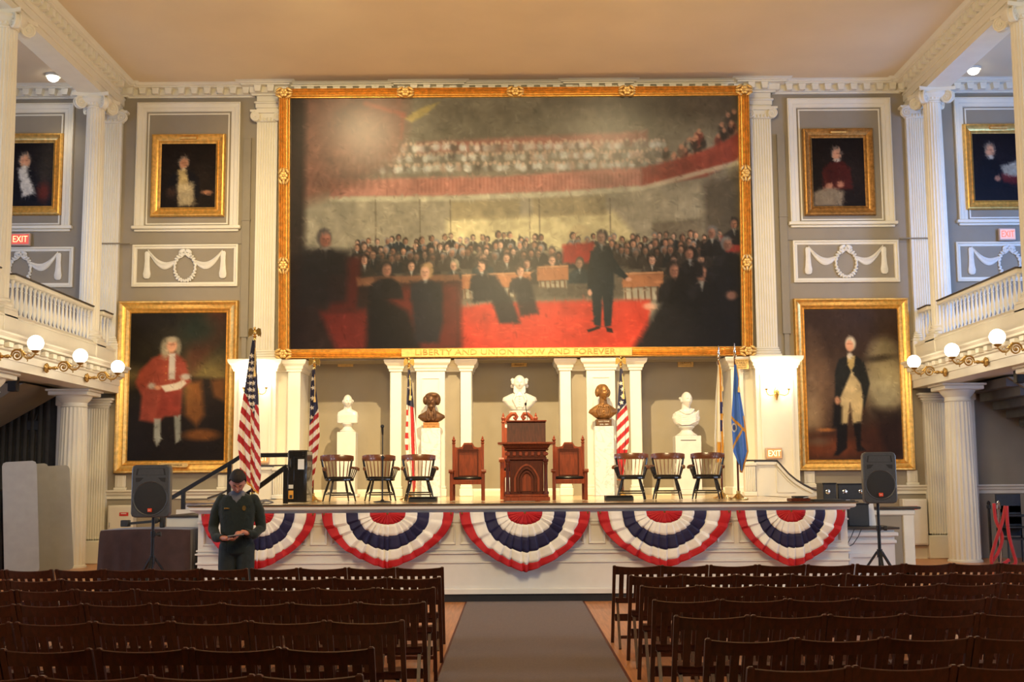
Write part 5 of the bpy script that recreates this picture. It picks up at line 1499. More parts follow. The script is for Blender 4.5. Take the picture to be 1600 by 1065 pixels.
# bronzes in front of the panelled piers
for (u, vt, vb, sp, mtl, nm, lab, pl, ln, sc_, lm) in (
        (674, 669, 660, spec_coat, 'bronze', 'left', 'dark bronze bust of a man with thick hair and coat', 'veined white marble pedestal under the dark bronze bust', ('FRED. DOUGLASS', '1817 - 1895'), 1.0, 'inkdk'),
        (943, 666, 655, spec_lady, 'bronze2', 'right', 'golden bronze bust of a woman with hair over her ears', 'veined white marble pedestal under the golden bronze bust', ('LUCY STONE', '1818 - 1893'), 1.0, 'silver')):
    y = 24.45; x, z1 = P(u, vt, y); zb = P(u, vb, y)[1]
    pedestal(x, y, z1, .38, .36, MT['vein'], pl, 0, .004)
    t = thing('inscribed_plinth', 'small %s plinth with two lettered lines under the %s bust' % (('copper', 'dark bronze') if lm == 'inkdk' else ('brown', 'golden bronze')), 'plinth', (x, y, z1))
    M().cbox(x - .155, x + .155, y - .13, y + .13, z1, zb, .006).build('block', MT['copper'] if lm == 'inkdk' else MT['bronze'], t)
    for k, l in enumerate(ln): lettering('lettering', l, .036, (x, y - .134, z1 + (zb - z1) * (.68 - .42 * k)), MT[lm], t, .002)
    make_bust('bronze_bust', lab, 'bust', (x, y, zb), sc_ * (1.0 if lm == 'inkdk' else 1.1), sp, MT[mtl], yaw=0)

# ------------------------------------------------------------------ stage furniture
YC = 18.9
ZS = STAGE + .007


def armchair_proto(loc, rz, label):
    t = thing('spindle_armchair', label, 'armchair', loc, rz, 'black spindle armchairs on the stage')
    # local: faces the hall (-Y), origin on the floor
    sw, sh = .215, .345
    m = M(); pl = []
    for k in range(28):
        a = 2 * PI * k / 28; c, s = math.cos(a), math.sin(a); pl.append((.245 * math.copysign(abs(c) ** .75, c), -.005 + .225 * math.copysign(abs(s) ** .8, s)))
    m.loft([[(x * .94, y * .94, sh - .035) for x, y in pl], [(x, y, sh - .022) for x, y in pl], [(x, y, sh) for x, y in pl], [(x * .93, y * .93, sh + .012) for x, y in pl], [(x * .6, y * .6, sh + .004) for x, y in pl]])
    m.build('seat', MT['blackw'], t, local=True)
    M().loft([[(x * .86, y * .86 - .005, sh + .008) for x, y in pl], [(x * .9, y * .9 - .005, sh + .026) for x, y in pl], [(x * .7, y * .7, sh + .036) for x, y in pl]]).build('cushion', MT['leather'], t, local=True)
    for sx in (-1, 1):
        for sy in (-1, 1): M().tube([(sx * .145, sy * .12, sh - .03), (sx * .185, sy * .16, sh * .5), (sx * .205, sy * .185, sh * .35), (sx * .23, sy * .21, 0)], [.017, .023, .015, .012], 8).build('leg', MT['blackw'], t, local=True)
    m = M()
    for sx in (-1, 1): m.tube([(sx * .207, -.19, .115), (sx * .207, .19, .115)], .011, 7)
    m.tube([(-.205, 0, .13), (.205, 0, .13)], .011, 7); m.tube([(-.215, -.195, .10), (.215, -.195, .10)], .011, 7); m.build('stretcher', MT['blackw'], t, local=True)
    # back: crest rail, spindles, side posts
    crest = M(); N = 18; pts = []
    for i in range(N + 1):
        q = -1 + 2 * i / N; x = q * .295; y = .255 - .10 * q * q; hgt = .050 * (1 - .25 * abs(q) ** 6); zc = .675 - .012 * q * q
        for (dy, dz) in ((-.016, -hgt), (.016, -hgt), (.022, 0), (.014, hgt), (-.010, hgt), (-.022, 0)): pts.append((x, y + dy, zc + dz))
    crest.grid(pts, 6, N + 1, 0, True); crest.f += [tuple(range(6)), tuple(N * 6 + i for i in range(6))]; crest.m += [0, 0]
    crest.build('crest_rail', MT['walnutr'], t, local=True)
    for k in range(7):
        q = (k - 3) / 3; M().tube([(q * .165, .165 - .03 * q * q, sh), (q * .19, .20 - .05 * q * q, .5), (q * .215, .245 - .07 * q * q, .635)], [.009, .011, .008], 6).build('spindle', MT['walnutr'], t, local=True)
    for sx in (-1, 1):
        M().tube([(sx * .20, .13, sh - .01), (sx * .235, .15, .47), (sx * .27, .165, .645)], [.019, .022, .017], 8).build('back_post', MT['blackw'], t, local=True)
        M().tube([(sx * .242, .155, .52), (sx * .275, .05, .515), (sx * .295, -.06, .505), (sx * .30, -.13, .49), (sx * .295, -.16, .478)], [.016, .02, .024, .026, .014], 8).build('arm', MT['walnutr'], t, local=True)
        for q in (0, 1, 2): M().tube([(sx * (.215 + .006 * q), .07 - .07 * q, sh), (sx * (.262 + .014 * q), .055 - .075 * q, .505)], .010, 6).build('arm_spindle', MT['blackw'], t, local=True)
    return t


chairs = [(530, .42, 'black armchair nearest the black cabinet, first of three'), (593, .30, 'black armchair behind the tall microphone stand'), (655, .16, 'black armchair beside the first throne, over a low black box'),
          (987, -.16, 'black armchair beside the golden bronze bust pedestal'), (1045, -.22, 'middle black armchair of the three by the toga bust'), (1106, -.28, 'black armchair nearest the white flag')]
pro = None
for k, (u, rz, w) in enumerate(chairs):
    x = P(u, 770, YC)[0]; lab = w.replace('black armchair', 'black spindle armchair with brown crest rail')
    if pro is None: pro = armchair_proto((x, YC, ZS), rz, lab); pro.scale = (.90, .90, 1.0)
    else: dup(pro, (x, YC + (.0, .1, .0, .05, .15, .05)[k], ZS), rz, lab)


def throne(loc, label, ped=False):
    t = thing('throne', label, 'throne', loc, 0, 'mahogany high-backed armchairs behind the lectern')
    W = MT['mahog']
    for sx in (-1, 1):
        M().cbox(sx * .225 - .022, sx * .225 + .022, .17, .215, 0, .88, .005).build('back_post', W, t, local=True)
        M().lathe([(.026, .88), (.030, .895), (.018, .905), (.028, .925), (.030, .94), (.014, .955), (.018, .965), (.010, .985), (.004, 1.0)], 12, (sx * .225, .192)).build('finial', W, t, local=True)
        M().cbox(sx * .245 - .024, sx * .245 + .024, -.215, -.17, 0, .44, .005).build('leg', W, t, local=True)
        m = M(); a = [(-.245, .425), (-.25, .455), (-.225, .475), (-.1, .465), (.17, .47), (.17, .43), (-.1, .43)]
        m.prism(a, sx * .25 - .032, sx * .25 + .032, 'x'); m.lathe([(.026, -.034), (.026, .034)], 12, (-.232, .447), axis='x'); m.v[-24:] = [(x + sx * .25, y, z) for x, y, z in m.v[-24:]]
        m.build('arm', W, t, local=True)
    m = M(); m.cbox(-.245, .245, -.21, -.17, .25, .32, .005); m.cbox(-.225, .225, .17, .21, .25, .32, .005)
    for sx in (-1, 1): m.cbox(sx * .235 - .015, sx * .235 + .015, -.19, .19, .25, .32, .005)
    m.build('seat_rail', W, t, local=True)
    M().cbox(-.215, .215, -.205, .165, .318, .365, .02).build('seat_cushion', MT['leather'], t, local=True)
    z1 = .90 if not ped else .86
    back = [(-.205, .34), (.205, .34), (.205, .83), (.155, .82), (.10, .835), (.065, .895), (-.065, .895), (-.10, .835), (-.155, .82), (-.205, .83)]
    M().prism(back, .18, .205).build('backrest', W, t, local=True)
    m = M(); wall_panel(m, -.16, .16, .37, .77, .18, .02, .012); m.prism([(-.17, .775), (.17, .775), (.15, .80), (.085, .80), (.06, .865), (-.06, .865), (-.085, .80), (-.15, .80)], .168, .18)
    m.build('panel_moulding', MT['mahogdk'], t, local=True)
    if ped:
        for sx in (-1, 1):
            m = M(); pts = [(sx * .20, .19, .88), (sx * .16, .19, .945), (sx * .11, .19, .985), (sx * .06, .19, .985), (sx * .035, .19, .95), (sx * .05, .19, .925), (sx * .075, .19, .935)]
            m.tube(pts, [.022, .024, .024, .024, .022, .020, .014], 8); m.ball((sx * .072, .19, .94), .018, 8, 6); m.build('scroll_crest', W, t, local=True)
    return t


x1 = P(731, 780, YC)[0]; x2 = P(890, 780, YC)[0]; x3 = P(813, 780, 19.6)[0]
throne((x1, YC, ZS), 'mahogany throne with peaked panel back and leather seat, by dark bronze bust')
throne((x2, YC, ZS), 'mahogany throne with peaked panel back and leather seat, by golden bronze bust')
t = throne((x3, 20.0, ZS), 'tallest mahogany throne with scrolled crest, mostly hidden behind the lectern', True)
t.scale = (1.2, 1.0, 1.42)


def lectern(x, y, z):
    t = thing('lectern', 'carved dark mahogany lectern with gothic arch panel at the stage centre', 'lectern', (x, y, z))
    W, D = MT['mahog'], MT['mahogdk']
    M().cbox(-.345, .345, -.27, .27, 0, .06, .008).cbox(-.325, .325, -.25, .25, .06, .10, .008).build('base', W, t, local=True)
    M().cbox(-.235, .235, -.19, .19, .10, .62, .004).build('body', D, t, local=True)
    for sx in (-1, 1):
        M().lathe([(.045, .10), (.045, .13), (.030, .15), (.030, .19), (.026, .36), (.027, .54), (.034, .56), (.028, .575), (.042, .60), (.042, .63)], 14, (sx * .285, -.20)).build('colonnette', D, t, local=True)
        M().cbox(sx * .24 - .012, sx * .24 + .012, -.2, .2, .10, .62, .004).build('side_stile', D, t, local=True)
    def arch(r, zs, z0): return [(-r, z0)] + [(r * (-1 + 2 * q) , zs + 1.15 * r * math.sin(PI * q) ** .75) for q in [k / 16 for k in range(17)]] + [(r, z0)]
    for r, dp in ((.19, .0), (.145, .016), (.10, .03)):
        o = arch(r, .34, .14); i = arch(r - .03, .345, .14); m = M(); n = len(o)
        vs = [(p[0], -.205 - dp, p[1]) for p in o] + [(p[0], -.205 - dp, p[1]) for p in i] + [(p[0], -.185, p[1]) for p in o] + [(p[0], -.185, p[1]) for p in i]
        fs = []
        for k in range(n - 1): fs += [(k, k + 1, n + k + 1, n + k), (k, 2 * n + k, 2 * n + k + 1, k + 1), (n + k, n + k + 1, 3 * n + k + 1, 3 * n + k)]
        m.add(vs, fs).build('arch_moulding', D if dp else W, t, local=True)
    M().prism(arch(.07, .34, .15), -.20, -.19).build('arch_panel', MT['mahog'], t, local=True)
    M().cbox(-.30, .30, -.23, .22, .62, .66, .006).cbox(-.29, .29, -.215, .21, .66, .765, .004).cbox(-.33, .33, -.25, .23, .765, .785, .006).build('frieze', D, t, local=True)
    m = M()
    for k in range(7): m.cbox(-.275 + k * .0917 - .026, -.275 + k * .0917 + .026, -.235, -.21, .68, .745, .01)
    for q in (-1, 1): m.ball((q * .30, -.225, .71), .026, 8, 6)
    m.build('carved_block', W, t, local=True)
    M().loft([[(sx * a, sy * b + .0, zz) for sx, sy in ((-1, -1), (1, -1), (1, 1), (-1, 1))] for a, b, zz in ((.31, .24, .785), (.33, .26, .80), (.35, .28, .84), (.37, .29, .855))]).build('cove', D, t, False, local=True)
    M().cbox(-.43, .43, -.33, .30, .855, .885, .008).build('shelf', W, t, local=True)
    m = M(); m.prism([(-.20, .885), (.20, .885), (.20, 1.20), (-.16, 1.205)], -.29, .29, 'x'); m.build('reading_desk', D, t, False, local=True)
    M().cbox(-.305, .305, -.21, .21, 1.20, 1.222, .006).build('desk_top', W, t, local=True)
    M().tube([(.02, .0, 1.22), (.02, .02, 1.30), (.0, .0, 1.40), (-.005, -.04, 1.46)], .006, 8).tube([(-.005, -.04, 1.46), (-.007, -.055, 1.495)], [.014, .017], 10).move((0, 0, 0)).build('microphone', MT['blackp'], t, local=True)
    return t


x = P(823, 780, 18.5)[0]; lt = lectern(x, 18.5, ZS); lt.scale = (1.0, 1.0, .985)
# microphone stand
x, z = P(598, 668, 18.2)
t = thing('microphone_stand', 'black straight microphone stand in front of the second stage armchair', 'microphone stand', (x, 18.2, STAGE + .004))
M().lathe([(.13, 0), (.13, .012), (.03, .025), (.02, .04)], 24).build('base', MT['darkmetal'], t, local=True)
M().lathe([(.011, .03), (.011, .62), (.020, .625), (.020, .68), (.012, .685), (.008, .69), (.008, 1.02)], 12).tube([(0, 0, .65), (.04, 0, .66)], .009, 8).build('pole', MT['darkmetal'], t, local=True)
M().tube([(0, 0, 1.0), (0, -.03, 1.06), (0, -.05, 1.10)], [.012, .016, .018], 12).ball((0, -.055, 1.12), .028, 12, 10).build('microphone', MT['blackp'], t, local=True)
for (u, w) in ((661, 'under the third armchair'), (967, 'under the fourth armchair')):
    x = P(u, 780, 18.35)[0]
    t = thing('low_box', 'low flat black monitor box on the stage edge %s' % w, 'box', (x, 18.35, STAGE + .003))
    M().prism([(-.14, 0), (.14, 0), (.14, .075), (-.10, .06)], -.21, .21, 'x').build('body', MT['blackp'], t, False, local=True)
    M().cbox(-.19, .19, -.13, .12, .062, .072, .003).build('grille', MT['grille'], t, local=True)

# ------------------------------------------------------------------ flags
RED, WHT, NVY, BLU, GLD = s8(176, 16, 24), s8(238, 226, 210), s8(30, 28, 62), s8(70, 120, 200), s8(214, 150, 40)


def star_mask(X, Z, cx, cz, r, rot=0.0):
    a = np.arctan2(X - cx, Z - cz) + rot; d = np.hypot(X - cx, Z - cz)
    k = np.abs(((a / (2 * PI / 5)) % 1) - .5) * 2
    return d < r * (.40 + .60 * k ** 1.6)


def flag(label, u, v0, y, xl, xr, pole_v, colour, fin='eagle', folds=3.5, depth=.05, skirt=.12, cordcol=True, drop_px=None, nu=46, nv=210, lean_=0.0, polelab=True):
    """xl, xr: lists of (v, u) giving the outline of the hanging cloth in the photograph; colour(U, V) -> rgb"""
    px, pz = P(u, v0, y); t = thing('flag', label, 'flag', (px, y, STAGE + .003 if pole_v is None else P(u, pole_v, y)[1]), 0)
    zb = STAGE + .003 if pole_v is None else P(u, pole_v, y)[1]
    zt = P(u, v0, y)[1]
    M().lathe([(.15, zb), (.15, zb + .015), (.09, zb + .03), (.05, zb + .07), (.03, zb + .09), (.03, zb + .13)], 22, (px, y)).build('base', MT['brass'], t)
    M().lathe([(.016, zb + .09), (.016, zt - .0)], 10, (px, y)).build('pole', MT['mahogdk'], t)
    if fin == 'eagle':
        m = M().lathe([(.012, zt - .03), (.024, zt), (.018, zt + .02), (.030, zt + .04), (.012, zt + .06)], 12, (px, y)).ball((px, y, zt + .10), (.026, .03, .05), 10, 8).ball((px, y - .02, zt + .16), .019, 8, 6)
        for q in (-1, 1):
            w = [(px + q * .012, zt + .13), (px + q * .05, zt + .165), (px + q * .082, zt + .155), (px + q * .092, zt + .09), (px + q * .085, zt + .03), (px + q * .068, zt + .055), (px + q * .05, zt + .045), (px + q * .035, zt + .075), (px + q * .018, zt + .07)]
            m.prism(w, y - .008, y + .012)
        m.build('eagle_finial', MT['brass'], t)
    else:
        M().lathe([(.012, zt - .04), (.022, zt - .02), (.012, zt), (.026, zt + .03), (.012, zt + .06), (.022, zt + .08), (.016, zt + .14), (.002, zt + .22)], 10, (px, y)).build('spear_finial', MT['chrome'], t)
    vl, ul = [p[0] for p in xl], [p[1] for p in xl]; vr, ur = [p[0] for p in xr], [p[1] for p in xr]
    vmax = max(vl[-1], vr[-1]); V = np.linspace(vl[0], vmax, nv)
    pos = np.zeros((nv, nu, 3)); col = np.zeros((nv, nu, 3)); q = np.linspace(0, 1, nu)
    for j, v in enumerate(V):
        a, b = np.interp(v, vl, ul), np.interp(v, vr, ur)
        # hem: the columns end at heights running from the left edge's end to the right edge's end
        hem = vl[-1] + (vr[-1] - vl[-1]) * q + 6 * np.sin(q * PI) * (1 if abs(vr[-1] - vl[-1]) < 25 else 0)
        vv = np.minimum(v, hem)
        uu = a + (b - a) * q
        f = (v - V[0]) / (V[-1] - V[0])
        amp = depth * (.35 + .65 * f)
        for i in range(nu):
            X, Z = P(uu[i], vv[i], y); pos[j, i] = (X, y - .045 - amp * (.6 + .6 * math.sin(folds * 2 * PI * q[i] + 1.2 * f + .5) + .25 * math.sin(folds * 5.1 * PI * q[i] + 2 * f)), Z)
        col[j] = colour(uu, vv, q, v, a, b, hem)
    pos -= np.array(WL[t.name]); o = colour_grid('cloth', pos, col, MT['flag'], t)
    s_ = o.modifiers.new('thickness', 'SOLIDIFY'); s_.thickness = .006
    if cordcol:
        m = M(); c0 = P(u, v0 + 4, y); pts = [(c0[0], y - .03, c0[1]), (c0[0] + .02, y - .06, c0[1] - .12), (c0[0] + .035, y - .11, c0[1] - .30), (c0[0] + .03, y - .11, c0[1] - .42)]
        m.tube(pts, .009, 6); e = pts[-1]; m.lathe([(.012, e[2]), (.018, e[2] - .03), (.022, e[2] - .09)], 10, (e[0], e[1])); m.build('tassel_cord', MT['gold2'], t)
    return t


def us_colour(canton, stripe, stars):
    def f(U, V, q, v, a, b, hem):
        d = stripe(U, V, q, a, b); c = np.where((np.floor(d) % 2 == 0)[:, None], np.array(RED), np.array(WHT))
        cm = canton(U, V, q, a, b); c[cm] = NVY
        for (su, sv, r) in stars: c[cm & star_mask(U, -V, su, -sv, r, .2)] = WHT
        fr = (hem - V < 3.0); c[fr] = GLD
        return c
    return f


st1 = [(395 + du, v, 4.4) for k, v in enumerate((556, 567, 577, 588, 599, 609, 620, 631, 640)) for du in ((-3, 2.5) if k > 1 else (0,))] + [(386, 618, 3.6), (391, 608, 3.5)]
flag('big United States flag hanging on a pole behind the man in green', 398, 530, 17.4, [(532, 396), (560, 391), (600, 385), (645, 378), (690, 373), (718, 377), (745, 378)], [(532, 399), (560, 402), (620, 405), (680, 407), (740, 409), (772, 405)], 783,
     us_colour(lambda U, V, q, a, b: (V - 606 < (U - 381) * 2.5) & (V < 652) & ((U < 400) | (V < 632)), lambda U, V, q, a, b: (V - 606 - (U - 376) * np.where(U < 393, 1.15, 1.9)) / 12.2 + 3 * (V < 0), st1), folds=2.5, depth=.05)
flag('narrow furled United States flag behind the black cabinet and first armchair', 491, 575, 19.4, [(578, 489), (610, 486), (660, 485), (700, 484), (735, 482), (758, 483)], [(578, 493), (610, 495), (640, 498), (680, 500), (715, 496), (762, 489)], None,
     us_colour(lambda U, V, q, a, b: (V < 664 - (U - 485) * 2.0) & (V < 664), lambda U, V, q, a, b: (V - 640 + (U - 485) * .95) / 8.2, [(489.5, 592, 3.6), (490, 606, 3.8), (489.5, 622, 4), (488.5, 637, 3.8), (488, 652, 3.6)]), folds=1.8, depth=.04)
flag('furled United States flag with mostly vertical red stripes beside the dark bronze bust', 639, 575, 20.6, [(578, 638), (620, 636), (660, 635), (690, 633), (745, 640), (770, 641)], [(578, 641), (620, 646), (660, 650), (700, 654), (740, 655), (762, 650)], None,
     us_colour(lambda U, V, q, a, b: V < 634 + (U - 640) * .4, lambda U, V, q, a, b: np.where(U < 638.5, (V - 640) / 9.0, (U - 632.5 - (V - 690) * .03) / 5.2), [(640.5, 606, 3.4), (642, 620, 3.2), (641, 592, 2.6)]), folds=2.2, depth=.04)
flag('draped United States flag with slanting stripes beside the golden bronze bust', 970, 573, 20.6, [(576, 968), (620, 965), (660, 963), (700, 963), (750, 964)], [(576, 972), (610, 976), (660, 982), (690, 982), (735, 974), (745, 972)], None,
     us_colour(lambda U, V, q, a, b: V < 646 - (U - 965) * 1.25, lambda U, V, q, a, b: (V - 656 + (U - 964) * 1.0) / 9.0 * np.where(V > 702, .0, 1) + np.where(V > 702, 0, 1), [(969.5, 599, 3.8), (972.5, 608, 3.8), (972.5, 619, 3.8), (970.5, 629, 3.6), (966, 636, 3.4)]), folds=1.8, depth=.04)


def white_col(U, V, q, v, a, b, hem):
    c = np.tile(np.array(s8(236, 226, 200)), (len(U), 1)); g = np.abs(U - (1123.5 + (V - 565) * .035)) < 1.3; c[g] = GLD
    c[(np.abs(U - 1126) < 1.8) & (((V > 628) & (V < 646)) | ((V > 656) & (V < 674)))] = s8(40, 44, 110); c[(np.abs(U - 1127) < 1.5) & (V > 646) & (V < 654)] = s8(206, 150, 50)
    c[((V > 690) & (np.abs(U - 1123) < 3)) | (hem - V < 3)] = GLD
    return c


def blue_col(U, V, q, v, a, b, hem):
    c = np.tile(np.array(BLU), (len(U), 1)); c[(np.abs(V - 652 - (U - 1141) * .95) < 2.6)] = GLD
    e = (V - 668) - (1160 - U) * 1.9; c[(np.abs(e) < 3.5) & (V > 668) & (V < 712)] = GLD
    c[(U > b - 1.6) & (V > 650)] = GLD; c[hem - V < 3.6] = GLD
    s = ((U - 1146) / 4.5) ** 2 + ((V - 668) / 7) ** 2; c[(s < 1) & (V > 656)] = s8(214, 206, 190); c[(s < .45) & (V > 656)] = s8(50, 70, 120)
    return c


flag('white state flag with gold fringe hanging next to the blue flag', 1123, 560, 20.2, [(570, 1121), (620, 1117), (680, 1115), (710, 1116), (722, 1117)], [(570, 1125), (620, 1127), (680, 1130), (705, 1129), (722, 1128)], None, white_col, 'spear', 2.0, .04)
flag('blue flag with gold fringe and round seal beside the sconce pier', 1148, 558, 18.7, [(570, 1146), (610, 1144), (655, 1141), (690, 1143), (706, 1144), (728, 1154)], [(570, 1150), (610, 1155), (660, 1163), (705, 1168), (712, 1166), (738, 1158)], None, blue_col, 'spear', 1.8, .05)

# ------------------------------------------------------------------ ends of the stage
def ramp_wall(sx, pts_px, newel_px, y, label):
    """curved panelled side wall with a reeded newel and dark coping"""
    top = [P(u, v, y) for u, v in pts_px]
    a, b = P(newel_px[0], 730, y)[0], P(newel_px[1], 730, y)[0]; z1 = top[0][1]
    t = thing('curved_stair_wall', label, 'stair wall', (top[0][0], y, STAGE))
    zb = STAGE + .004
    poly = top + [(top[-1][0], zb), (b if sx > 0 else a, zb), (b if sx > 0 else a, z1)]
    M().prism(poly, y, y + .14).build('wall_body', MT['white'], t, False)
    m = M().box(a + .02, b - .02, y - .03, y + .17, zb, z1 - .02)
    for k in range(6):
        x = a + .03 + (b - a - .06) * k / 5; m.lathe([(.013, zb + .09), (.016, zb + .2), (.016, z1 - .16), (.020, z1 - .10)], 8, (x, y - .035))
    m.cbox(a - .01, b + .01, y - .06, y + .18, zb, zb + .08, .012); m.cbox(a - .02, b + .02, y - .07, y + .19, z1 - .09, z1 - .02, .02)
    m.build('newel', MT['white'], t)
    cop = [(p[0], y + .07, p[1] + .012) for p in top]
    if sx > 0: cop = [(a - .03, y + .07, z1 + .012)] + cop
    else: cop = [(b + .03, y + .07, z1 + .012)] + cop
    m = M()
    for p, q in zip(cop[:-1], cop[1:]): m.bar(p, q, .24, .028)
    m.build('coping', MT['stageedge'], t, False)
    m = M()
    for p, q in zip(top[:-1], top[1:]):
        if q[1] - .07 > zb: m.bar((p[0], y - .015, p[1] - .04), (q[0], y - .015, q[1] - .04), .05, .05)
    inner = [(p[0] * 1, y - .008, p[1] - .12) for p in top[1:] if p[1] - .12 > zb + .08]
    for p, q in zip(inner[:-1], inner[1:]): m.bar(p, q, .018, .018)
    if len(inner) > 1:
        e = inner[0]; f = inner[-1]; m.bar(e, (e[0], y - .008, zb + .07), .018, .018); m.bar((e[0], y - .008, zb + .07), (f[0], y - .008, zb + .07), .018, .018)
    m.build('moulding', MT['white'], t, False)


ramp_wall(1, [(1181, 720), (1213, 720), (1222, 730), (1232, 741), (1243, 750), (1256, 758), (1270, 765), (1292, 771)], (1162, 1181), 22.2, 'curved white panelled stair wall with dark coping behind the black cases')
ramp_wall(-1, [(426, 728), (400, 728), (391, 738), (381, 749), (370, 758), (357, 766), (343, 773), (325, 779)], (426, 448), 22.2, 'curved white panelled stair wall behind the handrails and tall flag')


def handrail(y, pts_px, posts, label):
    pts = [(*P(u, v, y), y) for u, v in pts_px]; pts = [(x, y, z) for x, z, y in pts]
    t = thing('handrail', label, 'handrail', (pts[0][0], y, 0))
    m = M()
    for p, q in zip(pts[:-1], pts[1:]): m.bar(p, q, .05, .06)
    m.tube([(p[0], p[1], p[2] + .02) for p in pts], .024, 8); m.build('rail', MT['blackw'], t)
    for (u, v, zb) in posts:
        x, z = P(u, v, y); M().cbox(x - .035, x + .035, y - .03, y + .03, zb, z, .005).build('post', MT['blackw'], t)


handrail(20.4, [(258, 784), (363, 722), (378, 712), (453, 711)], [(287, 768, .0), (359, 724, 1.14)], 'black handrail running up behind the tall flag to the black cabinet')
handrail(17.55, [(366, 784), (400, 764), (448, 729)], [(370, 781, STAGE + .003), (447, 731, STAGE + .003)], 'black handrail passing behind the man to the black cabinet')
# black cabinet on the stage
a, b = P(450, 703, 18.0), P(478, 703, 18.0)
t = thing('black_cabinet', 'tall glossy black case with paper notice and orange sticker on the stage', 'cabinet', ((a[0] + b[0]) / 2, 18.0, STAGE))
x0, x1, z1 = a[0], b[0] + .02, a[1]
M().cbox(x0, x1, 17.98, 18.5, STAGE + .010, z1, .02).build('body', MT['blackw'], t)
m = M().cbox(x0 + .09, x1 - .03, 17.972, 17.985, STAGE + .03, z1 - .10, .006); m.box(x0 + .085, x0 + .09, 17.975, 17.985, STAGE + .01, z1); m.build('door', MT['blackw'], t)
m = M()
for k in range(5): m.box(x1 - .07, x1 - .035, 17.968, 17.98, z1 - .09 + k * .015, z1 - .083 + k * .015)
m.build('vent', MT['chrome'], t, False)
M().tube([(x0 + .045, 17.975, z1 - .12), (x0 + .045, 17.955, z1 - .13), (x0 + .045, 17.955, z1 - .24), (x0 + .045, 17.975, z1 - .25)], .008, 6).build('handle', MT['chrome'], t)
for (u0, u1, v0, v1, mt_, nm) in ((465.5, 475, 717, 733, 'paper', 'paper_notice'), (450.5, 458, 757, 763, 'silver', 'sticker'), (450.5, 458, 766, 779, 'yellow', 'sticker')):
    p, q = P(u0, v0, 17.96), P(u1, v1, 17.96); M().box(p[0], q[0], 17.962, 17.972, q[1], p[1]).build(nm, MT[mt_], t, False)
p, q = P(450.5, 773, 17.95), P(458, 779, 17.95); M().box(p[0] + .015, q[0] - .015, 17.958, 17.962, q[1] + .01, p[1]).build('sticker_print', MT['blackp'], t, False)
t = thing('cable_coil', 'loop of pale cables lying on the stage edge by the black cabinet', 'cable', (x0 - .12, 17.3, STAGE))
m = M()
for k in range(3): m.tube([(x0 - .30 + .06 * k, 16.95, STAGE + .012), (x0 - .2 + .05 * k, 16.9, STAGE + .05), (x0 - .1 + .03 * k, 16.95, STAGE + .07 - .012 * k), (x0 - .02, 17.05, STAGE + .03), (x0 - .1, 17.12, STAGE + .012), (x0 - .26, 17.1, STAGE + .012)], .010, 6)
m.build('cable', MT['grey'], t)

# black cases at the other end of the stage
def case(name, label, u0, u1, v0, v1, y, d, clasps=True, zb=None):
    a, b = P(u0, v0, y), P(u1, v1, y); zb = b[1] if zb is None else zb
    t = thing(name, label, 'case', ((a[0] + b[0]) / 2, y, zb))
    M().cbox(a[0], b[0], y, y + d, zb, a[1], .012).build('body', MT['blackp'], t)
    m = M()
    for x in (a[0], b[0]):
        for z in (zb, a[1]): m.bar((x, y + .005, z), (x, y + d - .005, z), .018, .018)
    for z in (zb, a[1]): m.bar((a[0], y, z), (b[0], y, z), .018, .018)
    m.v = [(x, yy, max(z, zb)) for x, yy, z in m.v]
    m.build('edge_strip', MT['darkmetal'], t, False)
    if clasps:
        m = M()
        for q in clasps: x = a[0] + (b[0] - a[0]) * q; m.lathe([(.02, -.012), (.035, -.004), (.035, 0)], 12, (x, (zb + a[1]) / 2), axis='y'); m.v = [(p_[0], p_[1] + (y if p_[1] < 1 else 0), p_[2]) for p_ in m.v]
        m.build('latch', MT['chrome'], t)
    return t


case('equipment_case', 'small square black case with silver latch on the stage end', 1286, 1307, 755, 776, 17.6, .4, (.35,), STAGE + .002)
case('equipment_case', 'wider black case with two latches behind the loudspeaker', 1309, 1352, 756, 776, 18.05, .4, (.25, .85), STAGE + .002).location.z += 0
t = case('amplifier_box', 'big black box with top handle on the white step block', 1325, 1359, 787, 824, 17.75, .5, (), .932)
a = P(1324, 783, 17.75); b = P(1341, 787, 17.75)
M().tube([(a[0], 17.9, b[1] - .01), (a[0] + .01, 17.9, a[1]), (b[0] - .01, 17.9, a[1]), (b[0], 17.9, b[1] - .01)], .016, 8).build('handle', MT['darkmetal'], t)
x, z = P(1364, 806, 17.9)
t = thing('paper_sheet', 'white sheet leaning beside the big black box on the step block', 'paper', (x, 17.9, .932))
M().prism([(x - .085, .935), (x + .06, .935), (x + .02, 1.29), (x - .10, 1.29)][::-1], 17.95, 17.956).build('sheet', MT['paper'], t, False)
for (u0, u1, v, dz, nm, lab) in ((1233, 1263, 778, .045, 'folder', 'thin dark folders with pale pages lying on the stage edge'), (1268, 1318, 779, .03, 'flat_board', 'flat black board lying on the stage edge in front of the cases')):
    a, b = P(u0, v, 16.85)[0], P(u1, v, 16.85)[0]
    t = thing(nm, lab, nm.replace('_', ' '), ((a + b) / 2, 16.85, STAGE))
    M().cbox(a, b, 16.72, 17.0, STAGE + .002, STAGE + dz, .006).build('cover', MT['mahogdk' if nm == 'folder' else 'blackp'], t)
    if nm == 'folder': M().cbox(a + .06, b - .02, 16.74, 16.98, STAGE + dz, STAGE + dz + .03, .006).build('page', MT['blackp'], t); M().bar((b - .10, 16.71, STAGE + .05), (b + .05, 16.71, STAGE + .075), .02, .006).build('sheet', MT['paper'], t, False)
t = thing('hanging_cable', 'thin black cable hanging down the white step block', 'cable', (5.0, 17.4, 0))
m = M()
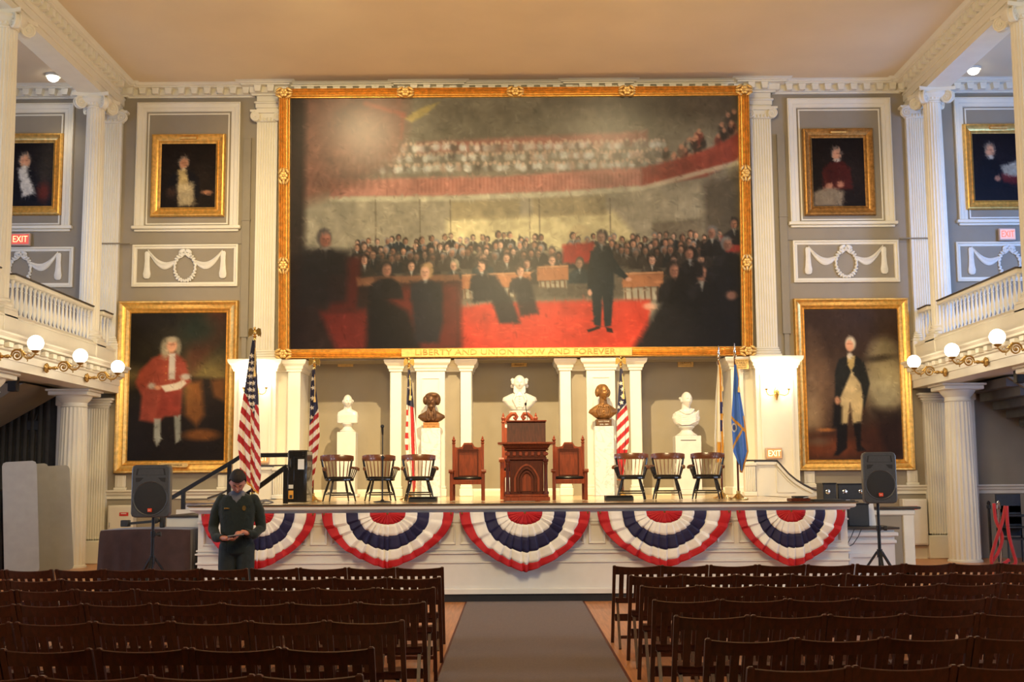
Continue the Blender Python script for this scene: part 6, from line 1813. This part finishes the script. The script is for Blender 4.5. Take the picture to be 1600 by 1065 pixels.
for du in (0, 11):
    pp = [P(1335 + du, 826, 17.4), P(1330 + du, 838, 17.4), P(1324 + du * .8, 850, 17.4), P(1318 + du * .3, 856, 17.4)]
    m.tube([(x, 17.40, z) for x, z in pp], .006, 6)
m.build('cable', MT['blackp'], t)

# loudspeakers on tripods
def pa_speaker(u0, u1, v0, v1, y, rz, label, stand_label):
    a, b = P(u0, v0, y), P(u1, v1, y); cx = (a[0] + b[0]) / 2; w = b[0] - a[0]; h = a[1] - b[1]; z0 = b[1]
    t = thing('loudspeaker', label, 'loudspeaker', (cx, y, z0), rz)
    hw = w / 2
    rr = lambda x0, x1, zA, zB, r: [(x1 - r, zA), (x1 - r * .3, zA + r * .3), (x1, zA + r), (x1, zB - r), (x1 - r * .3, zB - r * .3), (x1 - r, zB), (x0 + r, zB), (x0 + r * .3, zB - r * .3), (x0, zB - r), (x0, zA + r), (x0 + r * .3, zA + r * .3), (x0 + r, zA)]
    f = rr(-hw, hw, 0, h, .05); bk = rr(-hw * .62, hw * .62, .05, h - .05, .04)
    m = M(); rings = []
    for poly, yy in ((rr(-hw + .012, hw - .012, .012, h - .012, .045), -.012), (f, 0), (rr(-hw, hw, 0, h, .05), .12), (bk, .36)): rings.append([(p[0], yy, p[1]) for p in poly])
    m.loft(rings); m.build('cabinet', MT['spk'], t, local=True)
    # recessed horn mouth, ports and round grille ring
    m = M(); zc = h * .36; R = w * .42
    m.lathe([(R, -.012), (R + .012, -.02), (R + .018, -.012)], 40, (0, 0), axis='y', cap=False); m.v = [(p[0], p[1], p[2] + zc) for p in m.v]; m.build('woofer_ring', MT['spk'], t, local=True)
    m = M().lathe([(.001, -.018), (R * .5, -.022), (R, -.013)], 40, (0, 0), axis='y'); m.v = [(p[0], p[1], p[2] + zc) for p in m.v]; m.build('woofer_grille', MT['grille'], t, local=True)
    hz0, hz1 = h * .80, h * .93; ho = [(-hw * .78, hz0), (hw * .78, hz0), (hw * .72, hz1), (-hw * .72, hz1)]; hi = [(-hw * .30, hz0 + .025), (hw * .30, hz0 + .025), (hw * .28, hz1 - .02), (-hw * .28, hz1 - .02)]
    m = M().add([(p[0], -.0125, p[1]) for p in ho] + [(p[0], .004 - .014, p[1]) for p in hi], [(0, 1, 5, 4), (1, 2, 6, 5), (2, 3, 7, 6), (3, 0, 4, 7), (4, 5, 6, 7)])
    m.build('horn_mouth', MT['grille'], t, False, local=True)
    for s_ in (-1, 1): M().prism([(s_ * hw * .78, h * .755), (s_ * hw * .38, h * .755), (s_ * hw * .56, h * .685), (s_ * hw * .76, h * .67)], -.016, -.004).build('bass_port', MT['grille'], t, False, local=True)
    M().cbox(-.026, .026, -.034, -.02, zc - R * .84, zc - R * .84 + .045, .004).build('badge', MT['badge'], t, local=True)
    lettering('lettering', 'JBL', .026, (0, -.0355, zc - R * .84 + .022), MT['silver'], t, .001, local=True)
    s = thing('speaker_stand', stand_label, 'speaker stand', (cx, y + .14, 0), rz)
    M().lathe([(.022, .06), (.022, .95), (.030, .955), (.030, 1.02), (.019, 1.025), (.019, z0 - .001)], 14).build('pole', MT['darkmetal'], s, local=True)
    M().cbox(.01, .07, -.015, .015, .965, 1.0, .004).lathe([(.018, .06), (.03, .065), (.03, .10), (.018, .105)], 12, (0, .983), axis='x').build('clamp_knob', MT['blackp'], s, local=True)
    M().lathe([(.036, .62), (.036, .72)], 14).build('collar', MT['darkmetal'], s, local=True)
    for k in range(3):
        an = 2 * PI * k / 3 + .5; c, q = math.cos(an), math.sin(an)
        M().bar((c * .03, q * .03, .69), (c * .52, q * .52, .012), .032, .024).build('leg', MT['darkmetal'], s, False, local=True)
        M().bar((0, 0, .22), (c * .27, q * .27, .35), .018, .012).build('brace', MT['darkmetal'], s, False, local=True)


pa_speaker(207, 264, 726, 808, 15.2, .05, 'black loudspeaker in front of the brown draped table', 'black tripod stand in front of the brown draped table')
pa_speaker(1348, 1402, 706, 786, 15.6, -.08, 'black loudspeaker by the white parapet and buff-breeches portrait', 'black tripod stand by the white step block')

# draped table with gear
a, b = P(166, 834, 17.0), P(312, 826, 17.0)
x0, x1 = a[0], b[0] - .06; z1 = .98
t = thing('draped_table', 'long table under a dark brown cloth at the end of the stage', 'table', ((x0 + x1) / 2, 17.2, 0))
m = M(); rings = []
for (z, e) in ((.01, .05), (.25, .03), (.5, .02), (.8, .012), (z1 - .04, .004), (z1 - .005, -.004), (z1, -.02), (z1 + .004, -.12)):
    r_ = []
    for k in range(96):
        f = k / 96 * 4; s = int(f); q = f - s; X0, X1, Y0_, Y1_ = x0 - e, x1 + e * .3, 16.75 - e, 17.4
        p = [(X0 + (X1 - X0) * q, Y0_), (X1, Y0_ + (Y1_ - Y0_) * q), (X1 - (X1 - X0) * q, Y1_), (X0, Y1_ - (Y1_ - Y0_) * q)][s]
        w = (.016 * math.sin(k * 1.3) + .012 * math.sin(k * .47)) * (1 - z / z1) if z < z1 else 0
        r_.append((p[0] + w * (1 if s in (1, 3) else 0), p[1] - abs(w) * 1.5 * (1 if s == 0 else 0), z + (.02 * math.sin(p[0] * 2.2) if z > .9 else 0)))
    rings.append(r_)
m.loft(rings); m.build('cloth', MT['cloth'], t)
t = thing('black_stand_bar', 'folded black stand bar lying on the brown draped table', 'stand', (-5.4, 17.1, z1))
a = P(192, 815, 17.05); b = P(252, 808, 17.05); zt_ = z1 + .045
M().bar((a[0], 17.05, zt_ + .03), (b[0], 17.05, zt_ + .075), .05, .035).cbox(a[0] - .02, a[0] + .09, 17.0, 17.12, zt_ - .005, zt_ + .085, .008).build('bar', MT['blackp'], t)
M().lathe([(.02, -.05), (.05, -.04), (.05, .0), (.02, .01)], 12, (b[0] - .06, zt_ + .085), axis='y').move((0, 17.0, 0)).build('knob', MT['blackp'], t)
M().cbox(b[0] - .01, b[0] + .05, 17.0, 17.1, zt_ - .02, zt_ + .15, .01).build('clamp', MT['blackp'], t)

# white cabinets on the walls
for (u0, u1, v0, v1, lab, lu) in ((170, 208, 789, 850, 'cream metal wall cabinet with red label behind the brown draped table', 193), (1409, 1450, 779, 851, 'white metal wall cabinet with red label beside the parapet', 1427)):
    a, b = P(u0, v0, 24.8), P(u1, v1, 24.8)
    t = thing('wall_cabinet', lab, 'cabinet', ((a[0] + b[0]) / 2, 24.8, b[1]))
    M().cbox(a[0], b[0], 24.74, YB - .02, b[1], a[1], .012).build('body', MT['cabw'], t)
    M().cbox(a[0] + .03, b[0] - .03, 24.725, 24.745, b[1] + .03, a[1] - .03, .006).build('door', MT['cabw'], t)
    M().cbox(a[0] + .045, a[0] + .06, 24.70, 24.73, (a[1] + b[1]) / 2 - .05, (a[1] + b[1]) / 2 + .05, .004).build('handle', MT['chrome'], t)
    x, z = P(lu, v0 + 14, 24.7)
    M().box(x - .09, x + .09, 24.718, 24.724, z - .035, z + .035).build('red_label', MT['red'], t, False)
    M().box(x - .06, x + .05, 24.714, 24.719, z + .004, z + .018).build('printed_line', MT['paper'], t, False)

# folding tables leaning in the left aisle, ropes and furniture
def slab(label, x, y, rz, tilt, w=.76, h=1.86, shade='poly'):
    t = thing('folding_table', label, 'folding table', (x, y, 0), rz); t.rotation_euler = (0, -.055, rz); t.location.z = .022
    R = Matrix.Rotation(tilt, 3, 'X')
    c = .07; poly = [(-w / 2 + c, 0), (w / 2 - c, 0), (w / 2 - c * .3, c * .3), (w / 2, c), (w / 2, h - c), (w / 2 - c * .3, h - c * .3), (w / 2 - c, h), (-w / 2 + c, h), (-w / 2 + c * .3, h - c * .3), (-w / 2, h - c), (-w / 2, c), (-w / 2 + c * .3, c * .3)]
    m = M().prism(poly, 0, .045); m.move((0, 0, .012), R); m.build('table_top', MT[shade], t, local=True)
    m = M().prism([(p[0] * .93, (p[1] - h / 2) * .97 + h / 2) for p in poly], .045, .07); m.move((0, 0, .012), R); m.build('frame', MT['grey'], t, local=True)
    for q in (-.24, .24):
        for z0, z1 in ((.2, h * .45), (h * .55, h * .9)):
            m = M().tube([(q, .085, z0), (q, .085, z1)], .013, 8); m.move((0, 0, .012), R); m.build('folded_leg', MT['grey'], t, local=True)


slab('pale grey folding table standing on end, outermost of the leaning stack', -8.72, 21.9, .42, -.10, .58, 2.0)
slab('pale grey folding table standing on end, middle of the leaning stack', -8.62, 22.24, .46, -.11, .56, 1.96, 'polydk')
slab('pale grey folding table standing on end, nearest the white column', -8.36, 22.58, .50, -.12, .60, 1.93, 'polydk')
t = thing('covered_cart', 'low cart under a black cloth beside the leaning folding tables', 'cart', (-9.75, 22.9, 0))
m = M(); rings = []
for z, e in ((.005, .06), (.5, .03), (1.2, .01), (1.48, 0), (1.52, -.06)): rings.append([(x + .02 * math.sin(k * 2.1) * (1.5 - z), y, z) for k, (x, y, _) in enumerate(ring(-9.75, 22.9, z, .46 + e, .4 + e, 40, .45))])
m.loft(rings); m.build('cloth', MT['blackw'], t)
t = thing('rope_stanchion', 'chrome posts with red velvet ropes hung in loops beside the white column', 'stanchion', (8.75, 22.2, 0))
for k, (dx, dy) in enumerate(((-.10, .12), (.03, 0), (.09, .14))):
    M().lathe([(.15, 0), (.155, .015), (.05, .04), (.025, .06), (.025, 1.05), (.04, 1.06), (.04, 1.12), (.03, 1.13), (.035, 1.17), (.01, 1.2)], 20, (8.75 + dx, 22.2 + dy)).build('post', MT['darkmetal' if k == 0 else 'chrome'], t)
for k, ((ua, ub), pts_) in enumerate((((0, 0), [(1553, 786), (1556, 812), (1566, 838), (1560, 862), (1549, 880), (1556, 886), (1572, 884)]), ((0, 0), [(1571, 790), (1566, 815), (1556, 845), (1549, 872), (1553, 884), (1568, 880), (1577, 874)]), ((0, 0), [(1573, 790), (1574, 815), (1577, 838), (1583, 862), (1587, 878), (1578, 885), (1562, 884)]))):
    pts = []
    for (u, v) in pts_:
        x, z = P(u, v, 22.05 - .04 * k); pts.append((x, 22.05 - .04 * k, max(z, .035)))
    fine = []
    for i in range(len(pts) - 1):
        p0, p1, p2, p3 = (Vector(pts[max(0, i - 1)]), Vector(pts[i]), Vector(pts[i + 1]), Vector(pts[min(len(pts) - 1, i + 2)]))
        for q in range(5):
            w = q / 5; fine.append(.5 * ((2 * p1) + (p2 - p0) * w + (2 * p0 - 5 * p1 + 4 * p2 - p3) * w * w + (3 * p1 - p0 - 3 * p2 + p3) * w ** 3))
    fine.append(Vector(pts[-1]))
    M().tube(fine, .032, 10).build('velvet_rope', MT['rope'], t)
t = thing('stacked_furniture', 'stack of black chairs in the shade behind the red ropes', 'chair stack', (9.75, 23.6, 0))
for k in range(3):
    z = k * .22
    m = M().cbox(9.35, 9.85, 23.3, 23.8, z + .44, z + .47, .008).cbox(9.37, 9.83, 23.78, 23.81, z + .5, z + .86, .008)
    for sx in (9.37, 9.83):
        m.bar((sx, 23.32, 0.0 if k == 0 else z + .2), (sx, 23.32, z + .45), .025, .025); m.bar((sx, 23.8, 0.0 if k == 0 else z + .2), (sx, 23.8, z + .86), .025, .025)
    m.build('chair', MT['blackp'], t, False)
t = thing('music_rack', 'tall black frame at the picture edge behind the red ropes', 'rack', (9.95, 23.0, 0))
m = M()
for x in (9.93, 10.4): m.cbox(x - .025, x + .025, 22.98, 23.03, 0, 1.98, .005)
for z in (.3, 1.0, 1.95): m.cbox(9.93, 10.4, 22.985, 23.025, z, z + .05, .005)
m.build('frame', MT['blackp'], t, False)
for (u0, u1, v0, v1, y, lab) in ((12, 23, 584, 611, 22.0, 'small black loudspeaker hung under the gallery with the white waistcoat portrait'), (1588, 1600, 572, 598, 21.0, 'small black loudspeaker hung under the gallery with the bluish wall')):
    a, b = P(u0, v0, y), P(u1, v1, y); cx = (a[0] + b[0]) / 2
    t = thing('hanging_speaker', lab, 'loudspeaker', (cx, y, b[1]))
    M().cbox(a[0], b[0] + .02, y, y + .16, b[1], a[1], .015).build('cabinet', MT['blackp'], t)
    M().cbox(a[0] + .01, b[0] + .01, y - .006, y + .002, b[1] + .012, a[1] - .012, .004).build('grille', MT['grille'], t)
    M().box(cx - .015, cx + .015, y + .06, y + .10, a[1] - .01, 3.56).build('bracket', MT['darkmetal'], t, False)
a, b = P(34, 655, 24.7), P(55, 672, 24.7)
t = thing('hanging_device', 'black device with hanging cords on the dark wall over the folding tables', 'device', ((a[0] + b[0]) / 2, 24.7, b[1]))
M().cbox(a[0], b[0], 24.92, YB, b[1], a[1], .02).build('body', MT['blackp'], t)
m = M()
for q in (.3, .5, .8): m.tube([(a[0] + (b[0] - a[0]) * q, 24.95, b[1] + .02), (a[0] + (b[0] - a[0]) * q + .02, 24.95, b[1] - .3), (a[0] + (b[0] - a[0]) * q - .01, 24.95, b[1] - .5 + q * .2)], .012, 6)
m.tube([(a[0] + .2, 24.85, a[1] - .02), (a[0] + .22, 24.93, a[1] + .12)], .015, 6); m.build('cord', MT['blackp'], t)

# ------------------------------------------------------------------ the man in green
def limb(m, pts, rad, n=14):
    P_ = [Vector(p) for p in pts]; m.tube(P_, rad, n)
    for p, r in zip(P_, rad): m.ball(p, r * .99, n, 8)


px_, _ = P(371, 800, 13.3); PY = 13.3
man = thing('person', 'man in a dark green sweater and grey trousers looking down at a device', 'person', (px_, PY, 0), 0.10)
SK = dict(hip=(0, 0, .95), chest=(0, .0, 1.30), neck=(0.0, -.03, 1.52), head=(.012, -.125, 1.622))
def arms(m, k=1.0, hand=True):
    # one forearm across holding a device, the other tapping on it
    limb(m, [(-.165, .0, 1.435), (-.225, .02, 1.31), (-.258, .02, 1.13), (-.205, -.12, 1.035), (-.075, -.24, 1.03)], [.056 * k, .057 * k, .049 * k, .043 * k, .031 * k])
    limb(m, [(.165, .0, 1.435), (.225, .02, 1.31), (.255, .02, 1.13), (.195, -.13, 1.06), (.085, -.225, 1.095)], [.056 * k, .057 * k, .049 * k, .043 * k, .031 * k])
def torso(m, k=1.0, lo=.88):
    R_ = [(.86, .165, .115), (.95, .168, .118), (1.05, .160, .112), (1.18, .172, .118), (1.30, .190, .122), (1.40, .195, .112), (1.455, .165, .092), (1.49, .10, .072), (1.515, .065, .062)]
    m.loft([ring(0, .0 - (.01 if z > 1.4 else 0), z, rx * k + (k - 1) * .02, ry * k + (k - 1) * .02, 32, .85) for z, rx, ry in R_ if z >= lo])
def legs(m, k=1.0, bottom=.0):
    for s_ in (-1, 1):
        limb(m, [(s_ * .085, .0, .92), (s_ * .095, -.01, .72), (s_ * .10, -.015, .50), (s_ * .105, .0, .28), (s_ * .11, .01, .09)], [.095 * k, .086 * k, .066 * k, .056 * k, .044 * k])
    m.ball((0, .01, .90), (.165 * k, .115 * k, .10), 20, 10)
m = M(); torso(m, .94); arms(m, .86); legs(m, .9)
m.tube([(0, .01, 1.47), (.0, -.03, 1.53), (.006, -.07, 1.58)], [.062, .056, .056], 14)
add_head(m, SK['head'], 1.02, .10, .72)
for s_ in (-1, 1):                     # feet
    m.ball((s_ * .115, -.06, .04), (.045, .125, .038), 14, 8)
# hands: palm and five fingers each
def hand(m, w, d, pl, curl, s_):
    w = Vector(w); d = Vector(d).normalized(); pl = Vector(pl).normalized(); r = d.cross(pl).normalized()
    m.ball(w + d * .045, (.040, .040, .026), 12, 8)
    for k, (o, ln) in enumerate(((-.030, .068), (-.010, .078), (.011, .073), (.031, .058))):
        p0 = w + d * .06 + r * o; p1 = p0 + d * ln * .45 + pl * .006; p2 = p1 + (d * (1 - curl) + pl * curl).normalized() * ln * .32; p3 = p2 + (d * (1 - curl * 1.4) + pl * curl * 1.4).normalized() * ln * .26
        m.tube([p0 - d * .02, p0, p1, p2, p3], [.010, .0098, .009, .0085, .0065], 8)
    b = w + d * .015 + r * (.034 * s_); m.tube([b - d * .01, b, b + r * (.022 * s_) + d * .025 + pl * .01, b + r * (.018 * s_) + d * .055 + pl * .018], [.013, .013, .011, .008], 8)


hand(m, (-.06, -.255, 1.03), (1, -.22, .02), (0, -.25, 1), .55, 1)
hand(m, (.085, -.225, 1.095), (-.75, -.45, -.25), (0, -.2, -1), .55, 1)
me = fuse(m, .0065, 2, .4); me.materials.append(MT['skin']); body = meshobj('body', me, man)
m = M(); torso(m, 1.0, .86); arms(m, 1.0)
m.v = [p for p in m.v]
me = fuse(m, .009, 14, .5); me.materials.append(MT['green'])
for v in me.vertices:                  # soft folds in the wool
    v.co += Vector((0, 0, 0)) + v.normal * (.006 * noise.noise(v.co * 11) + .004 * noise.noise(v.co * 23) + .010)
sw = meshobj('sweater', me, man)
# cut the sweater short at the wrists and open the neck by removing faces there
bm = bmesh.new(); bm.from_mesh(sw.data)
kill = [f for f in bm.faces if (f.calc_center_median().z > 1.475 and abs(f.calc_center_median().x) < .085) or (f.calc_center_median().y < -.215 and f.calc_center_median().z < 1.2) or (f.calc_center_median().z > 1.40 and f.calc_center_median().y < -.06 and abs(f.calc_center_median().x) < .055 - (1.475 - f.calc_center_median().z) * .75)]
bmesh.ops.delete(bm, geom=kill, context='FACES'); bm.to_mesh(sw.data); bm.free()
m = M(); legs(m, 1.10)
me = fuse(m, .010, 5, .5); me.materials.append(MT['trous'])
for v in me.vertices: v.co += v.normal * (.006 * noise.noise(v.co * 9) + .006)
meshobj('trousers', me, man)
m = M()
for s_ in (-1, 1): m.ball((s_ * .115, -.06, .045), (.055, .14, .048), 16, 8).cbox(s_ * .115 - .05, s_ * .115 + .05, -.19, .08, .0, .025, .01)
m.build('shoe', MT['leather'], man, local=True)
m = M()                               # shirt front and collar
m.prism([(-.06, 1.49), (.06, 1.49), (.012, 1.385), (-.012, 1.385)], -.112, -.085)
m.loft([ring(0, -.015, 1.465, .085, .076), ring(0, -.02, 1.50, .078, .07), ring(0, -.03, 1.53, .069, .067)], cap=False)
for s_ in (-1, 1):
    fl = [(s_ * .022, -.110, 1.435), (s_ * .040, -.090, 1.490), (s_ * .080, -.035, 1.522), (s_ * .112, -.050, 1.478), (s_ * .094, -.100, 1.425)]
    m.add(fl + [(x, y + .010, z - .006) for x, y, z in fl], [(0, 1, 2, 3, 4), (9, 8, 7, 6, 5), (0, 4, 9, 5), (4, 3, 8, 9), (3, 2, 7, 8), (2, 1, 6, 7), (1, 0, 5, 6)])
m.build('shirt_collar', MT['shirt'], man, local=True)
hd = Vector(SK['head']); RH = Euler((.72, 0, .10)).to_matrix()
hp, n_, k_, _ = head_pts((0, 0, 0), 1.0, 0, 0)
m = M(); m.grid(hp, n_, k_, 0, True)
m.v = [tuple(Vector(p) * 1.055 + Vector((0, .003, .004))) for p in m.v]
bmh = []
for f in m.f:
    c = sum((Vector(m.v[i]) for i in f), Vector()) / len(f)
    if (c.z > .070 and c.y < 0) or (c.y >= -.03 and c.z > -.02 + max(0, .02 - c.y) * 1.6) or (c.y > .03 and c.z > -.07): bmh.append(f)
m.f = bmh; m.m = [0] * len(bmh)
m.v = [tuple(RH @ (Vector(p) + Vector(p).normalized() * (.010 + .012 * max(0, p[2]) / .12 + .005 * noise.noise(Vector(p) * 60))) + hd) for p in m.v]
o = m.build('hair', MT['hair'], man, local=True)
sd = o.modifiers.new('t', 'SOLIDIFY'); sd.thickness = .012
m = M()
for s_ in (-1, 1): m.tube([tuple(RH @ Vector((s_ * .014, -.099, .030)) + hd), tuple(RH @ Vector((s_ * .030, -.097, .036)) + hd), tuple(RH @ Vector((s_ * .046, -.082, .030)) + hd)], [.003, .0045, .003], 6)
m.build('eyebrow', MT['hair'], man, local=True)
M().cbox(-.125, -.07, -.128, -.118, 1.335, 1.35, .002).move((0, -.006, .0)).build('name_bar', MT['brass'], man, local=True)
bd = [(.085 + .02 * math.cos(a), 1.345 + .028 * math.sin(a)) for a in [k * PI / 5 for k in range(10)]]
M().prism(bd, -.134, -.122).build('badge', MT['brass'], man, local=True)
t = thing('handheld_device', 'dark flat device held in both hands by the man in green', 'device', (px_, PY, 1.05), .10)
M().cbox(-.06, .11, -.335, -.235, .005, .018, .004).move((0, 0, 0), Matrix.Rotation(-.12, 3, 'Y')).build('body', MT['grey'], t, local=True)

# ------------------------------------------------------------------ rows of folding chairs
def line_y(z): return -.10 + (.79 - z) * .37 / .79


def fold_chair():
    t = thing('folding_chair', '', 'chair', (0, 0, 0), 0, 'dark slatted wooden folding chairs in rows')
    Wd = MT['chairw']
    for sx in (-1, 1):
        m = M(); zs = (0, .2, .42, .62, .74, .782); rings = []
        for z in zs:
            y = line_y(z) - (.012 * ((z - .42) / .37) ** 2 if z > .42 else 0); h = .016 if z < .7 else .017
            d = .017
            rings.append([(sx * .2185 - h * .95, y - d, z), (sx * .2185 + h * .95, y - d, z), (sx * .2185 + h * .95, y + d, z), (sx * .2185 - h * .95, y + d, z)])
        rings.append([(sx * .2185 + (p[0] - sx * .2185) * .55, line_y(.79) - .012 + (p[1] - rings[-1][0][1] - .017) * .55, .790) for p in rings[-1]])
        m.loft(rings); m.build('back_post', Wd, t, local=True)
        M().bar((sx * .178, .10, .43), (sx * .186, -.24, .0), .024, .032).build('rear_leg', Wd, t, False, local=True)
    m = M(); pts = []; N = 12
    for i in range(N + 1):
        q = -1 + 2 * i / N; x = q * .212; bow = -.022 * (1 - q * q)
        zt = .783 - .013 * (1 - q * q)
        for z, dy in ((.697, .009), (.697, -.009), (.74, -.011), (zt - .005, -.009), (zt, 0), (zt - .005, .009)): pts.append((x, line_y(z) - .010 + bow + dy, z))
    m.grid(pts, 6, N + 1, 0, True); m.build('top_rail', Wd, t, local=True)
    for k in range(5):
        x = -.146 + k * .073; bow = -.018 * (1 - (x / .212) ** 2)
        m = M(); rings = []
        for z, w in ((.455, 1), (.58, .6), (.70, 1)):
            y = line_y(z) - (.012 * ((z - .42) / .37) ** 2) + bow * w; rings.append([(x - .0225, y - .006, z), (x + .0225, y - .006, z), (x + .0225, y + .006, z), (x - .0225, y + .006, z)])
        m.loft(rings); m.build('slat', Wd, t, local=True)
    y = line_y(.44); M().cbox(-.20, .20, y - .012, y + .010, .415, .462, .004).build('lower_rail', Wd, t, local=True)
    m = M(); pts = []
    for i in range(9):
        q = i / 8; yy = .085 + q * .36; zz = .425 - .012 * math.sin(q * PI) + .008 * q
        for x, dz in ((-.19, 0), (-.1, -.006), (0, -.009), (.1, -.006), (.19, 0), (.19, -.02), (-.19, -.02)): pts.append((x, yy, zz + dz))
    m.grid(pts, 7, 9, 0, True); m.f += [tuple(range(7)), tuple(56 + i for i in range(7))]; m.m += [0, 0]; m.build('seat', Wd, t, local=True)
    y = line_y(.26); M().cbox(-.20, .20, y - .012, y + .012, .225, .295, .004).build('cross_rail', Wd, t, local=True)
    M().bar((-.18, -.155, .105), (.18, -.155, .105), .02, .03).build('stretcher', Wd, t, False, local=True)
    return t


ORD = ['first', 'second', 'third', 'fourth', 'fifth', 'sixth', 'seventh', 'eighth', 'ninth', 'tenth', 'eleventh', 'twelfth']
proto = fold_chair(); first = True
LEFT = [(695, 884.7), (691, 900.4), (682, 916.2), (667.4, 938.5), (635, 966.8), (589, 1008.8), (572, 1051)]
RIGHT = [(958, 882.5), (983.7, 897.5), (1001, 913.7), (1020.5, 935.5), (1053.7, 960), (1102.5, 996), (1167.5, 1040)]
crnd = random.Random(11)
PITCH = .474
for side, rows in (('man', LEFT), ('rope', RIGHT)):
    for r, (u, v) in enumerate(rows):
        x, y = PZ(u, v, .79); sg = -1 if side == 'man' else 1
        x0 = x + sg * (.23 if sg > 0 else .245); k = 0; gap = 0
        lim = 800 * y / FOC + .30
        brk = crnd.choice((3, 4, 5))
        while abs(x0 + sg * (k * PITCH + gap)) < lim:
            if k and k % brk == 0: gap += .014
            xc = x0 + sg * (k * PITCH + gap)
            lab = 'brown slatted wooden folding chair, %s from the carpet, %s row from the stage, %s' % (ORD[k], ORD[r], "man's side" if sg < 0 else 'ropes side')
            loc = (xc, y + .10 + crnd.uniform(-.006, .006) + .012 * math.sin(k * 1.1 + r), 0)
            rz = crnd.uniform(-.010, .010)
            if first: proto.location = loc; proto.rotation_euler = (0, 0, rz); proto['label'] = lab; first = False
            else: dup(proto, loc, rz, lab)
            k += 1
